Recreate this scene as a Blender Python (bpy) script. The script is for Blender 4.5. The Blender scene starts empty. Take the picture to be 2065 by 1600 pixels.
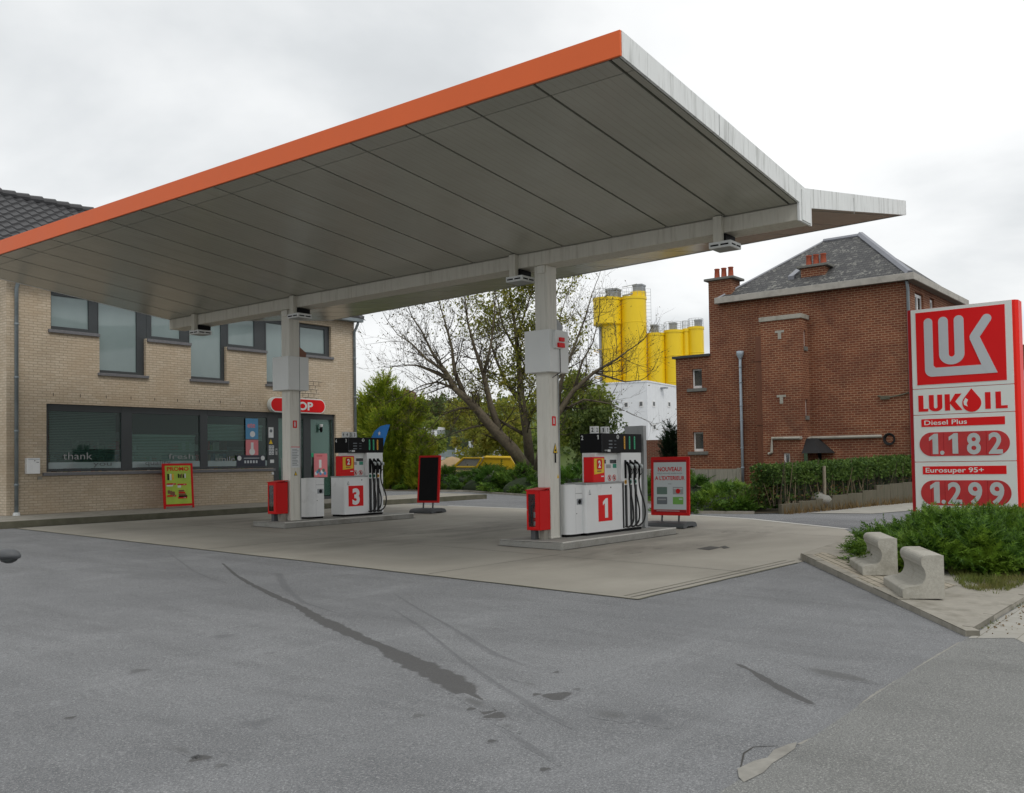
import bpy, bmesh, math, random
from mathutils import Vector, Matrix
R = math.radians
random.seed(7)
S = bpy.context.scene
COL = S.collection

# ---------------------------------------------------------------- camera
F, YAW, PITCH, ROLL, EYE, PX, PY, W0, H0 = 1910.8, R(36.786), R(1.744), R(-.977), 1.65, 1111.6, 874.6, 2065., 1600.
fw = Vector((math.cos(YAW)*math.cos(PITCH), math.sin(YAW)*math.cos(PITCH), math.sin(PITCH)))
rt = Vector((math.sin(YAW), -math.cos(YAW), 0)); up = rt.cross(fw)
rt2 = rt*math.cos(ROLL)+up*math.sin(ROLL); up2 = -rt*math.sin(ROLL)+up*math.cos(ROLL)
cd = bpy.data.cameras.new('camera'); co = bpy.data.objects.new('camera', cd); COL.objects.link(co)
co.matrix_world = Matrix(((rt2.x, up2.x, -fw.x, 0), (rt2.y, up2.y, -fw.y, 0), (rt2.z, up2.z, -fw.z, EYE), (0, 0, 0, 1)))
cd.sensor_fit = 'HORIZONTAL'; cd.sensor_width = 36; cd.lens = 36*F/W0
cd.shift_x = -(PX-W0/2)/W0; cd.shift_y = (PY-H0/2)/W0
cd.clip_start = .1; cd.clip_end = 6000
S.camera = co

GB = .02                                    # the forecourt rises gently towards the shop
def gz(y): return GB*(max(-8, min(30, y))-2.2)
def ray(u, v): return rt2*((u-PX)/F) - up2*((v-PY)/F) + fw
EYEV = Vector((0, 0, EYE))
def G(u, v, dz=0.):                         # survey helpers: where a sight line meets the ground, or an upright plane
    d = ray(u, v); t = (dz-GB*2.2-EYE)/(d.z-GB*d.y); return EYEV+d*t
def OX(u, v, x): d = ray(u, v); return EYEV+d*(x/d.x)
def OY(u, v, y): d = ray(u, v); return EYEV+d*(y/d.y)
def AT(u, v, depth): return EYEV+ray(u, v)*depth

# ---------------------------------------------------------------- mesh builder
class MB:
    def __init__(s): s.v = []; s.f = []; s.m = []
    def add(s, vs, fs, m=0):
        o = len(s.v); s.v += [tuple(p) for p in vs]; s.f += [tuple(i+o for i in f) for f in fs]; s.m += [m]*len(fs); return s
    def box(s, a, b, m=0, M=None):
        x0, y0, z0 = a; x1, y1, z1 = b
        x0, x1 = min(x0, x1), max(x0, x1); y0, y1 = min(y0, y1), max(y0, y1); z0, z1 = min(z0, z1), max(z0, z1)
        vs = [Vector(p) for p in ((x0,y0,z0),(x1,y0,z0),(x1,y1,z0),(x0,y1,z0),(x0,y0,z1),(x1,y0,z1),(x1,y1,z1),(x0,y1,z1))]
        if M: vs = [M@p for p in vs]
        return s.add(vs, [(3,2,1,0),(4,5,6,7),(0,1,5,4),(1,2,6,5),(2,3,7,6),(3,0,4,7)], m)
    def hexa(s, p, m=0):                     # eight corners, bottom four ccw then top four
        return s.add(p, [(3,2,1,0),(4,5,6,7),(0,1,5,4),(1,2,6,5),(2,3,7,6),(3,0,4,7)], m)
    def prism(s, pts, d, m=0, M=None, mcap=None):         # planar polygon pushed along d
        n = len(pts); d = Vector(d); a = [Vector(p) for p in pts]; vs = a+[p+d for p in a]
        if M: vs = [M@p for p in vs]
        s.add(vs, [(i, (i+1) % n, n+(i+1) % n, n+i) for i in range(n)], m)
        return s.add(vs, [tuple(reversed(range(n))), tuple(range(n, 2*n))], m if mcap is None else mcap)
    def tube(s, pts, rs, n=8, m=0, caps=True):
        pts = [Vector(p) for p in pts]
        if not hasattr(rs, '__len__'): rs = [rs]*len(pts)
        k = len(pts); vs = []; prev = None
        for i, p in enumerate(pts):
            t = (pts[min(i+1, k-1)]-pts[max(i-1, 0)])
            t = t.normalized() if t.length > 1e-9 else Vector((0, 0, 1))
            if prev is None:
                a = t.cross(Vector((0, 0, 1)) if abs(t.z) < .9 else Vector((1, 0, 0))).normalized()
            else:
                a = prev-t*prev.dot(t)
                a = a.normalized() if a.length > 1e-6 else t.orthogonal().normalized()
            prev = a; b = t.cross(a)
            for j in range(n):
                q = 2*math.pi*j/n; vs.append(p+(a*math.cos(q)+b*math.sin(q))*rs[i])
        fs = [(i*n+j, i*n+(j+1) % n, (i+1)*n+(j+1) % n, (i+1)*n+j) for i in range(k-1) for j in range(n)]
        if caps: fs += [tuple(reversed(range(n))), tuple(range((k-1)*n, k*n))]
        return s.add(vs, fs, m)
    def cyl(s, a, b, r, r2=None, n=16, m=0): return s.tube([a, b], [r, r if r2 is None else r2], n, m)
    def lathe(s, c, prof, n=24, m=0, a0=0, a1=2*math.pi):
        c = Vector(c); full = abs(a1-a0-2*math.pi) < 1e-6; vs = []; nn = n if full else n+1
        for r, z in prof:
            for j in range(nn):
                q = a0+(a1-a0)*j/n; vs.append(c+Vector((r*math.cos(q), r*math.sin(q), z)))
        fs = [(i*nn+j, i*nn+(j+1) % nn, (i+1)*nn+(j+1) % nn, (i+1)*nn+j) for i in range(len(prof)-1) for j in range(n)]
        return s.add(vs, fs, m)
    def mesh(s, name, mats, smooth=False):
        me = bpy.data.meshes.new(name); me.from_pydata(s.v, [], s.f)
        for q in (mats if isinstance(mats, (list, tuple)) else [mats]): me.materials.append(q)
        if len(me.polygons) == len(s.m): me.polygons.foreach_set('material_index', s.m)
        if smooth: me.polygons.foreach_set('use_smooth', [True]*len(me.polygons))
        me.update(); return me
    def build(s, name, mats, parent=None, smooth=False, bevel=0, at=None, fixn=False):
        me = s.mesh(name, mats, smooth)
        if fixn:
            b = bmesh.new(); b.from_mesh(me); bmesh.ops.recalc_face_normals(b, faces=b.faces); b.to_mesh(me); b.free()
        o = bpy.data.objects.new(name, me); COL.objects.link(o)
        if parent:
            o.parent = parent
            if at is None: o.matrix_parent_inverse = Matrix.Translation(-wloc(parent))
        if at is not None: o.location = at
        if bevel:
            md = o.modifiers.new('bevel', 'BEVEL'); md.width = bevel; md.segments = 2; md.limit_method = 'ANGLE'; md.angle_limit = R(40)
            md.harden_normals = False
        return o
def wloc(o):
    p = Vector(o.location)
    # parents are only ever translated (parent inverse keeps children in world coordinates)
    if o.parent and o.get('_w') is None: return Vector((0, 0, 0)) if o.type == 'MESH' else p
    return p
def thing(name, label, cat, loc=(0, 0, 0), group=None, kind=None):
    o = bpy.data.objects.new(name, None); COL.objects.link(o); o.location = loc; o.empty_display_size = .1
    return tag(o, label, cat, group, kind)
def tag(o, label=None, cat=None, group=None, kind=None):
    if label: o['label'] = label
    if cat: o['category'] = cat
    if group: o['group'] = group
    if kind: o['kind'] = kind
    return o
def struct(o): o['kind'] = 'structure'; return o
def stuff(o, label, cat): return tag(o, label, cat, None, 'stuff')

# flat 2-D shapes laid on a panel: M maps (across, up, out) to the world
def panel(o, ax, ay):
    ax = Vector(ax).normalized(); ay = Vector(ay).normalized(); az = ax.cross(ay)
    return Matrix(((ax.x, ay.x, az.x, o[0]), (ax.y, ay.y, az.y, o[1]), (ax.z, ay.z, az.z, o[2]), (0, 0, 0, 1)))
def flat(mb, pts, z0, z1, M, m=0): mb.prism([(x, y, z0) for x, y in pts], (0, 0, z1-z0), m, M)
def rect(mb, x0, y0, x1, y1, z0, z1, M, m=0): flat(mb, [(x0, y0), (x1, y0), (x1, y1), (x0, y1)], z0, z1, M, m)
def disc(mb, x, y, r, z0, z1, M, m=0, n=24, ry=None):
    flat(mb, [(x+r*math.cos(2*math.pi*i/n), y+(ry or r)*math.sin(2*math.pi*i/n)) for i in range(n)], z0, z1, M, m)
def pill(mb, x0, y0, x1, y1, z0, z1, M, m=0, n=12):
    w, h = x1-x0, y1-y0; r = min(w, h)/2; pts = []
    for cx, cy, q in ((x1-r, y1-r, 0), (x0+r, y1-r, 1), (x0+r, y0+r, 2), (x1-r, y0+r, 3)):
        for i in range(n+1):
            a = (q+i/n)*math.pi/2; pts.append((cx+r*math.cos(a), cy+r*math.sin(a)))
    flat(mb, pts, z0, z1, M, m)
def rrect(mb, x0, y0, x1, y1, r, z0, z1, M, m=0, n=6):
    pts = []
    for cx, cy, q in ((x1-r, y1-r, 0), (x0+r, y1-r, 1), (x0+r, y0+r, 2), (x1-r, y0+r, 3)):
        for i in range(n+1):
            a = (q+i/n)*math.pi/2; pts.append((cx+r*math.cos(a), cy+r*math.sin(a)))
    flat(mb, pts, z0, z1, M, m)
_tc = {}
def text(mb, s, x, y, h, z, M, m=0, bold=0., align='LEFT', sx=1., depth=.001, fit=None):
    key = (s, bold)
    if s == '1':                                 # a plain grotesque 1 with its flag
        e = .02; pts = [(.2-e, 0), (.37+e, 0), (.37+e, .73), (.25, .73), (.05, .6), (.05, .47), (.2-e, .55)]
        _tc[key] = ([(x, y, 0) for x, y in pts], [(0, 1, 2, 6), (2, 3, 6), (3, 4, 5, 6)])
    if key not in _tc:
        cu = bpy.data.curves.new('lettering', 'FONT'); cu.body = s; cu.size = 1; cu.offset = bold; cu.resolution_u = 4
        ob = bpy.data.objects.new('lettering', cu); COL.objects.link(ob)
        bpy.context.view_layer.update()
        me = bpy.data.meshes.new_from_object(ob.evaluated_get(bpy.context.evaluated_depsgraph_get()))
        _tc[key] = ([tuple(v.co) for v in me.vertices], [tuple(p.vertices) for p in me.polygons])
        bpy.data.objects.remove(ob); bpy.data.curves.remove(cu); bpy.data.meshes.remove(me)
    vs, fs = _tc[key]
    if not vs: return
    x0 = min(v[0] for v in vs); x1 = max(v[0] for v in vs)
    k = h/.73; 
    if fit: sx = fit/((x1-x0)*k)
    off = {'LEFT': -x0, 'CENTER': -(x0+x1)/2, 'RIGHT': -x1}[align]
    mb.add([M@Vector((x+(vx+off)*k*sx, y+vy*k, z+depth)) for vx, vy, _ in vs], fs, m)
def stroke(mb, pts, w, z0, z1, M, m=0, caps=(True, True), n=8):
    for i, (a, b) in enumerate(zip(pts, pts[1:])):
        a = Vector(a); b = Vector(b); t = (b-a).normalized(); nn = Vector((-t.y, t.x)); p = []
        for k in range(n+1):
            q = -math.pi/2+math.pi*k/n; p.append(b+(t*math.cos(q)+nn*math.sin(q))*w/2)
        for k in range(n+1):
            q = math.pi/2+math.pi*k/n; p.append(a+(t*math.cos(q)+nn*math.sin(q))*w/2)
        flat(mb, p, z0, z1+.0004*(i+1), M, m)

# ---------------------------------------------------------------- materials
def nt(name):
    m = bpy.data.materials.new(name); m.use_nodes = True; t = m.node_tree; b = t.nodes['Principled BSDF']; return m, t, b
def N(t, k, **kw):
    n = t.nodes.new(k)
    for a, v in kw.items():
        if a.startswith('i_'):
            s = a[2:]; n.inputs[int(s) if s.isdigit() else s.replace('_', ' ')].default_value = v
        else: setattr(n, a, v)
    return n
def L(t, a, b): t.links.new(a, b)
def c4(c): return (c[0], c[1], c[2], 1)
def pos(t): return N(t, 'ShaderNodeNewGeometry').outputs['Position']
def noise(t, vec, scale, detail=4, rough=.55, dist=0):
    n = N(t, 'ShaderNodeTexNoise'); n.inputs['Scale'].default_value = scale; n.inputs['Detail'].default_value = detail
    n.inputs['Roughness'].default_value = rough; n.inputs['Distortion'].default_value = dist
    if vec is not None: L(t, vec, n.inputs['Vector'])
    return n.outputs['Fac']
def ramp(t, fac, stops):
    r = N(t, 'ShaderNodeValToRGB'); e = r.color_ramp.elements
    while len(e) < len(stops): e.new(.5)
    for el, (p, c) in zip(e, stops): el.position = p; el.color = c4(c) if hasattr(c, '__len__') else (c, c, c, 1)
    L(t, fac, r.inputs['Fac']); return r.outputs['Color']
def mixc(t, fac, a, b, mode='MIX'):
    n = N(t, 'ShaderNodeMix', data_type='RGBA', blend_type=mode)
    for k, v in ((0, fac), (6, a), (7, b)):
        if hasattr(v, 'links') or hasattr(v, 'is_linked'): L(t, v, n.inputs[k])
        else: n.inputs[k].default_value = v if k == 0 else c4(v)
    return n.outputs[2]
def math_(t, op, a, b=None, c=None):
    n = N(t, 'ShaderNodeMath', operation=op)
    for i, v in enumerate((a, b, c)):
        if v is None: continue
        if hasattr(v, 'is_linked'): L(t, v, n.inputs[i])
        else: n.inputs[i].default_value = v
    return n.outputs[0]
def mapv(t, vec, scale=(1, 1, 1), rot=(0, 0, 0), loc=(0, 0, 0)):
    n = N(t, 'ShaderNodeMapping'); n.inputs['Scale'].default_value = scale; n.inputs['Rotation'].default_value = rot; n.inputs['Location'].default_value = loc
    L(t, vec, n.inputs['Vector']); return n.outputs['Vector']
def bump(t, b, h, strength=.3, dist=.01):
    n = N(t, 'ShaderNodeBump'); n.inputs['Strength'].default_value = strength; n.inputs['Distance'].default_value = dist
    L(t, h, n.inputs['Height']); L(t, n.outputs['Normal'], b.inputs['Normal'])
def plain(name, c, rough=.5, metal=0., var=.12, scale=6., dirt=None, streak=False, bumpy=0):
    m, t, b = nt(name); p = pos(t)
    if streak: p2 = mapv(t, p, (9, 9, .7))
    else: p2 = p
    f = noise(t, p2, scale, 5, .6)
    col = mixc(t, f, tuple(x*(1-var*1.6) for x in c), tuple(min(1, x*(1+var)) for x in c))
    if dirt:
        g = noise(t, mapv(t, p, (6, 6, .5)) if streak else p, 2.3, 6, .65)
        g = ramp(t, g, [(.5, 0.), (.78, 1.)])
        col = mixc(t, g, col, dirt)
    L(t, col, b.inputs['Base Color']); b.inputs['Roughness'].default_value = rough; b.inputs['Metallic'].default_value = metal
    rr = math_(t, 'MULTIPLY_ADD', f, .2, rough-.1); L(t, rr, b.inputs['Roughness'])
    if bumpy: bump(t, b, noise(t, p, 60, 4), bumpy, .004)
    return m
def wallvec(t):                              # (along the wall, height) whichever way an upright wall runs
    g = N(t, 'ShaderNodeNewGeometry'); s = N(t, 'ShaderNodeSeparateXYZ'); L(t, g.outputs['Position'], s.inputs[0])
    nn = N(t, 'ShaderNodeSeparateXYZ'); L(t, g.outputs['True Normal'], nn.inputs[0])
    ax = math_(t, 'ABSOLUTE', nn.outputs[0]); ay = math_(t, 'ABSOLUTE', nn.outputs[1])
    k = math_(t, 'GREATER_THAN', ax, ay)
    u = math_(t, 'ADD', math_(t, 'MULTIPLY', k, s.outputs[1]), math_(t, 'MULTIPLY', math_(t, 'SUBTRACT', 1., k), s.outputs[0]))
    c = N(t, 'ShaderNodeCombineXYZ'); L(t, u, c.inputs[0]); L(t, s.outputs[2], c.inputs[1]); return c.outputs[0], g.outputs['Position']
def brick(name, c1, c2, mortar, bw=.2, bh=.065, ms=.01, dirt=(.1, .08, .06), dk=.5, rough=.85, tint=None, msmooth=.1):
    m, t, b = nt(name); v, p = wallvec(t)
    n = N(t, 'ShaderNodeTexBrick'); n.offset = .5; n.squash = 1
    n.inputs['Scale'].default_value = 1; n.inputs['Brick Width'].default_value = bw; n.inputs['Row Height'].default_value = bh
    n.inputs['Mortar Size'].default_value = ms; n.inputs['Mortar Smooth'].default_value = msmooth; n.inputs['Bias'].default_value = 0
    for k, c in (('Color1', c1), ('Color2', c2), ('Mortar', mortar)): n.inputs[k].default_value = c4(c)
    L(t, v, n.inputs['Vector'])
    col = n.outputs['Color']
    big = noise(t, p, .55, 6, .65, .4); fine = noise(t, p, 22, 3, .6)
    col = mixc(t, math_(t, 'MULTIPLY', ramp(t, fine, [(.3, 0.), (.75, 1.)]), .35), col, tuple(x*.55 for x in c1))
    if tint: col = mixc(t, ramp(t, noise(t, p, .9, 5, .7, .6), [(.42, 0.), (.68, .55)]), col, tint)
    col = mixc(t, ramp(t, big, [(.5, 0.), (.85, dk)]), col, dirt)
    L(t, col, b.inputs['Base Color']); b.inputs['Roughness'].default_value = rough; b.inputs['Specular IOR Level'].default_value = .25
    h = math_(t, 'ADD', math_(t, 'MULTIPLY', n.outputs['Fac'], -1.), math_(t, 'MULTIPLY', fine, .4)); bump(t, b, h, .6, .012)
    return m
def leafmat(name, a, c, trans=.35, rough=.6, yel=None):
    m, t, b = nt(name); g = N(t, 'ShaderNodeNewGeometry')
    r = g.outputs['Random Per Island']
    n1 = noise(t, g.outputs['Position'], 1.1, 3, .6)
    col = mixc(t, r, a, c)
    if yel: col = mixc(t, ramp(t, n1, [(.48, 0.), (.72, .8)]), col, yel)
    L(t, col, b.inputs['Base Color']); b.inputs['Roughness'].default_value = rough; b.inputs['Specular IOR Level'].default_value = .25
    tr = N(t, 'ShaderNodeBsdfTranslucent'); L(t, col, tr.inputs['Color'])
    mx = N(t, 'ShaderNodeMixShader'); mx.inputs[0].default_value = trans
    L(t, b.outputs[0], mx.inputs[1]); L(t, tr.outputs[0], mx.inputs[2]); L(t, mx.outputs[0], t.nodes['Material Output'].inputs[0])
    return m
# ---------------------------------------------------------------- palette
M = {}
def ground_mat(name, base, dark, light, speck=.5, warm=None, rough=.9, big=.35, stain=None):
    m, t, b = nt(name); p = pos(t)
    f0 = noise(t, p, 75, 2, .9); f1 = noise(t, p, 210, 2, .8); f2 = noise(t, p, 28, 5, .75); f3 = noise(t, p, big, 7, .65, .5); f4 = noise(t, mapv(t, p, (1, .3, 1), (0, 0, R(35))), 1.5, 6, .7, .3)
    col = mixc(t, ramp(t, f3, [(.32, 0.), (.66, 1.)]), dark, base)
    col = mixc(t, math_(t, 'MULTIPLY', ramp(t, f4, [(.46, 0.), (.7, 1.)]), .6), col, tuple(x*.66 for x in dark))
    f5 = noise(t, mapv(t, p, (.35, .9, 1), (0, 0, R(-20))), .9, 7, .7, .8)
    col = mixc(t, math_(t, 'MULTIPLY', ramp(t, f5, [(.52, 0.), (.7, 1.)]), .4), col, tuple(min(1, x*1.35) for x in base))
    f6 = noise(t, mapv(t, p, (.5, .12, 1), (0, 0, R(30))), 2.2, 4, .6, .2)
    col = mixc(t, math_(t, 'MULTIPLY', ramp(t, f6, [(.55, 0.), (.68, 1.)]), .35), col, tuple(x*.6 for x in dark))
    col = mixc(t, math_(t, 'MULTIPLY', ramp(t, f2, [(.3, 1.), (.62, 0.)]), .5), col, tuple(x*.7 for x in dark))
    col = mixc(t, math_(t, 'MULTIPLY', ramp(t, f0, [(.36, 1.), (.5, 0.)]), speck), col, tuple(x*.4 for x in dark))
    col = mixc(t, math_(t, 'MULTIPLY', ramp(t, f0, [(.56, 0.), (.66, 1.)]), speck), col, light)
    col = mixc(t, math_(t, 'MULTIPLY', ramp(t, f1, [(.62, 0.), (.7, 1.)]), .8), col, tuple(min(1, x*1.35) for x in light))
    vo = N(t, 'ShaderNodeTexVoronoi'); vo.inputs['Scale'].default_value = 1.25; vo.inputs['Randomness'].default_value = 1
    L(t, mapv(t, p, (1.1, 1.35, 1)), vo.inputs['Vector'])
    sp = math_(t, 'ADD', vo.outputs['Distance'], math_(t, 'MULTIPLY', f2, .13))
    vc = N(t, 'ShaderNodeSeparateColor'); L(t, vo.outputs['Color'], vc.inputs[0])
    k = math_(t, 'MULTIPLY', ramp(t, sp, [(.08, .6), (.15, 0.)]), math_(t, 'GREATER_THAN', vc.outputs[0], .55))
    col = mixc(t, k, col, tuple(x*.5 for x in dark))
    if stain:                                            # an old spill with a ragged, soaked-in edge
        at = N(t, 'ShaderNodeAttribute', attribute_name='cover'); ed = math_(t, 'ADD', math_(t, 'MULTIPLY_ADD', noise(t, p, 7, 4, .7), .9, -.45), math_(t, 'MULTIPLY_ADD', f2, .5, -.25))
        k = math_(t, 'ADD', at.outputs['Fac'], math_(t, 'MULTIPLY', ed, math_(t, 'MULTIPLY', at.outputs['Fac'], 1.3)))
        col = mixc(t, math_(t, 'MULTIPLY', ramp(t, k, [(stain[2], 0.), (stain[3], 1.)]), stain[1]), col, stain[0])
    L(t, col, b.inputs['Base Color']); b.inputs['Roughness'].default_value = rough; b.inputs['Specular IOR Level'].default_value = .25
    bump(t, b, math_(t, 'ADD', f0, f2), .45, .008); return m
M['asphalt'] = ground_mat('asphalt', (.222, .229, .236), (.165, .171, .178), (.42, .42, .42), .5)
_as = ('asphalt', (.222, .229, .236), (.165, .171, .178), (.42, .42, .42), .5)
M['stain'] = ground_mat('oil_stain', *_as[1:], stain=((.075, .074, .073), .85, .3, .55))
M['stain2'] = ground_mat('tyre_mark', *_as[1:], stain=((.11, .113, .118), .6, .1, .9))
M['stain3'] = ground_mat('damp_patch', *_as[1:], stain=((.098, .099, .098), .7, .2, .75))
M['asphalt2'] = ground_mat('pavement_asphalt', (.22, .224, .218), (.178, .182, .177), (.45, .45, .42), .5)
def concrete_slab():
    m, t, b = nt('forecourt_concrete'); p = pos(t)
    f1 = noise(t, p, 140, 3, .7); f3 = noise(t, p, .45, 6, .6, .6); f4 = noise(t, mapv(t, p, (.4, 1.1, 1)), 1.1, 6, .62, .4)
    col = mixc(t, ramp(t, f3, [(.3, 0.), (.7, 1.)]), (.25, .236, .2), (.345, .326, .28))
    # worn wheel tracks and spills beside the pumps
    s = N(t, 'ShaderNodeSeparateXYZ'); L(t, p, s.inputs[0])
    def band(c, w): return ramp(t, math_(t, 'DIVIDE', math_(t, 'ABSOLUTE', math_(t, 'SUBTRACT', s.outputs[1], c)), w), [(.15, 1.), (1., 0.)])
    xw = ramp(t, math_(t, 'DIVIDE', math_(t, 'ABSOLUTE', math_(t, 'SUBTRACT', s.outputs[0], 15.5)), 7.), [(.3, 1.), (1., 0.)])
    bb = math_(t, 'MULTIPLY', math_(t, 'MAXIMUM', math_(t, 'MAXIMUM', band(13.6, 2.6), band(8.6, 1.3)), band(19.6, 2.)), xw)
    k = math_(t, 'MULTIPLY', bb, ramp(t, f4, [(.38, 0.), (.66, 1.)]))
    col = mixc(t, math_(t, 'MULTIPLY', k, .75), col, (.1, .09, .075))
    k2 = math_(t, 'MULTIPLY', bb, ramp(t, noise(t, mapv(t, p, (.6, 1.5, 1)), 1.8, 5, .7), [(.6, 0.), (.68, 1.)]))
    col = mixc(t, math_(t, 'MULTIPLY', k2, .55), col, (.055, .05, .045))
    col = mixc(t, math_(t, 'MULTIPLY', ramp(t, f1, [(.3, 1.), (.55, 0.)]), .2), col, (.15, .14, .12))
    L(t, col, b.inputs['Base Color']); b.inputs['Roughness'].default_value = .8
    bump(t, b, f1, .2, .004); return m
M['slab'] = concrete_slab()
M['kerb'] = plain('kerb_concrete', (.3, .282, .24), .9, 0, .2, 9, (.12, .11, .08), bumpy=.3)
M['kerbface'] = plain('dark_kerb_face', (.19, .178, .145), .95, 0, .3, 7, (.08, .075, .055), bumpy=.3)  # darker tone for the upright sides of the wedge island's kerb
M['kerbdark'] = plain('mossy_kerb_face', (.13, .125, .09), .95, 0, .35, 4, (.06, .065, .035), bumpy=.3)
M['conc'] = plain('cast_concrete', (.4, .385, .335), .9, 0, .22, 30, (.2, .19, .15), bumpy=1.)
M['oldpanel'] = plain('mossy_concrete_panel', (.12, .108, .075), .95, 0, .4, 4, (.06, .065, .035), streak=True, bumpy=.4)
M['panelconc'] = plain('fence_concrete', (.3, .29, .24), .95, 0, .3, 3, (.09, .09, .07), streak=True, bumpy=.4)
M['granite'] = plain('island_kerb', (.3, .295, .27), .85, 0, .22, 40, (.15, .14, .12), bumpy=.3)
M['edge'] = plain('worn_kerb_edge', (.6, .59, .55), .8, 0, .2, 20)
M['seam'] = plain('joint_filler', (.05, .048, .043), .95)
M['drain'] = plain('cast_iron', (.06, .058, .052), .8, 0, .3, 24)
M['oldconc'] = plain('broken_concrete', (.27, .262, .235), .95, 0, .25, 12, (.16, .155, .14), bumpy=.8)
M['soil'] = plain('soil', (.09, .075, .05), 1, 0, .4, 6, (.16, .13, .08), bumpy=.8)
def soffit_mat():
    m, t, b = nt('soffit_metal'); p = pos(t); sp_ = N(t, 'ShaderNodeSeparateXYZ'); L(t, p, sp_.inputs[0])
    rib = math_(t, 'FRACT', math_(t, 'MULTIPLY', sp_.outputs[1], 9.5)); line_ = ramp(t, rib, [(0., .0), (.05, 1.), (.93, 1.), (1., .0)])
    col = mixc(t, noise(t, p, 1.2, 6, .6), (.34, .335, .285), (.45, .44, .375))
    col = mixc(t, ramp(t, noise(t, mapv(t, p, (.5, 5, 1)), 1.5, 6, .7), [(.5, 0.), (.8, .35)]), col, (.24, .225, .17))
    col = mixc(t, math_(t, 'MULTIPLY', math_(t, 'SUBTRACT', 1., line_), .28), col, (.1, .1, .08))
    gi = N(t, 'ShaderNodeNewGeometry'); col = mixc(t, math_(t, 'MULTIPLY', gi.outputs['Random Per Island'], .22), col, (.22, .215, .175))
    L(t, col, b.inputs['Base Color']); b.inputs['Roughness'].default_value = .27; bump(t, b, line_, .15, .004); return m
M['soffit'] = soffit_mat()
M['beam'] = plain('beam_paint', (.6, .575, .5), .55, 0, .1, 4, (.4, .37, .3), streak=True)
M['orange'] = plain('orange_fascia', (.76, .145, .042), .45, 0, .05, 1.2)
M['whitefascia'] = plain('weathered_white_fascia', (.76, .78, .77), .5, 0, .1, 3, (.34, .35, .33), streak=True)
M['white'] = plain('white_enamel', (.8, .81, .81), .3, 0, .05, 2)
M['whitebox'] = plain('white_box_paint', (.72, .735, .72), .45, 0, .06, 2)
M['column'] = plain('column_paint', (.7, .68, .61), .5, 0, .08, 2.5, (.52, .5, .43), streak=True)
M['greymetal'] = plain('grey_metal', (.33, .34, .34), .45, .2, .12, 6)
M['zinc'] = plain('zinc_pipe', (.24, .28, .3), .5, .25, .25, 5, (.12, .14, .14))
M['bluepipe'] = plain('blue_grey_pipe', (.36, .43, .49), .5, 0, .15, 5)
M['darkgrey'] = plain('dark_grey_plastic', (.075, .08, .085), .6, 0, .15, 8)
M['black'] = plain('black_plastic', (.005, .005, .006), .55, 0, .2, 8); M['black'].node_tree.nodes['Principled BSDF'].inputs['Specular IOR Level'].default_value = .15
M['blackgloss'] = plain('black_display', (.006, .006, .007), .14, 0, .1, 8)
M['rubber'] = plain('rubber', (.014, .014, .014), .7)
M['red'] = plain('red_paint', (.62, .01, .01), .45, 0, .06, 2)
M['darkred'] = plain('dark_red_paint', (.34, .012, .016), .4, 0, .06, 2)
M['signred'] = plain('sign_red', (.74, .01, .012), .4, 0, .04, 1)
M['pyred'] = plain('pylon_red_metal', (.82, .022, .012), .4, 0, .05, 1)
for k_ in ('orange', 'red', 'darkred', 'signred', 'pyred'): M[k_].node_tree.nodes['Principled BSDF'].inputs['Specular IOR Level'].default_value = .18
M['signwhite'] = plain('sign_white', (.74, .78, .75), .35, 0, .04, 1.5)
M['signgrey'] = plain('sign_silver', (.52, .55, .58), .4, 0, .05, 2)
M['digit'] = plain('digit_grey', (.52, .56, .56), .5)
M['digitred'] = plain('counter_red', (.56, .02, .022), .35, 0, .3, 2.2)
M['yellow'] = plain('yellow_paint', (.8, .53, .01), .45)
M['green'] = plain('green_label', (.02, .42, .2), .4)
M['greendk'] = plain('green_screen', (.01, .25, .16), .3)
M['amber'] = plain('amber_label', (.8, .4, .01), .4)
M['silo'] = plain('silo_yellow', (.86, .6, .008), .45, 0, .06, .5)
M['silodk'] = plain('silo_shadow_seam', (.6, .38, .005), .5)
M['galv'] = plain('galvanised', (.33, .35, .37), .5, .4, .2, 3)
M['sheet'] = plain('white_cladding', (.76, .78, .8), .5, 0, .04, 2)
M['anthra'] = plain('anthracite_frame', (.045, .052, .056), .45, 0, .15, 5)
M['bluestone'] = plain('bluestone_sill', (.17, .17, .18), .7, 0, .25, 14)
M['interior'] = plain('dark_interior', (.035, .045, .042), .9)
M['blindlit'] = plain('lit_blind_slats', (.66, .74, .72), .6, 0, .08, 2)  # lit copy of the slats: brightness of two windows put into colour
M['blind'] = plain('blind_slats', (.27, .34, .32), .6, 0, .08, 2)
M['shutter'] = plain('roller_shutter', (.62, .68, .67), .5, 0, .08, 2)
M['shade_inner'] = plain('inner_shade', (.02, .035, .012), 1, 0, .4, 9)  # for hulls inside shrubs and hedge, their inner shade put into the colour
M['awning'] = plain('black_roof_felt', (.012, .012, .013), .85, 0, .3, 6)
M['wood'] = plain('weathered_wood', (.26, .23, .17), .9, 0, .3, 20)
M['terracotta'] = plain('terracotta_pot', (.34, .075, .035), .85, 0, .35, 9)
M['gutterconc'] = plain('gutter_fascia', (.42, .4, .36), .8, 0, .2, 5, (.24, .23, .2))
M['soffitdk'] = plain('eaves_board', (.16, .13, .1), .9)
M['upvc'] = plain('white_window_frame', (.78, .78, .77), .4)
M['lead'] = plain('lead_flashing', (.25, .26, .29), .5, .1, .12, 3)
M['stonegrey'] = plain('stone_sill', (.17, .17, .155), .9, 0, .2, 10)
M['blue'] = plain('flag_blue', (.02, .2, .62), .6)
M['pink'] = plain('poster_pink', (.66, .2, .22), .5, 0, .1, 3)
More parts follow.
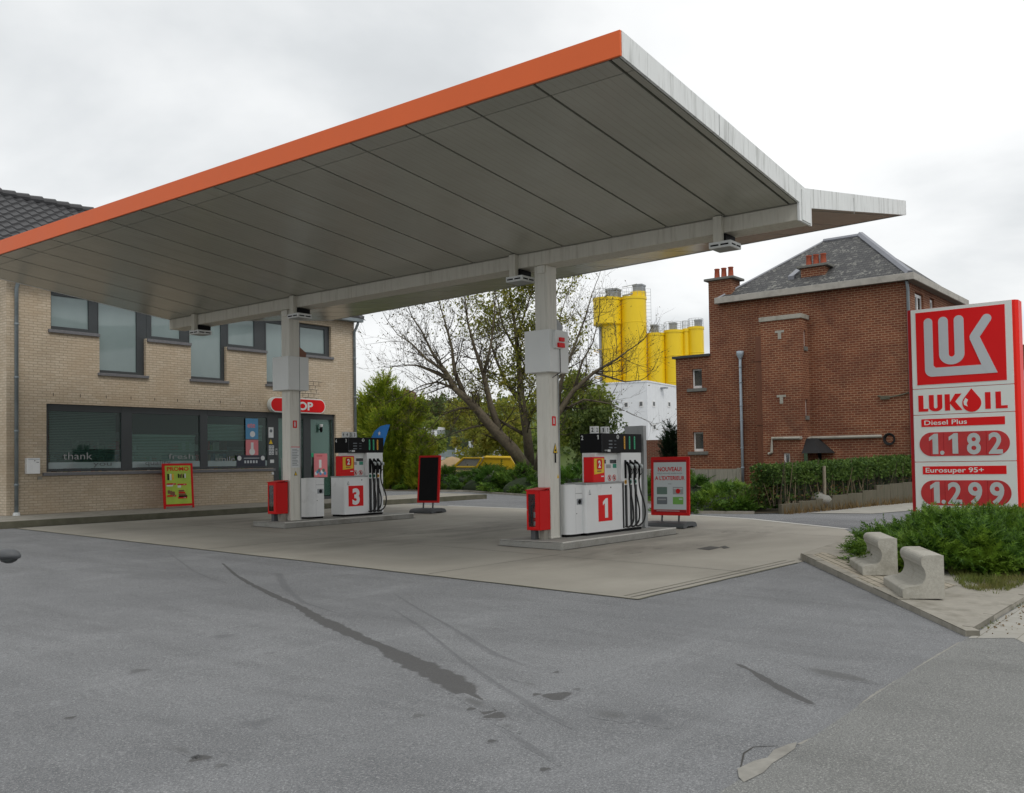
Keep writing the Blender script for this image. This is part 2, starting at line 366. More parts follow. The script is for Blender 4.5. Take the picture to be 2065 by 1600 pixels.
M['posterblue'] = plain('poster_blue', (.08, .28, .5), .5, 0, .2, 5)
M['lime'] = plain('poster_lime', (.42, .58, .05), .5, 0, .25, 2.5)
M['paper'] = plain('paper_white', (.7, .72, .72), .6)
M['papergrey'] = plain('paper_grey', (.58, .63, .64), .5, 0, .03, 2)
M['cardgrey'] = plain('card_grey', (.13, .15, .17), .4)
M['cardgreen'] = plain('card_green', (.16, .42, .06), .4)
M['carddark'] = plain('card_dark_green', (.1, .18, .14), .4)
M['navy'] = plain('navy_notice', (.015, .02, .04), .4)
M['brown'] = plain('brown_print', (.2, .07, .03), .5)
M['paving'] = None
M['bricktan'] = brick('tan_brick', (.56, .46, .34), (.66, .565, .44), (.4, .335, .25), .21, .066, .009, (.22, .17, .11), .5, tint=(.46, .35, .235), msmooth=.3)
M['brickred'] = brick('red_brick', (.17, .05, .028), (.27, .09, .045), (.42, .27, .165), .225, .082, .0125, (.07, .04, .03), .6, tint=(.11, .038, .026), msmooth=.05)
M['brickdark'] = brick('dark_red_brick', (.12, .045, .03), (.16, .055, .035), (.2, .15, .1), .215, .075, .01, (.05, .03, .02), .5)
def tiled(name, c1, c2, bw, bh, lichen=None, ms=.02):
    m, t, b = nt(name); g = N(t, 'ShaderNodeNewGeometry'); s = N(t, 'ShaderNodeSeparateXYZ'); L(t, g.outputs['Position'], s.inputs[0])
    nn = N(t, 'ShaderNodeSeparateXYZ'); L(t, g.outputs['True Normal'], nn.inputs[0])
    k = math_(t, 'GREATER_THAN', math_(t, 'ABSOLUTE', nn.outputs[0]), math_(t, 'ABSOLUTE', nn.outputs[1]))
    u = math_(t, 'ADD', math_(t, 'MULTIPLY', k, s.outputs[1]), math_(t, 'MULTIPLY', math_(t, 'SUBTRACT', 1., k), s.outputs[0]))
    c = N(t, 'ShaderNodeCombineXYZ'); L(t, u, c.inputs[0]); L(t, s.outputs[2], c.inputs[1])
    n = N(t, 'ShaderNodeTexBrick'); n.offset = .5
    for kk, v in (('Scale', 1), ('Brick Width', bw), ('Row Height', bh), ('Mortar Size', ms), ('Mortar Smooth', .3)): n.inputs[kk].default_value = v
    n.inputs['Color1'].default_value = c4(c1); n.inputs['Color2'].default_value = c4(c2); n.inputs['Mortar'].default_value = c4(tuple(x*.35 for x in c1))
    L(t, c.outputs[0], n.inputs['Vector']); col = n.outputs['Color']
    p = g.outputs['Position']
    if lichen:
        f = math_(t, 'MULTIPLY', noise(t, p, 11, 4, .7), noise(t, p, 3.5, 4, .6))
        col = mixc(t, ramp(t, f, [(.29, 0.), (.34, .8)]), col, lichen)
        col = mixc(t, ramp(t, noise(t, p, 2.5, 5, .7), [(.4, 0.), (.7, .6)]), col, tuple(x*.5 for x in c1))
    L(t, col, b.inputs['Base Color']); b.inputs['Roughness'].default_value = .75; bump(t, b, n.outputs['Fac'], -.6, .02); return m
M['slate'] = tiled('slate_roof', (.06, .061, .064), (.095, .095, .094), .2, .11, (.27, .27, .24), .012)
M['rooftile'] = plain('dark_roof_tile', (.04, .04, .043), .5, 0, .2, 12)
def pavers():
    m, t, b = nt('grey_pavers'); p = pos(t); n = N(t, 'ShaderNodeTexBrick'); n.offset = .5
    for kk, v in (('Scale', 1), ('Brick Width', .24), ('Row Height', .12), ('Mortar Size', .013), ('Mortar Smooth', .4)): n.inputs[kk].default_value = v
    n.inputs['Color1'].default_value = c4((.33, .29, .23)); n.inputs['Color2'].default_value = c4((.39, .35, .28)); n.inputs['Mortar'].default_value = c4((.1, .095, .06))
    L(t, mapv(t, p, (1, 1, 1), (0, 0, R(-36))), n.inputs['Vector'])
    col = mixc(t, ramp(t, noise(t, p, 2, 6, .7), [(.45, 0.), (.8, .7)]), n.outputs['Color'], (.17, .15, .11))
    L(t, col, b.inputs['Base Color']); b.inputs['Roughness'].default_value = .9; bump(t, b, n.outputs['Fac'], -.5, .01); return m
M['paver'] = pavers()
def slabs():
    m, t, b = nt('paving_slabs'); p = pos(t); n = N(t, 'ShaderNodeTexBrick'); n.offset = 0
    for kk, v in (('Scale', 1), ('Brick Width', .3), ('Row Height', .3), ('Mortar Size', .006), ('Mortar Smooth', .4)): n.inputs[kk].default_value = v
    n.inputs['Color1'].default_value = c4((.31, .3, .27)); n.inputs['Color2'].default_value = c4((.35, .34, .305)); n.inputs['Mortar'].default_value = c4((.2, .19, .16))
    L(t, p, n.inputs['Vector'])
    col = mixc(t, ramp(t, noise(t, p, 3, 6, .7), [(.45, 0.), (.8, .6)]), n.outputs['Color'], (.24, .225, .18))
    L(t, col, b.inputs['Base Color']); b.inputs['Roughness'].default_value = .9; bump(t, b, n.outputs['Fac'], -.3, .006); return m
M['slabs'] = slabs()
def glassmat(name, tint, body, mixb, rough=.04, sheen=.12):
    # a real pane: you partly look through it and it mirrors what stands opposite
    m, t, b = nt(name)
    tr = N(t, 'ShaderNodeBsdfTransparent'); tr.inputs[0].default_value = c4(tint)
    gl = N(t, 'ShaderNodeBsdfGlossy'); gl.inputs[0].default_value = (1, 1, 1, 1); gl.inputs['Roughness'].default_value = rough
    fr = N(t, 'ShaderNodeFresnel'); fr.inputs[0].default_value = 1.5
    k = math_(t, 'MULTIPLY_ADD', fr.outputs[0], .8, sheen)
    mx = N(t, 'ShaderNodeMixShader'); L(t, k, mx.inputs[0]); L(t, tr.outputs[0], mx.inputs[1]); L(t, gl.outputs[0], mx.inputs[2])
    df = N(t, 'ShaderNodeBsdfDiffuse'); df.inputs[0].default_value = c4(body)
    m2 = N(t, 'ShaderNodeMixShader'); m2.inputs[0].default_value = mixb; L(t, mx.outputs[0], m2.inputs[1]); L(t, df.outputs[0], m2.inputs[2])
    L(t, m2.outputs[0], t.nodes['Material Output'].inputs[0]); return m
M['glass'] = glassmat('shop_glass', (.66, .78, .74), (.1, .14, .125), .06, .03, -.01)
M['frost'] = glassmat('frosted_glass', (.5, .6, .6), (.29, .37, .37), .74, .06, .16)
nf = M['frost'].node_tree; fd = [n for n in nf.nodes if n.type == 'BSDF_DIFFUSE'][0]
L(nf, mixc(nf, noise(nf, mapv(nf, pos(nf), (.6, .6, .35)), 1.3, 4, .6), (.22, .29, .29), (.38, .47, .47)), fd.inputs[0])  # haze and reflections of the upper panes painted in as uneven tone
M['houseglass'] = glassmat('house_glass', (.5, .55, .55), (.12, .13, .13), .35, .05, .1)
M['cabglass'] = glassmat('cabinet_glass', (.8, .82, .82), (.03, .03, .03), .04, .02, -.02)
M['darkglass'] = glassmat('dark_glass', (.3, .35, .35), (.03, .03, .03), .2, .05, .08)
M['bark'] = plain('bark', (.12, .098, .066), .95, 0, .5, 9, (.16, .15, .09), bumpy=1.)
M['twig'] = plain('twig_bark', (.062, .05, .034), .95, 0, .3, 7)
M['deadtwig'] = plain('dry_stem', (.2, .16, .1), .95, 0, .3, 7)
M['leaf_spring'] = leafmat('spring_leaf', (.16, .19, .03), (.33, .35, .06), .6, yel=(.42, .35, .05))
M['leaf_bronze'] = leafmat('bronze_bud', (.07, .05, .02), (.14, .12, .03), .35)
M['juniper'] = leafmat('juniper_spray', (.025, .07, .014), (.13, .25, .028), .38, yel=(.22, .33, .03))
M['juniperdk'] = leafmat('dark_juniper_spray', (.035, .1, .02), (.1, .21, .03), .35, yel=(.14, .26, .03))
M['thuja'] = leafmat('thuja_spray', (.11, .19, .018), (.36, .43, .04), .5, yel=(.5, .5, .05))
M['hedge'] = leafmat('hedge_leaf', (.04, .085, .022), (.12, .2, .04), .35, yel=(.14, .22, .04))
M['dryleaf'] = leafmat('dry_leaf', (.14, .09, .035), (.25, .17, .07), .3)
M['darkconifer'] = leafmat('dark_conifer', (.008, .022, .01), (.02, .045, .018), .15)
M['wood1'] = leafmat('woodland_leaf', (.12, .18, .03), (.28, .34, .06), .55, yel=(.36, .38, .06))
M['wood2'] = leafmat('woodland_dark', (.06, .1, .025), (.14, .19, .045), .4)
M['grass'] = leafmat('grass_blade', (.09, .13, .025), (.18, .2, .05), .4, yel=(.25, .2, .08))
M['sand'] = plain('sand_heap', (.42, .3, .17), 1, 0, .15, 5, bumpy=.5)
M['farwall'] = plain('pale_blue_wall', (.3, .36, .38), .8, 0, .15, 2)
M['net'] = plain('green_netting', (.05, .09, .05), .9)
M['bag'] = plain('dirty_white_sack', (.3, .3, .27), .8, 0, .3, 6)
M['ochre'] = plain('ochre_render', (.42, .36, .2), .9, 0, .15, 2)

# ---------------------------------------------------------------- world: a bright overcast sky, low soft sun behind the cloud
w = bpy.data.worlds.new('World'); S.world = w; w.use_nodes = True; t = w.node_tree
bg = t.nodes['Background']
SUN_EL, SUN_ROT = R(52), R(200)
sky = N(t, 'ShaderNodeTexSky', sky_type='NISHITA', sun_disc=False, sun_elevation=SUN_EL, sun_rotation=SUN_ROT, air_density=1, dust_density=3, ozone_density=1)
tc = N(t, 'ShaderNodeTexCoord'); sp = N(t, 'ShaderNodeSeparateXYZ'); L(t, tc.outputs['Generated'], sp.inputs[0])
zz = math_(t, 'ADD', math_(t, 'MAXIMUM', sp.outputs[2], 0.), .22)
cv = N(t, 'ShaderNodeCombineXYZ'); L(t, math_(t, 'DIVIDE', sp.outputs[0], zz), cv.inputs[0]); L(t, math_(t, 'DIVIDE', sp.outputs[1], zz), cv.inputs[1])
n1 = noise(t, mapv(t, cv.outputs[0], (1, 1, 1), (0, 0, R(20)), (16.6, 13.41, 2.73)), .95, 7, .5, .25)
n2 = noise(t, mapv(t, cv.outputs[0], (1, 1, 1), (0, 0, R(-15)), (11.75, 17.65, 7.62)), .42, 3, .5, .2)
cl = math_(t, 'ADD', math_(t, 'MULTIPLY', n1, .6), math_(t, 'MULTIPLY', n2, .4))
cc = ramp(t, cl, [(.36, (.94, .945, .935)), (.45, (.8, .81, .81)), (.52, (.62, .64, .65)), (.62, (.47, .49, .5))])
cc = mixc(t, 1., cc, (10, 10, 10), 'MULTIPLY')
sk = mixc(t, .93, sky.outputs['Color'], cc)
L(t, sk, bg.inputs['Color']); bg.inputs['Strength'].default_value = .125
sl = bpy.data.lights.new('sun', 'SUN'); sl.energy = 1.0; sl.angle = R(16); sl.color = (1, .96, .9)
so = bpy.data.objects.new('sun', sl); COL.objects.link(so)
az = math.pi/2-SUN_ROT
sd = Vector((math.cos(SUN_EL)*math.sin(SUN_ROT), math.cos(SUN_EL)*math.cos(SUN_ROT), math.sin(SUN_EL)))
so.rotation_euler = (-sd).to_track_quat('-Z', 'Y').to_euler()
vs = S.view_settings; vs.view_transform = 'Standard'; vs.look = 'None'; vs.gamma = 1; vs.use_curve_mapping = False; vs.exposure = 0
# ================================================================ ground
rnd = random.Random(3)
def sheet(name, pts, dz, mat, n=1):
    """a paving sheet that follows the gentle slope"""
    m = MB(); m.add([(x, y, gz(y)+dz) for x, y in pts], [tuple(range(len(pts)))])
    return struct(m.build(name, mat))
def xy(*p): return [(G(u, v)[0], G(u, v)[1]) for u, v in p]
g = MB(); BIG = 3000
ys = [-BIG, -8, 30, BIG]
for a, b in zip(ys, ys[1:]):
    g.add([(-BIG, a, gz(a)), (BIG, a, gz(a)), (BIG, b, gz(b)), (-BIG, b, gz(b))], [(0, 1, 2, 3)])
# old spills, tyre marks and patches lie in the asphalt surface itself (extra material slots of the ground mesh)
COV = {}
def blob(line, widths, dz, mi, jag=.25, step=.07):
    dz *= .35; widths = [w_*.72 for w_ in widths]; pl = [Vector((p[0], p[1], 0)) for p in (G(u, v) for u, v in line)]; rows = []
    for i in range(len(pl)-1):
        a, b = pl[i], pl[i+1]; k = max(2, int((b-a).length/step))
        for j in range(k+(i == len(pl)-2)):
            f = j/k; p = a.lerp(b, f); t_ = (b-a).normalized(); nn = Vector((-t_.y, t_.x, 0)); wv = widths[i]*(1-f)+widths[i+1]*f
            wv *= 1+rnd.uniform(-jag, jag)*.5; rows.append([p+nn*wv*q for q in (-.95, -.5, 0, .5, .95)])
    vs = []; fs = []; o = len(g.v)
    for i, r in enumerate(rows):
        e = min(1, min(i, len(rows)-1-i)/3)
        for q, c in zip(r, (0, .72, 1, .72, 0)): COV[o+len(vs)] = c*e; vs.append((q.x, q.y, gz(q.y)+dz))
        if i: fs += [(5*i-5+k, 5*i-4+k, 5*i+1+k, 5*i+k) for k in range(4)]
    g.add(vs, fs, mi)
def spot(u, v, r, dz, mi, asp=1.5):
    dz *= .35; r *= .72; asp = min(asp, 1.3); c = G(u, v); n = 18; a0 = rnd.uniform(0, 6.28); o = len(g.v); vs = [(c.x, c.y, gz(c.y)+dz)]; COV[o] = 1
    for ring, cv in ((.62, .8), (1.15, 0.)):
        for i in range(n):
            q = 2*math.pi*i/n; rr = r*ring*(1+.2*math.sin(3*q+a0)); x = c.x+rr*math.cos(q)*asp; y = c.y+rr*math.sin(q); COV[o+len(vs)] = cv; vs.append((x, y, gz(y)+dz))
    g.add(vs, [(0, 1+i, 1+(i+1) % n) for i in range(n)]+[(1+i, 1+n+i, 1+n+(i+1) % n, 1+(i+1) % n) for i in range(n)], mi)
blob([(447,1135),(475,1160),(505,1178),(560,1205),(600,1222),(640,1247),(700,1275),(745,1295),(775,1306),(800,1322),(850,1345),(900,1368),(930,1388),(945,1402),(965,1420),(990,1438),(1020,1462)], [.03,.05,.07,.09,.09,.15,.19,.12,.12,.2,.26,.28,.24,.12,.09,.1,.03], .004, 1, .45)
blob([(925,1400),(960,1418),(985,1435)], [.07,.1,.06], .0048, 3)
spot(1000, 1444, .1, .005, 1, 1.6)
blob([(1005,1455),(1025,1465),(1045,1480)], [.08,.07,.03], .0052, 3)
blob([(1470,1334),(1490,1341),(1515,1353),(1545,1372),(1580,1392),(1620,1412),(1660,1430)], [.03,.05,.04,.08,.08,.09,.03], .004, 1, .5)
blob([(1615,1342),(1660,1356),(1710,1366),(1780,1381)], [.03,.16,.18,.02], .004, 3, .2)
spot(1124, 1404, .14, .004, 1, 1.3)
blob([(1035,1370),(1070,1380),(1100,1392)], [.04,.06,.05], .004, 3, .5)
blob([(1195,1425),(1230,1440),(1268,1458)], [.08,.2,.05], .004, 3, .3)
blob([(1280,1430),(1310,1448),(1350,1470)], [.05,.2,.04], .0044, 2, .3)
blob([(790,1195),(850,1232),(905,1262),(950,1290),(1000,1320),(1060,1342)], [.02,.03,.03,.05,.06,.02], .004, 2, .3)
blob([(785,1225),(850,1265),(930,1330),(1000,1378),(1090,1435),(1160,1470)], [.02,.03,.03,.04,.06,.03], .0042, 2, .3)
blob([(340,1115),(390,1152),(420,1165),(470,1180)], [.02,.03,.03,.01], .004, 2, .3)
blob([(560,1155),(575,1185),(610,1215),(690,1240)], [.1,.1,.06,.02], .0038, 2, .3)
blob([(330,1500),(360,1510),(400,1530)], [.04,.06,.03], .004, 3, .5)
spot(403, 1530, .075, .004, 1, 1.5); spot(444, 1544, .04, .004, 3); spot(142, 1448, .045, .004, 1); spot(280, 1353, .09, .004, 3)
spot(450, 1283, .12, .004, 2, 1.6); spot(950, 1430, .045, .004, 1); spot(991, 1495, .04, .0045, 1); spot(1098, 1552, .04, .004, 1, 1.8)
spot(520, 1458, .13, .004, 2); spot(843, 1444, .06, .004, 3); spot(1082, 1401, .045, .0044, 1); spot(1164, 1390, .04, .004, 3)
spot(1745, 1475, .05, .006, 1, 1.7); spot(1830, 1517, .035, .006, 1, 2); spot(1898, 1546, .035, .006, 1, 2); spot(1122, 1356, .035, .004, 1, 2)
blob([(1010,1470),(1060,1500),(1130,1545)], [.02,.05,.02], .0036, 2, .5)
# the dug-out, broken piece of old concrete along the seam
P_ = [G(u, v) for u, v in ((1487,1553),(1520,1537),(1548,1530),(1560,1515),(1590,1503),(1607,1499),(1603,1512),(1580,1528),(1557,1542),(1540,1560),(1500,1580),(1490,1570))]
g.add([(p.x, p.y, gz(p.y)+.0065) for p in P_], [tuple(range(len(P_)))], 4)
blob([(1493,1552),(1500,1520),(1520,1507),(1570,1505)], [.004,.008,.006,.003], .007, 5, .3)
blob([(1935,1296),(1880,1330),(1830,1362),(1770,1400),(1700,1452),(1660,1482),(1610,1502)], [.015,.03,.02,.035,.02,.03,.02], .0068, 4, .6, .03)
go = struct(g.build('ground', [M['asphalt'], M['stain'], M['stain2'], M['stain3'], M['oldconc'], M['seam']]))
ca = go.data.attributes.new('cover', 'FLOAT', 'POINT'); ca.data.foreach_set('value', [COV.get(i, 0.) for i in range(len(go.data.vertices))])

# the pavement in the bottom right: older, greener asphalt, then pale slabs
sheet('pavement', [(-6, 2.2), (-6, -4), (60, -4), (60, 2.14), (11.6, 2.17), (9.1, 2.17), (7.2, 2.2), (5.3, 2.17), (4.5, 2.2), (2, 2.18)], .003, M['asphalt2'])
s0 = G(1948, 1288); s1 = G(2065, 1298)
sheet('pavement_slabs', [(s0.x, 2.16), (s0.x+.25, s0.y-.35), (s1.x, s1.y), (s1.x+.5, s1.y-1), (60, .2), (60, 2.1), (12, 2.14)], .006, M['slabs'])
# concrete fuelling slab
slab = [(9.24, 5.73), (13.76, 5.64), (17, 5.6), (20.1, 7.2), (21.7, 10.2), (22.07, 12.03), (21.73, 17.2), (21.46, 20.1), (21.5, 22.08), (9.66, 22.08), (9.4, 11)]
m = MB(); m.add([(x, y, gz(y)+.006) for x, y in slab], [tuple(range(len(slab)))])
def line(a, b, wd, dz, mi):
    a = Vector((*a, 0)); b = Vector((*b, 0)); n = (b-a).normalized(); n = Vector((-n.y, n.x, 0))*wd/2; k = max(1, int((b-a).length/.35)); 
    vs = []; fs = []
    for i in range(k+1):
        p = a.lerp(b, i/k)+n*rnd.uniform(-.4, .4); w_ = rnd.uniform(.6, 1.1)
        for q in (p+n*w_, p-n*w_): vs.append((q.x, q.y, gz(q.y)+dz))
        if i: fs.append((2*i-2, 2*i-1, 2*i+1, 2*i))
    m.add(vs, fs, mi)
line((9.24, 5.73), (9.4, 11), .05, .008, 1); line((9.4, 11), (9.66, 22.05), .05, .008, 1); line((9.24, 5.73), (13.7, 5.64), .05, .008, 1)
line((9.32, 5.86), (13.9, 5.77), .018, .0105, 2); line((9.36, 5.98), (13.9, 5.9), .016, .0105, 1)
line((9.3, 9.2), (13.0, 9.2), .012, .0105, 2)
for yy in (14.6,): line((9.5, yy), (21.8, yy), .015, .0105, 2)
line((12.2, 5.7), (12.5, 22.05), .014, .0105, 2); line((18.3, 6.2), (18.3, 22.05), .014, .0105, 2)
for (x0, x1, y0, y1) in ((13.05, 17.0, 9.56, 10.98), (13.12, 17.1, 17.14, 18.3)):        # dark strips along the foot of the islands
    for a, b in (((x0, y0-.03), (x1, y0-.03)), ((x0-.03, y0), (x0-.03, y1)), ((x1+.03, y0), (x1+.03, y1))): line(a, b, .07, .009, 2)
line((9.7, 22.03), (21.4, 22.03), .06, .009, 2)
struct(m.build('forecourt', [M['slab'], M['kerbdark'], M['seam']]))
# flush pale kerb where the slab meets the lane behind
m = MB(); k1 = [(21.46, 20.1), (21.73, 17.2), (22.07, 12.03), (21.7, 10.2), (20.1, 7.2)]
for (x0, y0), (x1, y1) in zip(k1, k1[1:]):
    d = Vector((x1-x0, y1-y0)).normalized(); n_ = Vector((-d.y, d.x))*.14
    m.add([(x0, y0, gz(y0)+.011), (x1, y1, gz(y1)+.011), (x1+n_.x, y1+n_.y, gz(y1)+.011), (x0+n_.x, y0+n_.y, gz(y0)+.011)], [(0, 1, 2, 3)])
struct(m.build('lane_kerb', M['edge']))
sheet('lane_pavement', xy((1628,1036),(1700,1029),(1772,1020),(1850,1014),(1850,1030),(1760,1037)), .012, M['slabs'])
# drain covers on the slab
m = MB()
for pts in (((1405,1108),(1432,1103),(1455,1105),(1430,1111)), ((1452,1104),(1462,1102),(1472,1106),(1460,1108))):
    vs = [G(u, v) for u, v in pts]; m.add([(p.x, p.y, gz(p.y)+.011) for p in vs], [(0, 1, 2, 3)])
tag(m.build('drain_cover', M['drain']), 'small dark drain cover set flush in the concrete right of the pumps', 'drain cover')

# raised walkway along the shop
m = MB(); x0, x1 = 4.5, 25.6; y0, y1 = 22.05, 24.3; h = .15
m.hexa([(x0,y0,gz(y0)-.1),(x1,y0,gz(y0)-.1),(x1,y1,gz(y1)-.1),(x0,y1,gz(y1)-.1),(x0,y0,gz(y0)+h),(x1,y0,gz(y0)+h),(x1,y1,gz(y1)+h),(x0,y1,gz(y1)+h)], 0)
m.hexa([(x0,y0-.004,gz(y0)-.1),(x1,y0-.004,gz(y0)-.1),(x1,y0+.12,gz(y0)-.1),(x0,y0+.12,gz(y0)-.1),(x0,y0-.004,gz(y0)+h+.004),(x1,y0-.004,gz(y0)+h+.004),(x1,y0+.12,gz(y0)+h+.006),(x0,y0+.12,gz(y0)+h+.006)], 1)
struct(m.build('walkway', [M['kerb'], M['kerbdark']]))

# pump islands
def island(x0, x1, y0, y1, label):
    m = MB(); b = gz((y0+y1)/2); ch = .05; z0, z1 = b-.08, b+.12
    pts = []
    for cx, cy, q in ((x1-ch, y1-ch, 0), (x0+ch, y1-ch, 1), (x0+ch, y0+ch, 2), (x1-ch, y0+ch, 3)):
        for i in range(5):
            a = (q+i/4)*math.pi/2; pts.append((cx+ch*math.cos(a), cy+ch*math.sin(a)))
    m.prism([(x, y, z0) for x, y in pts], (0, 0, z1-z0), 0)
    for a, c in (((x0+.02, y0-.0), (x1-.02, y0+.04)), ((x0-.0, y0+.05), (x0+.035, y1-.05))):
        m.box((a[0], a[1]-.003, z1-.02), (c[0], c[1], z1+.003), 1)
    return tag(m.build('pump_island', [M['granite'], M['edge']], bevel=.008), label, 'pump island', 'raised islands under the fuel pumps')
ISL = [island(13.05, 17.0, 9.56, 10.98, 'low grey stone island carrying the number 1 fuel pump'),
       island(13.12, 17.1, 17.14, 18.3, 'low grey stone island carrying the number 3 fuel pump')]
IZ = [gz(10.27)+.12, gz(17.72)+.12]

# ================================================================ canopy
cb = thing('fuel_canopy', 'wide butterfly-roofed fuel canopy with orange front edge on two white columns', 'canopy', (13.75, 10.35, IZ[0]))
YA, YB = 5.4, 22.3
xn, xf, xv = 8.6, 18.9, 13.74                      # near edge, far edge, valley
def farz(y): return 6.37+(6.05-6.37)*(y-YA)/(YB-YA)
m = MB(); m.box((13.52, YA+.004, 5.215), (13.96, YB-.05, 5.462)); m.box((13.56, YA+.01, 5.45), (13.92, YB-.06, 5.60))
m.build('beam', M['beam'], cb, bevel=.008)
# soffit: separate metal panels with shadow gaps, a dark backing above
m = MB(); sp0 = 5.51; n = 17; gap = .04
eds = [YA+.03]+[5.56+1.054*i for i in range(16)]+[YB-.03]
eds = [e for i, e in enumerate(eds) if i == 0 or e-eds[i-1] > .1]
for a, b in zip(eds, eds[1:]):
    a_, b_ = a+gap/2, b-gap/2
    for xs in ((xn+.03, xn+.33), (xn+.345, 13.52)):
        zA = lambda x: 6.035+(5.472-6.035)*(x-xn)/(13.52-xn)
        X0, X1 = xs
        m.hexa([(X0,a_,zA(X0)),(X1,a_,zA(X1)),(X1,b_,zA(X1)),(X0,b_,zA(X0)),(X0,a_,zA(X0)+.03),(X1,a_,zA(X1)+.03),(X1,b_,zA(X1)+.03),(X0,b_,zA(X0)+.03)])
    X0, X1 = 13.96, xf-.03
    za, zb = farz(a_), farz(b_)
    m.hexa([(X0,a_,5.472),(X1,a_,za),(X1,b_,zb),(X0,b_,5.472),(X0,a_,5.502),(X1,a_,za+.03),(X1,b_,zb+.03),(X0,b_,5.502)])
m.build('soffit_panels', M['soffit'], cb)
m = MB()
for q in range(24):
    ya = YA+.02+(YB-YA-.04)*q/24; yb = YA+.02+(YB-YA-.04)*(q+1)/24
    m.add([(xn+.02,ya,6.1),(xv,ya,5.53),(xv,yb,5.53),(xn+.02,yb,6.1)], [(0,1,2,3)], 0)
    m.add([(xv,ya,5.53),(xf-.02,ya,farz(ya)+.06),(xf-.02,yb,farz(yb)+.06),(xv,yb,5.53)], [(0,1,2,3)], 0)
    m.add([(xn+.01,ya,6.28),(xv,ya,5.70),(xv,yb,5.70),(xn+.01,yb,6.28)], [(3,2,1,0)], 1)
    m.add([(xv,ya,5.70),(xf-.01,ya,farz(ya)+.24),(xf-.01,yb,farz(yb)+.24),(xv,yb,5.70)], [(3,2,1,0)], 1)
m.build('roof_deck', [M['seam'], M['galv']], cb)
m = MB(); m.box((xn-.02, YA-.002, 6.032), (xn+.012, YB, 6.315)); m.build('orange_fascia', M['orange'], cb, bevel=.004)
m = MB(); y = YA
m.hexa([(xf-.01,YA,farz(YA)-.004),(xf+.02,YA,farz(YA)-.004),(xf+.02,YB,farz(YB)-.004),(xf-.01,YB,farz(YB)-.004),(xf-.01,YA,farz(YA)+.27),(xf+.02,YA,farz(YA)+.27),(xf+.02,YB,farz(YB)+.27),(xf-.01,YB,farz(YB)+.27)])
m.build('rear_fascia', M['greymetal'], cb)
for yy, nm in ((YA, 0), (YB-.03, 1)):
    m = MB(); e = .035
    zf = farz(yy)
    A = [(xn+.013, 6.032), (13.5, 5.472), (13.5, 5.2), (13.98, 5.2), (13.98, 5.478), (xf+.022, zf-.006), (xf+.022, zf+.275), (xv, 5.735), (xn+.013, 6.315)]
    if nm: A = [(xn+.013, 6.032), (13.5, 5.472), (13.96, 5.474), (xf+.022, zf-.006), (xf+.022, zf+.275), (xv, 5.735), (xn+.013, 6.315)]
    y_ = yy-.006 if not nm else yy
    m.prism([(x, y_, z) for x, z in A], (0, e, 0)); 
    if not nm:
        # lap joints and the rust-stained corner plate
        for x in (10.9, 15.9): m.box((x, y_-.004, 5.78), (x+.012, y_, 6.05), 1)
    m.build('end_fascia', [M['whitefascia'], M['greymetal']], cb, fixn=True)
m = MB(); m.box((13.58, YA-.02, 5.22), (13.93, YA-.007, 5.69)); m.build('corner_plate', M['whitefascia'], cb, bevel=.003)
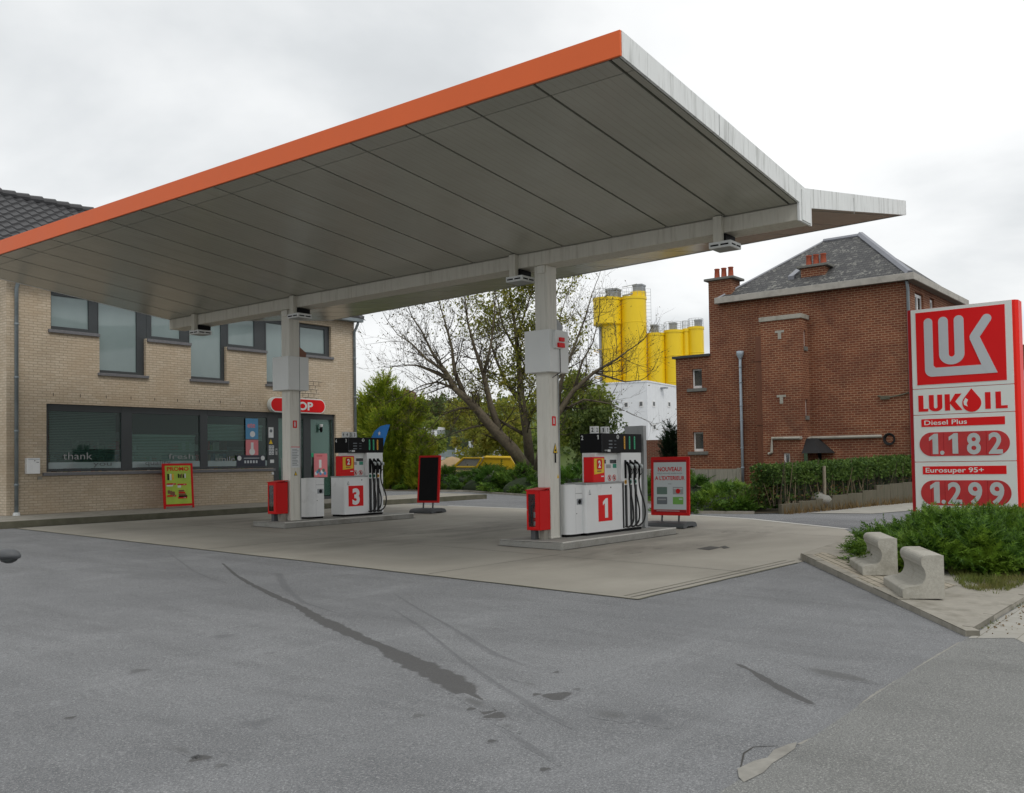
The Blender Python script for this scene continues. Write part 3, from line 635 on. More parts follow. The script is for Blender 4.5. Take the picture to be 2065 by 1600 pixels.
for i, (cx, cy) in enumerate(((13.75, 10.355), (13.76, 17.7))):
    m = MB(); r = .143
    m.box((cx-r, cy-r, IZ[i]), (cx+r, cy+r, 5.216)); m.box((cx-r-.012, cy-r-.012, IZ[i]), (cx+r+.012, cy+r+.012, IZ[i]+.035))
    m.box((cx-r-.05, cy-r+.02, 5.07), (cx-r, cy+r-.1, 5.214)); m.box((cx+r, cy-r+.03, 5.1), (cx+r+.05, cy+r-.05, 5.214))
    c = m.build('column', M['column'], cb, bevel=.012)
    b0 = 3.27 if i == 0 else 3.385
    m = MB(); w_ = .285; m.box((cx-w_, cy-w_, b0), (cx+w_, cy+w_, b0+.76)); m.box((cx+.02, cy-w_-.003, b0+.01), (cx+.032, cy-w_+.01, b0+.75), 1)
    m.build('column_cabinet', [M['whitebox'], M['darkgrey']], c, bevel=.012)
    m = MB(); x_ = cx+r-.01; m.tube([(x_, cy-r-.012, IZ[i]), (x_, cy-r-.012, b0)], .011, 6); m.build('conduit', M['greymetal'], c)
    for zz_ in (.5, 1., 1.6, 2.3):
        pass
    # pictograms and notices stuck to the shaft
    P = panel((cx-r, cy-r-.002, IZ[i]), (1, 0, 0), (0, 0, 1))
    m = MB(); z_ = 2.03 if i == 0 else 2.1
    rect(m, .08, z_, .19, z_+.17, 0, .003, P, 0); rect(m, .115, z_+.03, .15, z_+.13, .003, .005, P, 1); disc(m, .1325, z_+.135, .012, .003, .005, P, 1)
    m.build('extinguisher_sign', [M['signred'], M['paper']], c)
    m = MB(); WM = [M['yellow'], M['black'], M['paper'], M['signred'], M['cardgrey']]
    if i == 0:
        flat(m, [(.09, 1.53), (.23, 1.53), (.16, 1.72)], 0, .003, P, 1); flat(m, [(.108, 1.542), (.212, 1.542), (.16, 1.695)], .003, .005, P, 0)
        disc(m, .16, 1.585, .022, .005, .007, P, 1); rect(m, .14, 1.36, .17, 1.53, 0, .012, P, 1)
        m.build('warning_sign', WM, c); m = MB(); flat(m, [(.2, 1.08), (.26, 1.08), (.23, 1.15)], 0, .003, P, 0)
    else:
        flat(m, [(.1, 1.02), (.19, 1.02), (.145, 1.12)], 0, .003, P, 1); flat(m, [(.112, 1.028), (.178, 1.028), (.145, 1.1)], .003, .005, P, 0); m.build('warning_sign', WM, c); m = MB()
        rect(m, .02, 1.2, .265, 1.68, 0, .003, P, 2); rect(m, .02, 1.66, .265, 1.675, .003, .005, P, 3)
        for q in range(11): rect(m, .05, 1.25+.036*q, .05+rnd.uniform(.1, .19), 1.262+.036*q, .003, .005, P, 4)
    m.build('warning_sign' if i == 0 else 'safety_notice', WM, c)
    # dark flood lamp on top of the cabinet
    m = MB(); z_ = b0+.76
    m.prism([(cx+.15, cy-.12, z_+.03), (cx+.33, cy-.12, z_+.0), (cx+.36, cy-.12, z_+.12), (cx+.15, cy-.12, z_+.26)], (0, .22, 0)); m.box((cx+.18, cy-.06, z_), (cx+.26, cy+.04, z_+.05))
    tag(m.build('floodlight', M['greymetal'] if i == 0 else M['brown'], bevel=.008, fixn=True), ('grey flood lamp atop the cabinet on the column by pump 1', 'brownish flood lamp atop the cabinet on the column by pump 3')[i], 'floodlight', 'flood lamps on the column cabinets')
    if i == 0:
        sr = thing('siren', 'white and red alarm siren on the cabinet of the nearer column', 'siren', (cx+.03, cy-w_, b0+.4))
        m = MB(); P2 = panel((cx-w_, cy-w_-.001, b0), (1, 0, 0), (0, 0, 1))
        rrect(m, .09, .42, .34, .75, .03, 0, .06, P2, 0); m.build('housing', M['whitebox'], sr, bevel=.006)
        m = MB(); rect(m, .2, .55, .335, .62, .06, .09, P2, 0); flat(m, [(.15, .44), (.33, .44), (.325, .52), (.15, .52)], .06, .1, P2, 0); m.build('red_lens', M['signred'], sr, bevel=.006)
        m = MB(); m.tube([P2@Vector((.28, .42, .02)), P2@Vector((.285, .0, .02)), P2@Vector((.25, -.12, -.2))], .008, 6); m.build('cable', M['black'], sr)
# hanging lamps under the beam
for i, (yy, lab) in enumerate(((6.72, 'flat canopy lamp at the street end of the beam, clear of both columns'), (10.87, 'flat canopy lamp close beside the column at pump 1'),
                               (17.22, 'flat canopy lamp close beside the column at pump 3'), (21.06, 'flat canopy lamp at the shop end of the beam, in front of the windows'))):
    la = thing('canopy_lamp', lab, 'lamp', (13.6, yy, 5.2), 'hanging lamps along the canopy beam')
    m = MB(); m.box((13.42, yy-.07, 5.06), (13.519, yy+.07, 5.47)); m.build('bracket', M['beam'], la, bevel=.005)
    m = MB(); m.box((13.52, yy-.1, 5.1), (13.86, yy+.05, 5.2)); m.build('mount', M['black'], la)
    m = MB(); x0, x1, y0, y1, z0, z1 = 13.42, 13.8, yy-.23, yy+.15, 4.97, 5.07
    m.box((x0, y0, z0), (x1, y1, z1)); hd = m.build('lamp_housing', M['whitebox'], la, bevel=.01)
    m = MB()
    for f in (.1, .55):
        m.box((x0-.003, y0+.38*f, z0+.03), (x0+.01, y0+.38*(f+.36), z0+.055)); m.box((x0+.38*f, y0-.003, z0+.03), (x0+.38*(f+.36), y0+.01, z0+.055))
    m.build('vent_slots', M['black'], hd)
    m = MB(); m.box((x0+.03, y0+.03, z0-.004), (x1-.03, y1-.03, z0+.002)); m.build('diffuser', M['greymetal'], hd)

# ================================================================ shop building
YW = 24.15
def wall(mb, ax, pos_, u0, u1, z0, z1, holes, t=.3, sgn=1, m=0):
    """upright wall slab with openings; ax 'x' runs along X at y=pos_, facing -Y (thickness towards +Y); ax 'y' runs along Y at x=pos_, facing -X"""
    us = sorted({u0, u1, *[h[0] for h in holes], *[h[1] for h in holes]}); zs = sorted({z0, z1, *[h[2] for h in holes], *[h[3] for h in holes]})
    P = (lambda u, d, z: (u, pos_+d*sgn, z)) if ax == 'x' else (lambda u, d, z: (pos_+d*sgn, u, z))
    def solid(i, j):
        if i < 0 or j < 0 or i >= len(us)-1 or j >= len(zs)-1: return False
        uc, zc = (us[i]+us[i+1])/2, (zs[j]+zs[j+1])/2
        return not any(h[0] < uc < h[1] and h[2] < zc < h[3] for h in holes)
    for i in range(len(us)-1):
        for j in range(len(zs)-1):
            if not solid(i, j): continue
            a, b, c, d = us[i], us[i+1], zs[j], zs[j+1]
            mb.add([P(a,0,c),P(b,0,c),P(b,0,d),P(a,0,d)], [(0,1,2,3)], m); mb.add([P(a,t,c),P(b,t,c),P(b,t,d),P(a,t,d)], [(3,2,1,0)], m)
            if not solid(i-1, j): mb.add([P(a,0,c),P(a,0,d),P(a,t,d),P(a,t,c)], [(0,1,2,3)], m)
            if not solid(i+1, j): mb.add([P(b,0,c),P(b,0,d),P(b,t,d),P(b,t,c)], [(3,2,1,0)], m)
            if not solid(i, j-1): mb.add([P(a,0,c),P(b,0,c),P(b,t,c),P(a,t,c)], [(3,2,1,0)], m)
            if not solid(i, j+1): mb.add([P(a,0,d),P(b,0,d),P(b,t,d),P(a,t,d)], [(0,1,2,3)], m)
sh = thing('shop_building', 'two-storey tan brick shop with dark stepped windows and grey tiled roof', 'building', (16, YW, .55))
zb = .45; XL, XR = 10.4, 21.38; ZE = 6.62; YR = YW+8.6
m = MB()
holes = [(11.45, 20.4, 5.2, 6.2), (12.69, 13.98, 4.19, 5.2), (15.33, 16.48, 4.19, 5.2), (17.88, 19.13, 4.19, 5.2), (11.34, 18.1, 1.62, 3.33), (18.1, 20.55, zb, 3.33)]
wall(m, 'x', YW, XL, XR, zb, ZE, holes)
def gable(x, t_):
    pts = [(YW+.3, zb), (YR, zb), (YR, ZE), (28.4, 9.4), (YW+.3, ZE+.15)]
    m.prism([(x, y, z) for y, z in pts], (t_, 0, 0))
gable(XL, .3); gable(XR, -.3); m.box((XL+.3, YR-.3, zb), (XR-.3, YR, ZE))
# repaired brick courses above the door
for q, (a, b) in enumerate(((19.35, 20.02), (19.2, 19.95), (19.25, 19.85), (19.15, 19.9), (19.25, 19.85))):
    z_ = 4.35-.13*q
    m.box((a, YW-.003, z_), (b, YW+.01, z_+.014), 1)
    for f in range(3): m.box((a+.22*f+.08, YW-.003, z_-.1), (a+.22*f+.094, YW+.01, z_), 1)
# weep slots above the shop front
for q in range(13): m.box((11.5+.68*q, YW-.003, 3.52), (11.515+.68*q, YW+.01, 3.6), 1)
m.build('wall', [M['bricktan'], M['seam']], sh, fixn=True)
m = MB(); m.box((11.3, YW+.02, 3.331), (20.6, YW+.28, 3.36)); m.build('lintel', M['anthra'], sh)
# roof with real pantiles on the street side
m = MB(); ey, ez, ry, rz = YW-.32, 6.5, 28.4, 9.48; rows = 16; tw = .3; nc = int((XR-XL+.5)/tw); per = 6
for r in range(rows):
    for side in ((0,) if True else ()):
        f0, f1 = r/rows, (r+1.12)/rows
        vs = []; fs = []
        for k in range(nc*per+1):
            x = XL-.25+tw*k/per; ph = k % per/per; hgt = .022*math.cos(2*math.pi*ph)+(.018 if ph < .5 else 0)
            st = .05*((k//per) % 1)
            for f, lift in ((f0, .055), (f1, .0)):
                ff = min(f, 1.); vs.append((x, ey+(ry-ey)*ff, ez+(rz-ez)*ff+hgt+lift+.04))
            vs.append((x, ey+(ry-ey)*f0+.002, ez+(rz-ez)*f0+hgt+.015))
        for k in range(nc*per):
            o = 3*k; fs += [(o, o+3, o+4, o+1), (o+2, o+5, o+3, o)]
        m.add(vs, fs)
rf = m.build('roof', M['rooftile'], sh)
m = MB(); m.add([(XL-.25,ry,rz+.02),(XR+.25,ry,rz+.02),(XR+.25,YR+.3,6.5),(XL-.25,YR+.3,6.5)], [(0,1,2,3)]); m.add([(XL-.25,ey,ez),(XR+.25,ey,ez),(XR+.25,ry,rz-.03),(XL-.25,ry,rz-.03)], [(3,2,1,0)])
m.build('roof_underside', M['rooftile'], rf)
m = MB()
nrt = int((XR-XL+.5)/.38)
for k in range(nrt):
    x = XL-.25+.38*k; m.tube([(x, ry, rz+.06), (x+.4, ry, rz+.09)], [.12, .135], 10)
m.build('ridge_tiles', M['rooftile'], rf)
m = MB(); m.box((XL-.1, YW-.34, 6.42), (XR+.12, YW-.2, 6.53)); m.box((XL-.05, YW-.2, 6.44), (XR+.05, YW+.02, 6.47), 0); m.build('gutter', M['zinc'], sh, bevel=.01)
for x in (10.6, 21.33):
    m = MB(); y_ = YW-.07
    m.tube([(x, YW-.26, 6.43), (x, YW-.24, 6.35), (x, y_, 6.1), (x, y_, .62)], .045, 10)
    for z_ in (5.2, 3.9, 2.6, 1.3): m.lathe((x, y_, z_), [(.05, 0), (.055, .005), (.055, .05), (.05, .055)], 10)
    d = m.build('downpipe', M['zinc'], sh, smooth=True)
    m = MB(); m.cyl((x, y_, gz(YW)+.14), (x, y_, gz(YW)+.22), .085, .07); m.build('drain_collar', M['paper'], d)
# upper windows: (glass x0, x1, z0, frame x0, x1)
ups = [(11.51, 12.46, 5.3, 11.45, 12.69), (12.72, 13.77, 4.27, 12.69, 14.05), (14.2, 15.06, 5.3, 14.05, 15.33), (15.35, 16.37, 4.27, 15.33, 16.55), (16.62, 17.52, 5.3, 16.55, 17.88), (17.95, 19.0, 4.27, 17.88, 19.13), (19.23, 20.21, 5.3, 19.13, 20.4)]
for k, (a, b, c, f0, f1) in enumerate(ups):
    low = c < 5; zb_ = 4.19 if low else 5.2; yo = YW+.1; fx1 = f1 if not low else min(f1, (13.98, 0, 16.48, 0, 19.13)[k-1] if k-1 in (0, 2, 4) else f1)
    m = MB(); zt = 6.2
    e0 = f0+.002; e1 = f1-.002
    # frame bars (butted)
    m.box((e0, yo, 5.2 if low else zb_), (a, yo+.09, zt)); m.box((b, yo, 5.2 if low else zb_), (e1, yo+.09, zt))
    if low: m.box((f0+.002, yo, zb_+.002), (a, yo+.09, 5.2)); m.box((b, yo, zb_+.002), (fx1-.002, yo+.09, 5.2))
    m.box((a, yo, zb_+.002), (b, yo+.09, c)); m.box((a, yo, 6.08), (b, yo+.09, zt-.002))
    wv = m.build('window', M['anthra'], sh, bevel=.006)
    m = MB(); m.box((a, yo+.045, c), (b, yo+.06, 6.08)); m.build('pane', M['frost'], wv)
    m = MB()
    sx0, sx1 = (f0-.04, f1+.0) if not low else (f0-.05, fx1+.06)
    if low: m.box((sx0, YW-.06, 4.11), (sx1, YW+.1, 4.185))
    else:
        if k == 0: sx0, sx1 = 11.38, 12.685
        elif k == 6: sx0, sx1 = 19.14, 20.47
        else: sx0, sx1 = f0-.07+.02, f1-.002
        m.box((sx0, YW-.06, 5.115), (sx1, YW+.1, 5.195))
    m.build('sill', M['bluestone'], wv, bevel=.006)
# a dark room behind everything so that panes look into a real interior
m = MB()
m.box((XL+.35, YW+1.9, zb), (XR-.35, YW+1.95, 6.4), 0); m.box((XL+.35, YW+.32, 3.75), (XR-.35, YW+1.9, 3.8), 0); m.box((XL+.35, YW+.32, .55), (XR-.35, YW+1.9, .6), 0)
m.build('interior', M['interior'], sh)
gd = [M['whitebox'], M['cardgrey'], M['signred'], M['amber'], M['paper'], M['cardgreen'], M['posterblue'], M['brown']]
for q in range(7):                                              # shop shelving with goods, glimpsed through the panes
    x0 = 11.6+.95*q; hh = 2.3+.2*(q % 3); m = MB(); m.box((x0, YW+1.25, .6), (x0+.8, YW+1.6, hh), 1)
    for r in range(5):
        z0 = .75+r*.36; m.box((x0, YW+.95, z0-.03), (x0+.8, YW+1.249, z0), 0); x = x0+.03
        while x < x0+.72 and z0+.3 < hh: wd = rnd.uniform(.05, .13); m.box((x, YW+.98, z0+.002), (x+wd, YW+1.2, z0+rnd.uniform(.12, .28)), rnd.choice((2, 3, 4, 4, 5, 6, 7, 0))); x += wd+.015
    m.build('shelving', gd, sh)
m = MB()
for q in range(4): m.box((12.0+1.7*q, YW+.8, 3.68), (13.2+1.7*q, YW+1.1, 3.74))
m.build('ceiling_panel', M['paper'], sh)
# shop front
m = MB(); yo = YW+.08
FX = [(11.34, 11.42), (13.32, 13.62), (15.66, 15.9), (17.95, 18.36), (19.31, 19.6), (20.5, 20.55)]
for a, b in FX: m.box((a+.001, yo, 1.63 if b < 18 else zb), (b-.001, yo+.1, 3.33))
for (a, b), (c, d) in zip(FX, FX[1:]):
    m.box((b, yo+.001, 3.16), (c, yo+.099, 3.33))
    if d < 18.5: m.box((b, yo+.001, 1.63), (c, yo+.099, 1.69))
m.box((18.36, yo+.001, gz(YW)+.15), (19.31, yo+.099, gz(YW)+.24)); m.box((19.6, yo+.001, gz(YW)+.15), (20.5, yo+.099, gz(YW)+.24))
sf = m.build('shop_front', M['anthra'], sh, bevel=.005)
m = MB(); m.box((11.24, YW-.07, 1.53), (18.13, YW+.08, 1.61)); m.build('sill', M['bluestone'], sf, bevel=.006)
Pf = panel((0, YW+.1, 0), (1, 0, 0), (0, 0, 1))
for k, ((_, a), (b, _)) in enumerate(zip(FX[:3], FX[1:4])):
    m = MB(); m.box((a, YW+.12, 1.69), (b, YW+.132, 3.16)); p_ = m.build('shop_window', M['glass'], sh)
    m = MB()
    rng = ((1.86, 3.12), (1.86, 2.56), (2.46, 2.88))[k]
    z_ = rng[0]; pt_ = .042
    while z_ < rng[1]:
        tl = .03
        m.hexa([(a+.06,YW+.25,z_),(b-.06,YW+.25,z_),(b-.06,YW+.27,z_+tl),(a+.06,YW+.27,z_+tl),(a+.06,YW+.25,z_+.002),(b-.06,YW+.25,z_+.002),(b-.06,YW+.27,z_+tl+.002),(a+.06,YW+.27,z_+tl+.002)]); z_ += pt_
    m.box((a+.04, YW+.24, rng[1]), (b-.04, YW+.28, rng[1]+.04)); m.build('blind', M['blind' if k == 0 else 'blindlit'], p_)
    m = MB(); rect(m, a+.01, 1.7, b-.01, 1.86, .006, .009, Pf, 0)
    m.build('frosted_strip', M['frost'], p_)
    m = MB()
    yl = YW+.09; LX = lambda u, v: (OY(u, v, yl).x, OY(u, v, yl).z)
    if k == 0: x_, z_ = LX(127, 927); text(m, 'thank', x_, z_, .19, .008, Pf, 0, -.004, fit=LX(186, 927)[0]-x_); x_, z_ = LX(188, 940); m.build('window_lettering', [M['greymetal'], M['darkgrey']], p_); m = MB(); text(m, 'you', x_, z_, .13, .011, Pf, 1, -.004, fit=LX(225, 940)[0]-x_)
    elif k == 1: x_, z_ = LX(293, 938); text(m, 'quality', x_, z_, .14, .011, Pf, 1, -.004, fit=.75); m.build('window_lettering', [M['greymetal'], M['darkgrey']], p_); m = MB(); x_, z_ = LX(340, 926); text(m, 'fresh', x_, z_, .15, .008, Pf, 0, -.004, fit=LX(390, 926)[0]-x_)
    else: x_, z_ = LX(434, 931); text(m, 'smile', x_, z_, .15, .008, Pf, 0, -.004, fit=LX(474, 931)[0]-x_)
    m.build('window_lettering', [M['greymetal'], M['darkgrey']], p_)
for k, (a, b) in enumerate(((18.36, 19.31), (19.6, 20.5))):
    m = MB(); m.box((a, YW+.12, gz(YW)+.24), (b, YW+.132, 3.16)); p_ = m.build('door' if k == 0 else 'side_light', M['glass'], sh)
    m = MB(); z_ = .72
    while z_ < 3.1:
        m.hexa([(a+.03,YW+.2,z_),(b-.03,YW+.2,z_),(b-.03,YW+.24,z_),(a+.03,YW+.24,z_),(a+.03,YW+.212,z_+.066),(b-.03,YW+.212,z_+.066),(b-.03,YW+.24,z_+.066),(a+.03,YW+.24,z_+.066)]); z_ += .07
    m.box((a+.03, YW+.235, .7), (b-.03, YW+.25, 3.14)); m.build('roller_shutter', M['shutter'], p_)
    if k == 0:
        m = MB(); m.tube([(18.43, YW+.1, 1.2), (18.43, YW+.04, 1.22), (18.43, YW+.04, 1.9), (18.43, YW+.1, 1.92)], .015, 8); m.build('handle', M['greymetal'], p_)
# posters, notices and stickers on the panes and pier
def poster(nm, lab, a, b, z0, z1, draw, mats, cat='poster'):
    m = MB(); rect(m, a, z0, b, z1, .013, .016, Pf, 0); draw(m); return tag(m.build(nm, mats), lab, cat)
def d1(m):
    rect(m, 17.28, 2.1, 17.56, 2.42, .016, .018, Pf, 2); text(m, 'PROMO', 17.23, 2.98, .07, .016, Pf, 1, .01); disc(m, 17.4, 2.28, .1, .018, .02, Pf, 1)
P1 = MB(); a, b = 17.18, 17.62
rect(P1, a, 2.5, b, 3.12, .013, .016, Pf, 0); text(P1, 'HELLO'[:0] or 'ete', a+.06, 2.85, .16, .016, Pf, 1, .02); disc(P1, 17.42, 2.65, .09, .016, .018, Pf, 2)
tag(P1.build('window_poster', [M['posterblue'], M['pink'], M['paper']]), 'blue printed poster stuck high on the third shop window', 'poster')
P1 = MB(); rect(P1, a, 1.98, b, 2.48, .013, .016, Pf, 0); rect(P1, 17.36, 2.2, 17.45, 2.4, .016, .018, Pf, 1); disc(P1, 17.4, 2.12, .1, .016, .0185, Pf, 1)
tag(P1.build('window_poster', [M['pink'], M['paper']]), 'pink printed poster directly below the blue one on the third shop window', 'poster')
P1 = MB(); rect(P1, 16.86, 1.68, 17.86, 2.02, .02, .026, Pf, 0)
for q in range(5): rect(P1, 17.12+.1*q, 1.78, 17.18+.1*q, 1.86, .026, .028, Pf, 1)
rect(P1, 17.1, 1.92, 17.65, 1.94, .026, .028, Pf, 1); disc(P1, 16.95, 1.93, .07, .026, .028, Pf, 2); disc(P1, 17.77, 1.93, .07, .026, .028, Pf, 2)
tag(P1.build('opening_notice', [M['navy'], M['signgrey'], M['paper']]), 'wide dark notice with pale symbols at the foot of the third shop window', 'notice')
Pp = panel((0, YW+.08, 0), (1, 0, 0), (0, 0, 1))
SM = [M['paper'], M['cardgrey'], M['yellow']]
P1 = MB(); rect(P1, 17.99, 2.55, 18.17, 2.87, .0, .004, Pp, 0); disc(P1, 18.08, 2.76, .05, .004, .006, Pp, 1); tag(P1.build('door_sticker', SM), 'white sticker with a round grey emblem, topmost on the dark pier left of the door', 'sticker', 'stickers on the pier by the shop door')
P1 = MB(); flat(P1, [(18.0, 2.36), (18.14, 2.36), (18.07, 2.5)], 0, .004, Pp, 2); tag(P1.build('door_sticker', SM), 'yellow triangular sticker on the dark pier left of the door', 'sticker', 'stickers on the pier by the shop door')
P1 = MB(); rect(P1, 17.99, 2.02, 18.19, 2.325, 0, .002, Pp, 1)
for r in range(3):
    for c in range(2): rect(P1, 18.0+.1*c, 2.03+.1*r, 18.08+.1*c, 2.11+.1*r, .002, .004, Pp, 0); disc(P1, 18.04+.1*c, 2.07+.1*r, .022, .004, .006, Pp, 1)
tag(P1.build('pictogram_sticker', SM), 'sheet of six small white pictograms on the dark pier left of the door', 'sticker', 'stickers on the pier by the shop door')
P1 = MB(); rect(P1, 18.04, 1.78, 18.18, 1.88, 0, .004, Pp, 0); tag(P1.build('door_sticker', SM), 'small plain white sticker, lowest on the dark pier left of the door', 'sticker', 'stickers on the pier by the shop door')
P1 = MB(); rect(P1, 18.22, 2.02, 18.29, 2.22, 0, .03, Pp, 0); disc(P1, 18.255, 2.15, .02, .03, .034, Pp, 1); tag(P1.build('intercom', [M['greymetal'], M['black']]), 'slim grey intercom on the dark pier beside the shop door', 'intercom')
P1 = MB(); rect(P1, 19.72, 1.3, 20.26, 2.06, .013, .016, Pf, 0); rect(P1, 19.92, 1.6, 20.02, 1.86, .016, .018, Pf, 1)
for q in range(7): disc(P1, 19.8+.06*q, 1.42+.05*(q % 3), .055, .016, .0172+.0006*q, Pf, (1, 2, 3, 2, 1, 3, 2)[q])
text(P1, 'PROMO'[:0] or 'nouveau', 19.83, 1.97, .05, .016, Pf, 4, .01)
tag(P1.build('door_poster', [M['pink'], M['paper'], M['posterblue'], M['carddark'], M['darkred']]), 'pink framed poster with bottles on the glazing right of the door', 'poster')
P1 = MB(); rect(P1, 19.62, 1.95, 19.7, 2.08, .013, .02, Pf, 0); tag(P1.build('exit_sticker', M['green']), 'tiny green sticker on the glass just right of the door mullion', 'sticker')
wl = thing('wall_lamp', 'small white and black lamp fixed above the poster on the door glazing', 'lamp', (20.0, YW, 2.9))
m = MB(); m.lathe((19.98, YW+.03, 2.88), [(.0, .12), (.05, .12), (.06, .1), (.05, .05), (.04, .03)], 14); m.build('lamp_cap', M['paper'], wl)
m = MB(); m.lathe((19.98, YW+.03, 2.74), [(.0, 0), (.03, 0), (.045, .06), (.045, .13), (.04, .17)], 14); m.box((19.96, YW+.03, 2.82), (20.0, YW+.11, 2.86)); m.build('lamp_body', M['black'], wl)
# SHOP sign: a red pill on a white tray, standing off the wall
Ps = panel((0, YW-.16, 0), (1, 0, 0), (0, 0, 1))
ss = thing('shop_sign', 'red pill-shaped sign reading SHOP above the shop door', 'sign', (18.95, YW, 3.35))
m = MB(); pill(m, 17.88, 3.325, 20.0, 3.79, -.15, 0, Ps, 0); m.build('tray', M['signwhite'], ss, fixn=True)
m = MB(); pill(m, 17.92, 3.36, 19.965, 3.755, 0, .012, Ps, 0); m.build('face', M['signred'], ss, fixn=True)
m = MB(); text(m, 'SHOP', 18.95, 3.43, .25, .0125, Ps, 0, .035, 'CENTER', 1.25); m.build('lettering', M['signwhite'], ss)
# letterbox and odds and ends on the wall
mb_ = thing('letterbox', 'white metal letterbox on the tan brick wall beside the downpipe', 'letterbox', (10.97, YW, 1.6))
m = MB(); m.box((10.82, YW-.13, 1.585), (11.13, YW-.002, 1.97)); bx = m.build('box', M['white'], mb_, bevel=.01)
m = MB(); m.box((10.84, YW-.136, 1.93), (11.12, YW-.13, 1.955)); m.build('flap', M['signgrey'], bx)
m = MB(); m.cyl((11.0, YW-.135, 1.905), (11.0, YW-.129, 1.905), .012); m.build('lock', M['black'], bx); m = MB(); m.box((11.04, YW-.134, 1.86), (11.1, YW-.129, 1.872)); m.build('name_slot', M['black'], bx)
m = MB(); m.box((11.12, YW-.04, 1.44), (11.22, YW-.002, 1.52)); tag(m.build('wall_socket', M['kerb'], bevel=.004), 'little grey socket box low on the brick below the letterbox', 'socket')
m = MB(); m.box((18.02, YW-.025, 1.42), (18.1, YW-.002, 1.5)); tag(m.build('door_bell', M['paper'], bevel=.004), 'small white bell push on brick left of the shop door', 'bell')
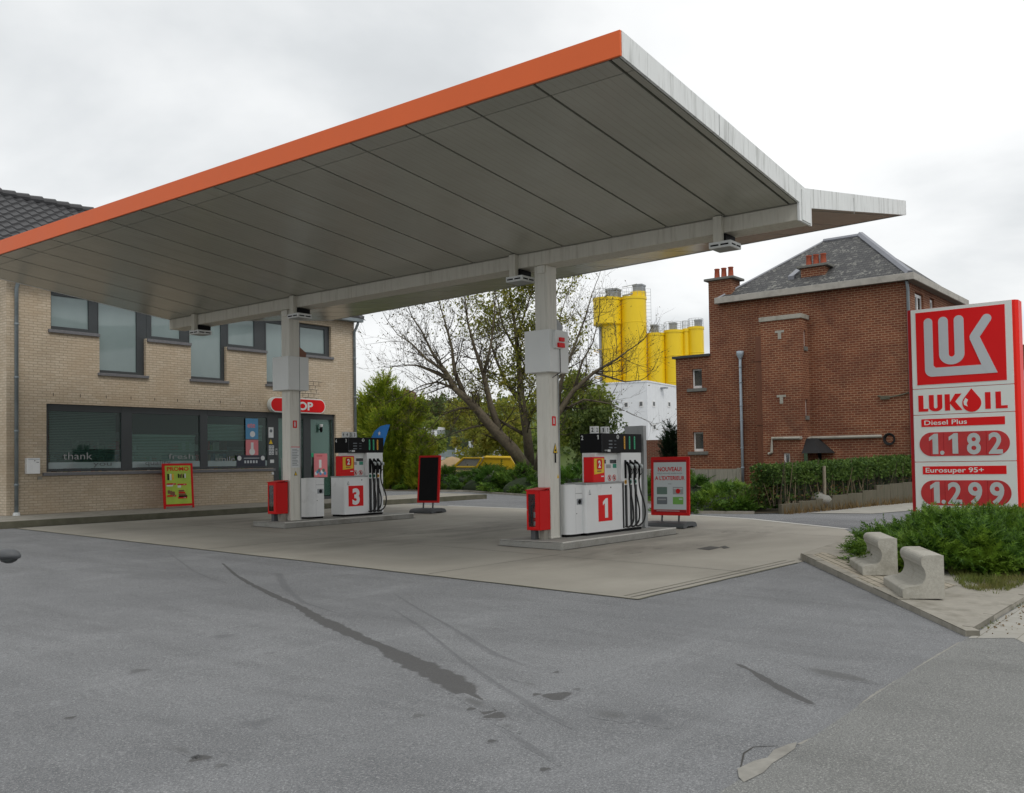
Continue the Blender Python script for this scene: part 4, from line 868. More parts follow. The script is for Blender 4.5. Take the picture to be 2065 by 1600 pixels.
# ================================================================ fuel pumps, bins, extinguisher cabinets
PUMPS = 'fuel pumps on the raised islands'
def hose(name, pts, parent, r=.016):
    m = MB(); k = []
    P = [Vector(p) for p in pts]
    for i in range(len(P)-1):
        p0, p1, p2, p3 = P[max(i-1, 0)], P[i], P[i+1], P[min(i+2, len(P)-1)]
        for j in range(8):
            t_ = j/8; k.append(.5*((2*p1)+(p2-p0)*t_+(2*p0-5*p1+4*p2-p3)*t_*t_+(3*p1-p0-3*p2+p3)*t_**3))
    k.append(P[-1]); m.tube(k, r, 8); return m.build(name, M['rubber'], parent, smooth=True)
def fuel_pump(label, Z, yf, cab, tow, head, num, tags, pills, backnum):
    cx0, cx1 = cab; tx0, tx1 = tow; hx0, hx1 = head; D = .48
    t_ = thing('fuel_pump', label, 'fuel pump', ((cx0+tx1)/2, yf+D/2, Z), PUMPS)
    P = panel((0, yf, Z), (1, 0, 0), (0, 0, 1))
    m = MB(); m.box((cx0+.03, yf+.02, Z), (tx1-.01, yf+D-.02, Z+.05)); m.build('plinth', M['black'], t_)
    m = MB(); c = .03
    m.prism([(cx0, yf+c, Z+.05), (cx0+c, yf, Z+.05), (cx1, yf, Z+.05), (cx1, yf+D, Z+.05), (cx0, yf+D, Z+.05)], (0, 0, .89)); 
    cb_ = m.build('cabinet', M['white'], t_, bevel=.008, fixn=True)
    m = MB(); m.box((cx0-.012, yf-.012, Z+.942), (cx1+.0, yf+D+.01, Z+.975)); m.build('cabinet_top', M['greymetal'], cb_, bevel=.005)
    rx = {'1': cx0+.4, '3': cx0+.13}[num]
    m = MB(); rect(m, rx, .24, rx+.47, .735, 0, .004, P, 0); text(m, num, rx+.235, .3, .37, .004, P, 1, .045, 'CENTER', 1.0)
    m.build('number_plate', [M['signred'], M['white']], cb_)
    m = MB(); disc(m, (cx0+cx1)/2+.18, .87, .014, 0, .004, P, 0); m.build('lock', M['black'], cb_)
    m = MB(); flat(m, [(cx0+.09, .78), (cx0+.16, .78), (cx0+.125, .85)], 0, .003, P, 0); flat(m, [(cx0+.1, .786), (cx0+.15, .786), (cx0+.125, .838)], .003, .005, P, 1); rect(m, cx0+.09, .755, cx0+.16, .768, 0, .003, P, 0)
    m.build('warning_triangle', [M['cardgrey'], M['paper']], cb_)
    # recessed display column and tower
    m = MB(); m.box((hx0+.02 if num == '3' else cx0+.45, yf+.09, Z+.975), (tx0, yf+D-.09, Z+1.535)); dp = m.build('display_panel', M['whitebox'], t_, bevel=.006)
    Pd = panel((0, yf+.09, Z), (1, 0, 0), (0, 0, 1)); e = tx0
    m = MB()
    rect(m, e-.62 if num == '1' else e-.47, 1.33, e-.42 if num == '1' else e-.34, 1.4, 0, .006, Pd, 0); rect(m, e-.27, 1.33, e-.05, 1.4, 0, .006, Pd, 0)
    rect(m, e-.17, 1.24, e-.05, 1.32, 0, .006, Pd, 1); rect(m, e-.4, 1.24, e-.25, 1.31, 0, .006, Pd, 2)
    m.build('display', [M['blackgloss'], M['greendk'], M['greymetal']], dp)
    m = MB()
    for q in range(2 if num == '1' else 3):
        x = e-.13-.165*q
        for k in range(20):
            a0, a1 = 2*math.pi*k/20, 2*math.pi*(k+1)/20
            flat(m, [(x+.06*math.cos(a0), 1.05+.06*math.sin(a0)), (x+.06*math.cos(a1), 1.05+.06*math.sin(a1)), (x+.048*math.cos(a1), 1.05+.048*math.sin(a1)), (x+.048*math.cos(a0), 1.05+.048*math.sin(a0))], 0, .003, Pd, 0)
        flat(m, [(x-.045, 1.09), (x-.035, 1.1), (x+.045, 1.01), (x+.035, 1.0)], .003, .005, Pd, 0); rect(m, x-.018, 1.02, x+.018, 1.08, 0, .0025, Pd, 1)
    m.build('prohibition_label', [M['red'], M['black']], dp)
    m = MB(); m.box((tx0+.002, yf, Z+.05), (tx1, yf+D, Z+1.535)); tw = m.build('tower', M['white'], t_, bevel=.012)
    n = len(pills); w_ = tx1-tx0
    for q in range(n):
        x = tx0+w_*(.19+.245*q) if n == 3 else tx0
        m = MB(); rect(m, x-.035, .08, x+.035, .9, 0, .012, P, 0); rect(m, x-.012, .08, x+.012, .9, .012, .016, P, 1); m.build('hose_channel', [M['black'], M['darkgrey']], tw)
        m = MB(); rect(m, x-.036, 1.03, x+.036, 1.39, -.0, .005, P, 0); m.build('nozzle_holster', M['black'], tw)
        m = MB(); disc(m, x, .96, .042, 0, .004, P, 0); disc(m, x, .96, .02, .004, .006, P, 1); m.build('grade_label', [M[{'y': 'amber', 'g': 'greendk'}[pills[q]]], M['black']], tw)
        nz = thing('nozzle', None, None); bpy.data.objects.remove(nz)
        m = MB(); y = yf
        m.tube([(x, y-.015, Z+1.36), (x, y-.05, Z+1.33), (x+.008, y-.085, Z+1.26), (x+.015, y-.09, Z+1.1), (x+.015, y-.075, Z+1.0)], [.014, .026, .032, .024, .018], 10)
        m.tube([(x+.01, y-.05, Z+1.26), (x+.075, y-.1, Z+1.24), (x+.08, y-.11, Z+1.13), (x+.03, y-.09, Z+1.08)], .009, 6)
        nzz = m.build('nozzle', M['black'], t_, smooth=True)
        m = MB(); m.tube([(x+.03, y-.085, Z+1.3), (x+.065, y-.115, Z+1.27), (x+.075, y-.12, Z+1.22)], [.026, .034, .02], 10); m.build('nozzle_guard', M['digit'], nzz, smooth=True)
        sag = .02+.04*q
        hose('hose', [(x+.015, y-.075, Z+1.0), (x+.03, y-.09, Z+.8), (x+.05+sag, y-.12, Z+.45), (x+.04+sag*.6, y-.13, Z+.2), (x-.06, y-.1, Z+.09), (x-.09, y-.03, Z+.1)], nzz)
    # a nozzle and hose hang on the end wall too, seen past the corner
    xe = tx1+.03
    m = MB(); m.tube([(tx1+.01, yf+.2, Z+1.36), (xe+.03, yf+.19, Z+1.32), (xe+.05, yf+.18, Z+1.2), (xe+.04, yf+.18, Z+1.04)], [.014, .03, .03, .018], 10); nzz = m.build('nozzle', M['black'], t_, smooth=True)
    m = MB(); m.box((tx1+.001, yf+.13, Z+1.02), (tx1+.03, yf+.25, Z+1.08)); m.build('nozzle_guard', M['digit'], nzz)
    hose('hose', [(xe+.04, yf+.18, Z+1.04), (xe+.07, yf+.16, Z+.7), (xe+.07, yf+.14, Z+.4), (xe+.03, yf+.1, Z+.2), (tx1-.1, yf-.03, Z+.08)], nzz)
    # black head with the dispenser numbers and the grade bars
    m = MB(); m.box((hx0, yf-.005, Z+1.537), (hx1+.015, yf+D+.02, Z+1.905)); hd = m.build('display_head', M['black'], t_, bevel=.006)
    Ph = panel((0, yf-.005, Z), (1, 0, 0), (0, 0, 1)); Pl = panel((hx0, yf+D+.02, Z), (0, -1, 0), (0, 0, 1))
    m = MB(); text(m, num, .40, 1.79, .085, .0005, Pl, 0, .02); text(m, backnum, .03, 1.79, .085, .0005, Pl, 0, .02)
    ex = tx0-.12
    disc(m, ex, 1.84, .04, 0, .002, Ph, 0); disc(m, ex, 1.85, .018, .002, .004, Ph, 2); rect(m, ex-.02, 1.815, ex+.02, 1.828, .002, .004, Ph, 2)
    for q in range(3): rect(m, ex-.32, 1.75-.065*q, ex-.2, 1.775-.065*q, 0, .003, Ph, 1); rect(m, ex-.13, 1.757-.065*q, ex-.06, 1.768-.065*q, 0, .003, Ph, 1)
    rect(m, ex-.37, 1.555, ex-.27, 1.595, 0, .003, Ph, 0); text(m, 'EUR', ex-.46, 1.565, .03, 0, Ph, 0)
    rect(m, hx0+.003, 1.54, hx0+.006, 1.9, 0, .001, Ph, 1)
    m.build('head_marking', [M['paper'], M['cardgrey'], M['black']], hd)
    m = MB()
    for q in range(n):
        x = tx0+w_*(.16+.25*q); pill(m, x-.022, 1.6, x+.022, 1.86, 0, .004, Ph, {'y': 0, 'g': 1}[pills[q]])
        for r_ in range(6): rect(m, x-.008, 1.64+.033*r_, x+.008, 1.652+.033*r_, .004, .0055, Ph, 2)
    m.build('grade_bars', [M['amber'], M['green'], M['black']], hd)
    # number cubes on top of the head
    for s_, cu in tags:
        p = OY(cu, 870, yf+.17); x, y, k = p.x, yf+.17, .125
        m = MB(); m.box((x, y, Z+1.906), (x+k, y+k, Z+2.045)); Pc = panel((x, y, Z+1.906), (1, 0, 0), (0, 0, 1)); Pd2 = panel((x, y+k, Z+1.906), (0, -1, 0), (0, 0, 1))
        text(m, s_, k/2, .035, .08, .0006, Pc, 1, .02, 'CENTER', .9); text(m, s_, k/2, .035, .08, .0006, Pd2, 1, .02, 'CENTER', .9); m.build('number_cube', [M['whitebox'], M['black']], t_)
    return t_
fuel_pump('fuel pump with red number 1 panel on the nearer island', IZ[0], 9.99, (14.4, 15.71), (15.63, 16.37), (14.945, 16.38), '1', (('2', 1200.3), ('1', 1221.7)), 'ygg', '2')
fuel_pump('fuel pump with red number 3 panel on the island nearer the shop', IZ[1], 17.6, (15.22, 15.97), (15.95, 16.48), (15.36, 16.49), '3', (('4', 696), ('3', 711)), 'ggy', '4')
# towel dispensers
for i, (x, lab) in enumerate(((14.72, 'red and yellow paper dispenser standing on the number 1 pump cabinet'), (15.19, 'red and yellow paper dispenser standing on the number 3 pump cabinet'))):
    y0 = (9.99, 17.6)[i]+.05; z = IZ[i]+.976
    d = thing('paper_dispenser', lab, 'dispenser', (x+.2, y0+.1, z), 'paper dispensers on the pump cabinets')
    m = MB(); m.box((x, y0, z), (x+.4, y0+.22, z+.48)); m.build('case', M['signred'], d, bevel=.012)
    Pd = panel((x, y0, z), (1, 0, 0), (0, 0, 1)); m = MB(); flat(m, [(.035, .15), (.365, .18), (.365, .45), (.035, .45)], 0, .004, Pd, 0); rrect(m, .12, .24, .3, .44, .04, .004, .007, Pd, 1)
    text(m, '2', .21, .28, .13, .0072, Pd, 2, .04, 'CENTER', .9); rect(m, .13, .2, .27, .22, .004, .006, Pd, 3); rect(m, .27, .1, .36, .12, .0, .003, Pd, 2)
    m.build('printed_front', [M['yellow'], M['red'], M['white'], M['brown']], d)
# waste bins
for i, (x0, x1, yf, lab) in enumerate(((13.99, 14.42, 10.08, 'white waste bin between the near column and pump 1'), (14.24, 14.7, 17.7, 'white waste bin between the far column and pump 3'))):
    z = IZ[i]; b = thing('waste_bin', lab, 'bin', ((x0+x1)/2, yf+.22, z), 'white bins on the pump islands'); D = .46
    def outline(g_):
        r = .2; pts = []
        for cx, cy, q, rr in ((x1-.03, yf+D-.03, 0, .03), (x0+r, yf+D-r, 1, r), (x0+r, yf+.12, 2, .2), (x1-.02, yf+.02, 3, .02)):
            for k in range(9):
                a = (q+k/8)*math.pi/2; pts.append((cx+(rr-g_)*math.cos(a), cy+(rr-g_)*(.6 if q == 2 else 1)*math.sin(a)))
        return pts
    m = MB(); m.prism([(x, y, z) for x, y in outline(.03)], (0, 0, .045)); m.build('plinth', M['black'], b, fixn=True)
    m = MB(); m.prism([(x, y, z+.045) for x, y in outline(0)], (0, 0, .87)); bd = m.build('body', M['white'], b, bevel=.008, fixn=True)
    m = MB(); m.prism([(x, y, z+.915) for x, y in outline(-.008)], (0, 0, .03)); m.box((x0+.1, yf+.1, z+.945), (x1-.08, yf+.3, z+.952)); m.build('lid', M['white'], b, bevel=.006, fixn=True)
    P = panel((x0, yf, z), (1, 0, 0), (0, 0, 1)); w_ = x1-x0
    m = MB(); rect(m, w_*.47, .785, w_*.97, .79, 0, .003, P, 1); rect(m, w_*.55, .58, w_*.94, .69, 0, .004, P, 0); disc(m, w_*.75, .635, .045, .004, .008, P, 1); disc(m, w_*.53, .42, .009, 0, .004, P, 1); rect(m, w_*.46, .06, w_*.465, .9, 0, .0015, P, 2)
    m.build('towel_slot', [M['galv'], M['black'], M['greymetal']], bd)
# extinguisher cabinets
for i, (y0, y1, lab) in enumerate(((10.2, 10.5, 'red extinguisher cabinet fixed in front of the column at pump 1'), (17.6, 17.92, 'red extinguisher cabinet fixed in front of the column at pump 3'))):
    z = IZ[i]; x0, x1 = 13.27, 13.575
    c = thing('extinguisher_cabinet', lab, 'extinguisher cabinet', (13.4, (y0+y1)/2, z), 'red extinguisher cabinets on the columns')
    m = MB(); a, b = z+.17, z+.87
    # hollow box: back, sides, bottom, roof; the front is a frame round the window
    m.box((x1-.02, y0, a), (x1, y1, b+.02)); m.box((x0, y0, a), (x1-.02, y0+.012, b)); m.box((x0, y1-.012, a), (x1-.02, y1, b)); m.box((x0, y0+.012, a), (x1-.02, y1-.012, a+.015))
    m.hexa([(x0-.02,y0-.01,b),(x1,y0-.01,b+.035),(x1,y1+.01,b+.035),(x0-.02,y1+.01,b),(x0-.02,y0-.01,b+.015),(x1,y0-.01,b+.05),(x1,y1+.01,b+.05),(x0-.02,y1+.01,b+.015)])
    f0, f1, g0, g1 = y0+.1, y1-.045, a+.06, b-.06
    m.box((x0-.008, y0+.012, a+.015), (x0+.006, f0, b-.002)); m.box((x0-.008, f1, a+.015), (x0+.006, y1-.012, b-.002)); m.box((x0-.008, f0, a+.015), (x0+.006, f1, g0)); m.box((x0-.008, f0, g1), (x0+.006, f1, b-.002))
    m.build('case', M['red'], c, bevel=.004)
    m = MB(); m.box((x0-.002, f0+.001, g0+.001), (x0+.002, f1-.001, g1-.001)); m.build('window', M['cabglass'], c)
    m = MB(); m.box((x1-.026, y0+.013, a+.016), (x1-.021, y1-.013, b-.005)); m.build('back_plate', M['black'], c)
    m = MB(); q = (x0+.13, (f0+f1)/2-.01, a+.02); m.lathe(q, [(0, 0), (.058, 0), (.062, .02), (.062, .33), (.045, .39), (.02, .42), (.02, .45), (0, .45)], 16)
    e = m.build('extinguisher', M['signred'], c, smooth=True)
    m = MB(); m.lathe(q, [(.0635, .06), (.0635, .13)], 16); m.lathe(q, [(.0635, .2), (.0635, .3)], 16); m.build('label', M['paper'], e)
    m = MB(); m.box((q[0]-.03, q[1]-.02, q[2]+.45), (q[0]+.03, q[1]+.05, q[2]+.49)); m.tube([(q[0]-.02, q[1]+.03, q[2]+.47), (q[0]-.05, q[1]+.085, q[2]+.4), (q[0]-.05, q[1]+.085, q[2]+.1)], .012, 8); m.build('valve', M['black'], e)
    m = MB(); m.box((x0+.05, (y0+y1)/2+.0, z), (x0+.15, (y0+y1)/2+.1, a)); m.build('foot_post', M['darkgrey'], c)
    m = MB(); m.box((x0+.14, y0+.02, z), (x0+.26, y0+.13, a)); m.build('foot_block', M['kerb'], c)
    m = MB(); m.cyl((x0-.012, y1-.02, a+.36), (x0-.006, y1-.02, a+.36), .01, n=10); m.build('lock', M['greymetal'], c)
# grey post behind pump 1
gp = thing('service_post', 'tall square grey metal post at the rear end of the pump 1 island', 'post', (16.68, 10.15, IZ[0]))
m = MB(); m.box((16.64, 10.09, IZ[0]), (16.76, 10.21, 2.37)); m.box((16.61, 10.06, IZ[0]), (16.79, 10.24, IZ[0]+.02)); m.build('post', M['greymetal'], gp, bevel=.006)
m = MB(); m.box((16.66, 10.215, 1.25), (16.74, 10.56, 2.37)); m.build('side_panel', M['greymetal'], gp, bevel=.006)
m = MB(); m.box((16.5, 10.22, 1.2), (16.62, 10.4, 2.0)); m.build('air_line_box', M['whitebox'], gp, bevel=.006)
# small black box on each column's far side
for i, cy in enumerate((10.355, 17.7)):
    m = MB(); m.box((13.9, cy-.06, IZ[i]+1.35), (13.99, cy+.08, IZ[i]+1.85)); tag(m.build('card_reader', M['black'], bevel=.01), ('black upright box on the rear of the column by pump 1', 'black upright box on the rear of the column by pump 3')[i], 'box', 'black boxes behind the columns')

# ================================================================ price pylon
def quad_panel(o, ax, ay): return panel(o, ax, ay)
YP0, YP1 = OX(2040, 620, 19.8).y, OX(1836, 620, 19.8).y; XPY = 19.8
ZT = OX(1940, 615, XPY).z; ZBY = gz(6)
py = thing('price_pylon', 'tall red and white fuel price pylon rising behind the juniper', 'price sign', (XPY+.3, (YP0+YP1)/2, ZBY))
W_ = YP1-YP0
m = MB(); DEP = .42
m.prism([(XPY+.03, YP0-.05, ZBY-.1), (XPY+.03, YP1+.05, ZBY-.1), (XPY+.12, YP1+.1, ZBY-.1), (XPY+DEP, YP1+.1, ZBY-.1), (XPY+DEP, YP0-.1, ZBY-.1), (XPY+.1, YP0-.1, ZBY-.1)], (0, 0, ZT-ZBY+.1))
m.build('casing', M['pyred'], py, bevel=.01, fixn=True)
Pp_ = panel((XPY, YP1, 0), (0, -1, 0), (0, 0, 1))         # across runs left to right as seen from the street
zs = [ZT, OX(1945, 780, XPY).z, OX(1945, 834, XPY).z, OX(1945, 931, XPY).z, OX(1945, 1032, XPY).z, ZBY+.02]
for k in range(5):
    m = MB(); rrect(m, 0, zs[k+1]+.006, W_, zs[k]-.006, .01, -.06, 0, Pp_, 0); pn = m.build('sign_panel', M['signwhite'], py, fixn=True)
    H = zs[k]-zs[k+1]; z0 = zs[k+1]
    def ZP(v): return z0+H*v
    if k == 0:
        m = MB(); a0, a1, b0, b1 = .05*W_, .935*W_, z0+.05*H, z0+.955*H; rw, rh = a1-a0, b1-b0
        rect(m, a0, b0, a1, b1, 0, .006, Pp_, 0)
        T = lambda u, v: (a0+rw*u, b1-rh*v)
        d0 = .006
        def poly(pts, i): flat(m, [T(*p) for p in pts], d0, d0+.004+.0006*i, Pp_, 1)
        def capU(u, v, r, i): 
            c_ = T(u, v); disc(m, c_[0], c_[1], r*rw, d0, d0+.004+.0006*i, Pp_, 1, 32)
        sw = .1/2; asp = rw/rh
        # outer L with a rounded corner, running into the slanted tail
        capU(.145, .145, sw, 1); arc = []
        for q in range(9):
            a_ = math.pi+math.pi/2*q/8; arc.append((.145-sw+.085+.085*math.cos(a_), .895-.085*asp-.085*asp*math.sin(a_)))
        poly([(.145-sw, .145), (.145+sw, .145), (.145+sw, .745)] + [(.145+sw+.025, .775), (.735, .775), (.905, .895)]+arc[::-1], 2)
        # U
        capU(.318, .15, .055, 1); capU(.495, .15, .055, 3)
        n_ = 24; outer = [(.4065+.1435*math.cos(math.pi*q/n_), .60+.145*math.sin(math.pi*q/n_)) for q in range(n_+1)]
        inner = [(.4065+.034*math.cos(math.pi*q/n_), .60+.034*asp*math.sin(math.pi*q/n_)) for q in range(n_+1)]
        poly([(.373, .15), (.263, .15)]+outer[::-1]+[(.55, .15), (.44, .15)]+inner, 4)
        # K
        capU(.803, .165, .052, 1)
        a_ = Vector(T(.803, .165)); b_ = Vector(T(.664, .395)); t_ = (b_-a_).normalized(); nn = Vector((-t_.y, t_.x))*.052*rw
        flat(m, [(a_+nn).to_tuple(), (b_+nn).to_tuple(), (b_-nn).to_tuple(), (a_-nn).to_tuple()], d0, d0+.0071, Pp_, 1)
        disc(m, *T(.664, .395), .052*rw, d0, d0+.0077, Pp_, 1)
        poly([(.612, .42), (.7165, .385), (.905, .8942), (.80, .8942), (.735, .78)], 7)
        m.build('logo', [M['signred'], M['signgrey']], pn)
    elif k == 1:
        m = MB(); hgt = H*.62; y_ = ZP(.13)
        xs_ = {'L': (.055, .15), 'U': (.165, .3), 'K': (.325, .485), 'I': (.722, .775), 'L2': (.822, .935)}
        sw = .052*W_
        def bar(pts, mi=0, i=0): flat(m, [(p[0]*W_, y_+p[1]*hgt) for p in pts], 0, .005+.0006*i, Pp_, mi)
        bar([(.055, 0), (.155, 0), (.155, .17), (.107, .17), (.107, 1), (.055, 1)])
        un = [(.232+.068*math.cos(math.pi+math.pi*q/12), .24+.25*math.sin(math.pi+math.pi*q/12)) for q in range(13)]
        ui = [(.232+.018*math.cos(-math.pi*q/12), .27+.1*math.sin(-math.pi*q/12)) for q in range(13)]
        bar([(.164, 1)]+un+[(.3, 1), (.25, 1)]+ui+[(.214, 1)])
        bar([(.325, 0), (.377, 0), (.377, 1), (.325, 1)]); bar([(.377, .5), (.43, 1), (.495, 1), (.43, .53), (.5, 0), (.433, 0), (.377, .42)], 0, 1)
        bar([(.722, 0), (.775, 0), (.775, 1), (.722, 1)]); bar([(.822, 0), (.935, 0), (.935, .17), (.874, .17), (.874, 1), (.822, 1)])
        cx, cy, r = .592, .4, .093
        dr = [(cx, 1.28)]
        for q in range(25):
            a_ = R(128)-R(346-60)*q/24-0; dr.append((cx+r*math.cos(R(40)-R(260)*q/24)*1.0, cy+r*W_/hgt*math.sin(R(40)-R(260)*q/24)))
        bar(dr, 0, 2)
        hi = [(cx-.06, .72), (cx-.035, .6), (cx-.05, .4), (cx-.04, .2), (cx-.075, .3), (cx-.08, .5)]
        bar(hi, 1, 4)
        m.build('lettering', [M['signred'], M['signwhite']], pn)
    elif k < 4:
        m = MB(); rect(m, .08*W_, ZP(.745), .905*W_, ZP(.91), 0, .005, Pp_, 0); text(m, ('Diesel Plus', 'Eurosuper 95+')[k-2], .11*W_, ZP(.785), H*.1, .005, Pp_, 1, .012, fit=(.43, .58)[k-2]*W_)
        m.build('grade_name', [M['signred'], M['signwhite']], pn)
        m = MB(); pill(m, .055*W_, ZP(.12), .945*W_, ZP(.625), 0, .006, Pp_, 0)
        for q in range(5): rect(m, (.16+.14*q)*W_, ZP(.135), (.165+.14*q)*W_, ZP(.61), .006, .0075, Pp_, 1)
        w4 = ('1', '1', '8', '2') if k == 2 else ('1', '2', '9', '9')
        for q, s_ in enumerate(w4): text(m, s_, (.2, .4, .6, .81)[q]*W_, ZP(.165), H*.43, .0078, Pp_, 2, .03, 'CENTER', .92)
        disc(m, .285*W_, ZP(.19), .022*W_, .006, .0085, Pp_, 2)
        m.build('price_counter', [M['digitred'], M['darkred'], M['digit']], pn)
m = MB(); m.box((XPY+.0, YP1+.004, ZBY), (XPY+.04, YP1+.06, ZT)); m.build('edge_trim', M['darkred'], py)

# ================================================================ movable signs
def swing_sign(name, label, cat, quad, yaw_pts, base, board_draw, mats, frame_mat, foot=True):
    pass
def board(corners, depth_x):
    """four image-measured corners TL TR BR BL on an upright plane x=depth_x -> world points"""
    return [OX(u, v, depth_x) for u, v in corners]
def tilt_panel(o, yv, w_, h_, lean, ang=0):
    """panel with lower left corner o, its width running towards -Y turned by ang, leaning back"""
    ax = Vector((math.sin(ang), -math.cos(ang), 0)); nb = Vector((math.cos(ang), math.sin(ang), 0))
    ay = (Vector((0, 0, 1))*math.cos(lean)+nb*math.sin(lean)); return panel(o, ax, ay)
def pavement_sign(name, label, o, w_, h_, lean, ang, z0, draw, mats):
    t_ = thing(name, label, 'advertising sign', (o[0], o[1]-w_/2, gz(o[1])))
    P = tilt_panel((o[0], o[1], z0), 0, w_, h_, lean, ang)
    m = MB(); e = .055
    rrect(m, 0, 0, w_, h_, .02, -.05, .0, P, 0); m.build('frame', mats[0], t_, bevel=.004, fixn=True)
    m = MB(); draw(m, P, e, w_, h_); m.build('poster_face', mats[1:], t_)
    for f in (.28, .72):
        m = MB(); q = P@Vector((w_*f, .01, -.03)); g_ = gz(q.y); m.tube([q, (q.x-.02, q.y, g_+.1)], .022, 8); m.build('leg', M['darkgrey'], t_)
    c = P@Vector((w_/2, 0, 0)); g_ = gz(c.y)
    m = MB(); hw = w_*.52
    pr = [(-.34, 0), (-.34, .05), (-.28, .1), (-.12, .125), (.12, .125), (.28, .1), (.34, .05), (.34, 0), (.2, 0), (.12, .03), (-.12, .03), (-.2, 0)]
    ax = Vector((math.sin(ang), -math.cos(ang), 0)); nb = Vector((math.cos(ang), math.sin(ang), 0))
    m.prism([Vector((c.x, c.y, g_+.008))-ax*hw+nb*a+Vector((0, 0, b)) for a, b in pr], ax*2*hw); m.build('base', M['darkgrey'], t_, bevel=.012, fixn=True)
    return t_
def dblack(m, P, e, w_, h_): rect(m, e, e, w_-e, h_-e, 0, .004, P, 0)
p = OX(841, 1012, 18.75)
pavement_sign('chalkboard_sign', 'blank black chalkboard in a red frame tilting back on a dark base', (18.75, p.y, 0), .72, 1.3, R(5), R(8), OX(841, 1014, 18.75).z, dblack, [M['red'], M['black']])
def dnouv(m, P, e, w_, h_):
    e = .07
    rect(m, e, e, w_-e, h_-e, 0, .003, P, 1); rect(m, e, h_-e-.05, w_-e, h_-e, .003, .005, P, 2); rect(m, e, e, w_-e, e+.06, .003, .005, P, 2); rect(m, w_*.15, e+.025, w_*.75, e+.035, .005, .006, P, 1)
    text(m, 'NOUVEAU!', w_/2, h_*.755, .095, .004, P, 3, .025, 'CENTER', fit=w_*.62)
    text(m, 'VOUS POUVEZ AUSSI PAYER', w_/2, h_*.705, .028, .004, P, 4, .005, 'CENTER', fit=w_*.66)
    text(m, "A L'EXTERIEUR", w_/2, h_*.605, .09, .004, P, 3, .025, 'CENTER', fit=w_*.78); text(m, 'AVEC', w_/2, h_*.53, .028, .004, P, 4, .005, 'CENTER')
    for q, (a, b, mi) in enumerate(((.16, .36, 5), (.58, .36, 6), (.16, .19, 7), (.58, .19, 8))):
        rrect(m, w_*a, h_*b, w_*(a+.27), h_*(b+.125), .012, .003, .006, P, mi)
        if q == 1: disc(m, w_*(a+.135), h_*(b+.055), .055, .006, .0075, P, 0); rect(m, w_*(a+.02), h_*(b+.09), w_*(a+.25), h_*(b+.105), .006, .007, P, 1)
        if q == 3: rect(m, w_*(a+.16), h_*(b+.08), w_*(a+.25), h_*(b+.1), .006, .0075, P, 1)
        if q == 2: rect(m, w_*(a+.03), h_*(b+.07), w_*(a+.24), h_*(b+.095), .006, .0075, P, 6)
p = OX(1313, 1037, 18.4)
pavement_sign('payment_sign', 'red framed board reading NOUVEAU and A L\'EXTERIEUR beside the grey post', (18.4, p.y, 0), OX(1313, 1037, 18.4).y-OX(1388, 1040, 18.4).y, 1.3, R(2), R(3), OX(1350, 1040, 18.4).z, dnouv,
              [M['red'], M['red'], M['papergrey'], M['darkred'], M['red'], M['cardgrey'], M['carddark'], M['greymetal'], M['cardgrey'], M['cardgreen']])
# promo board leaning by the shop windows
pl = OY(331, 1020, 23.55); pr_ = OY(392, 1019, 23.55); wP = pr_.x-pl.x; zP = gz(23.55)+.15
pb = thing('promo_board', 'lime PROMO poster board in a red frame standing below the shop windows', 'poster board', (pl.x+wP/2, 23.55, zP))
P = panel((pl.x, 23.55, zP), (1, 0, 0), (0, math.sin(R(4)), math.cos(R(4)))); hP = 1.22
m = MB(); rrect(m, 0, .06, wP, hP, .015, -.03, 0, P, 0); m.build('frame', M['red'], pb, bevel=.003, fixn=True)
for x in (.005, wP-.045): 
    m = MB(); rect(m, x, 0, x+.04, .1, -.028, .012, P, 0); m.build('foot', M['red'], pb)
m = MB(); rect(m, .07, .12, wP-.07, hP-.06, 0, .003, P, 0); text(m, 'PROMO', wP/2, hP-.2, .11, .003, P, 1, .03, 'CENTER', fit=wP*.72)
for q, x in enumerate((.13, .2, .27)): rrect(m, x, hP-.45, x+.05, hP-.28, .01, .003, .006, P, (2, 3, 5)[q])
for q in range(5): rrect(m, .44+.05*q, hP-.4, .475+.05*q, hP-.28-.02*(q % 2), .01, .003, .006, P, (2, 2, 4, 2, 3)[q])
for x, y in ((.1, .52), (.42, .5), (.1, .2), (.42, .14)): rrect(m, x+.0, y+.12, x+.27, y+.165, .01, .003, .006, P, 1); text(m, '1,99', x+.17, y+.128, .028, .006, P, 3)
rrect(m, .1, .66-.06, .28, .65, .01, .003, .006, P, 3); rrect(m, .42, .56, .52, .63, .01, .003, .006, P, 3)
for q in range(3): rrect(m, .12+.07*q, .4-.03*q, .19+.07*q, .5-.02*q, .02, .003, .0062+.0006*q, P, 4)
for q in range(4): rrect(m, .44, .3+.05*q, .7-.03*q, .345+.05*q, .015, .003, .006, P, (2, 4, 1, 4)[q])
m.build('poster_face', [M['lime'], M['red'], M['black'], M['paper'], M['brown'], M['amber']], pb)
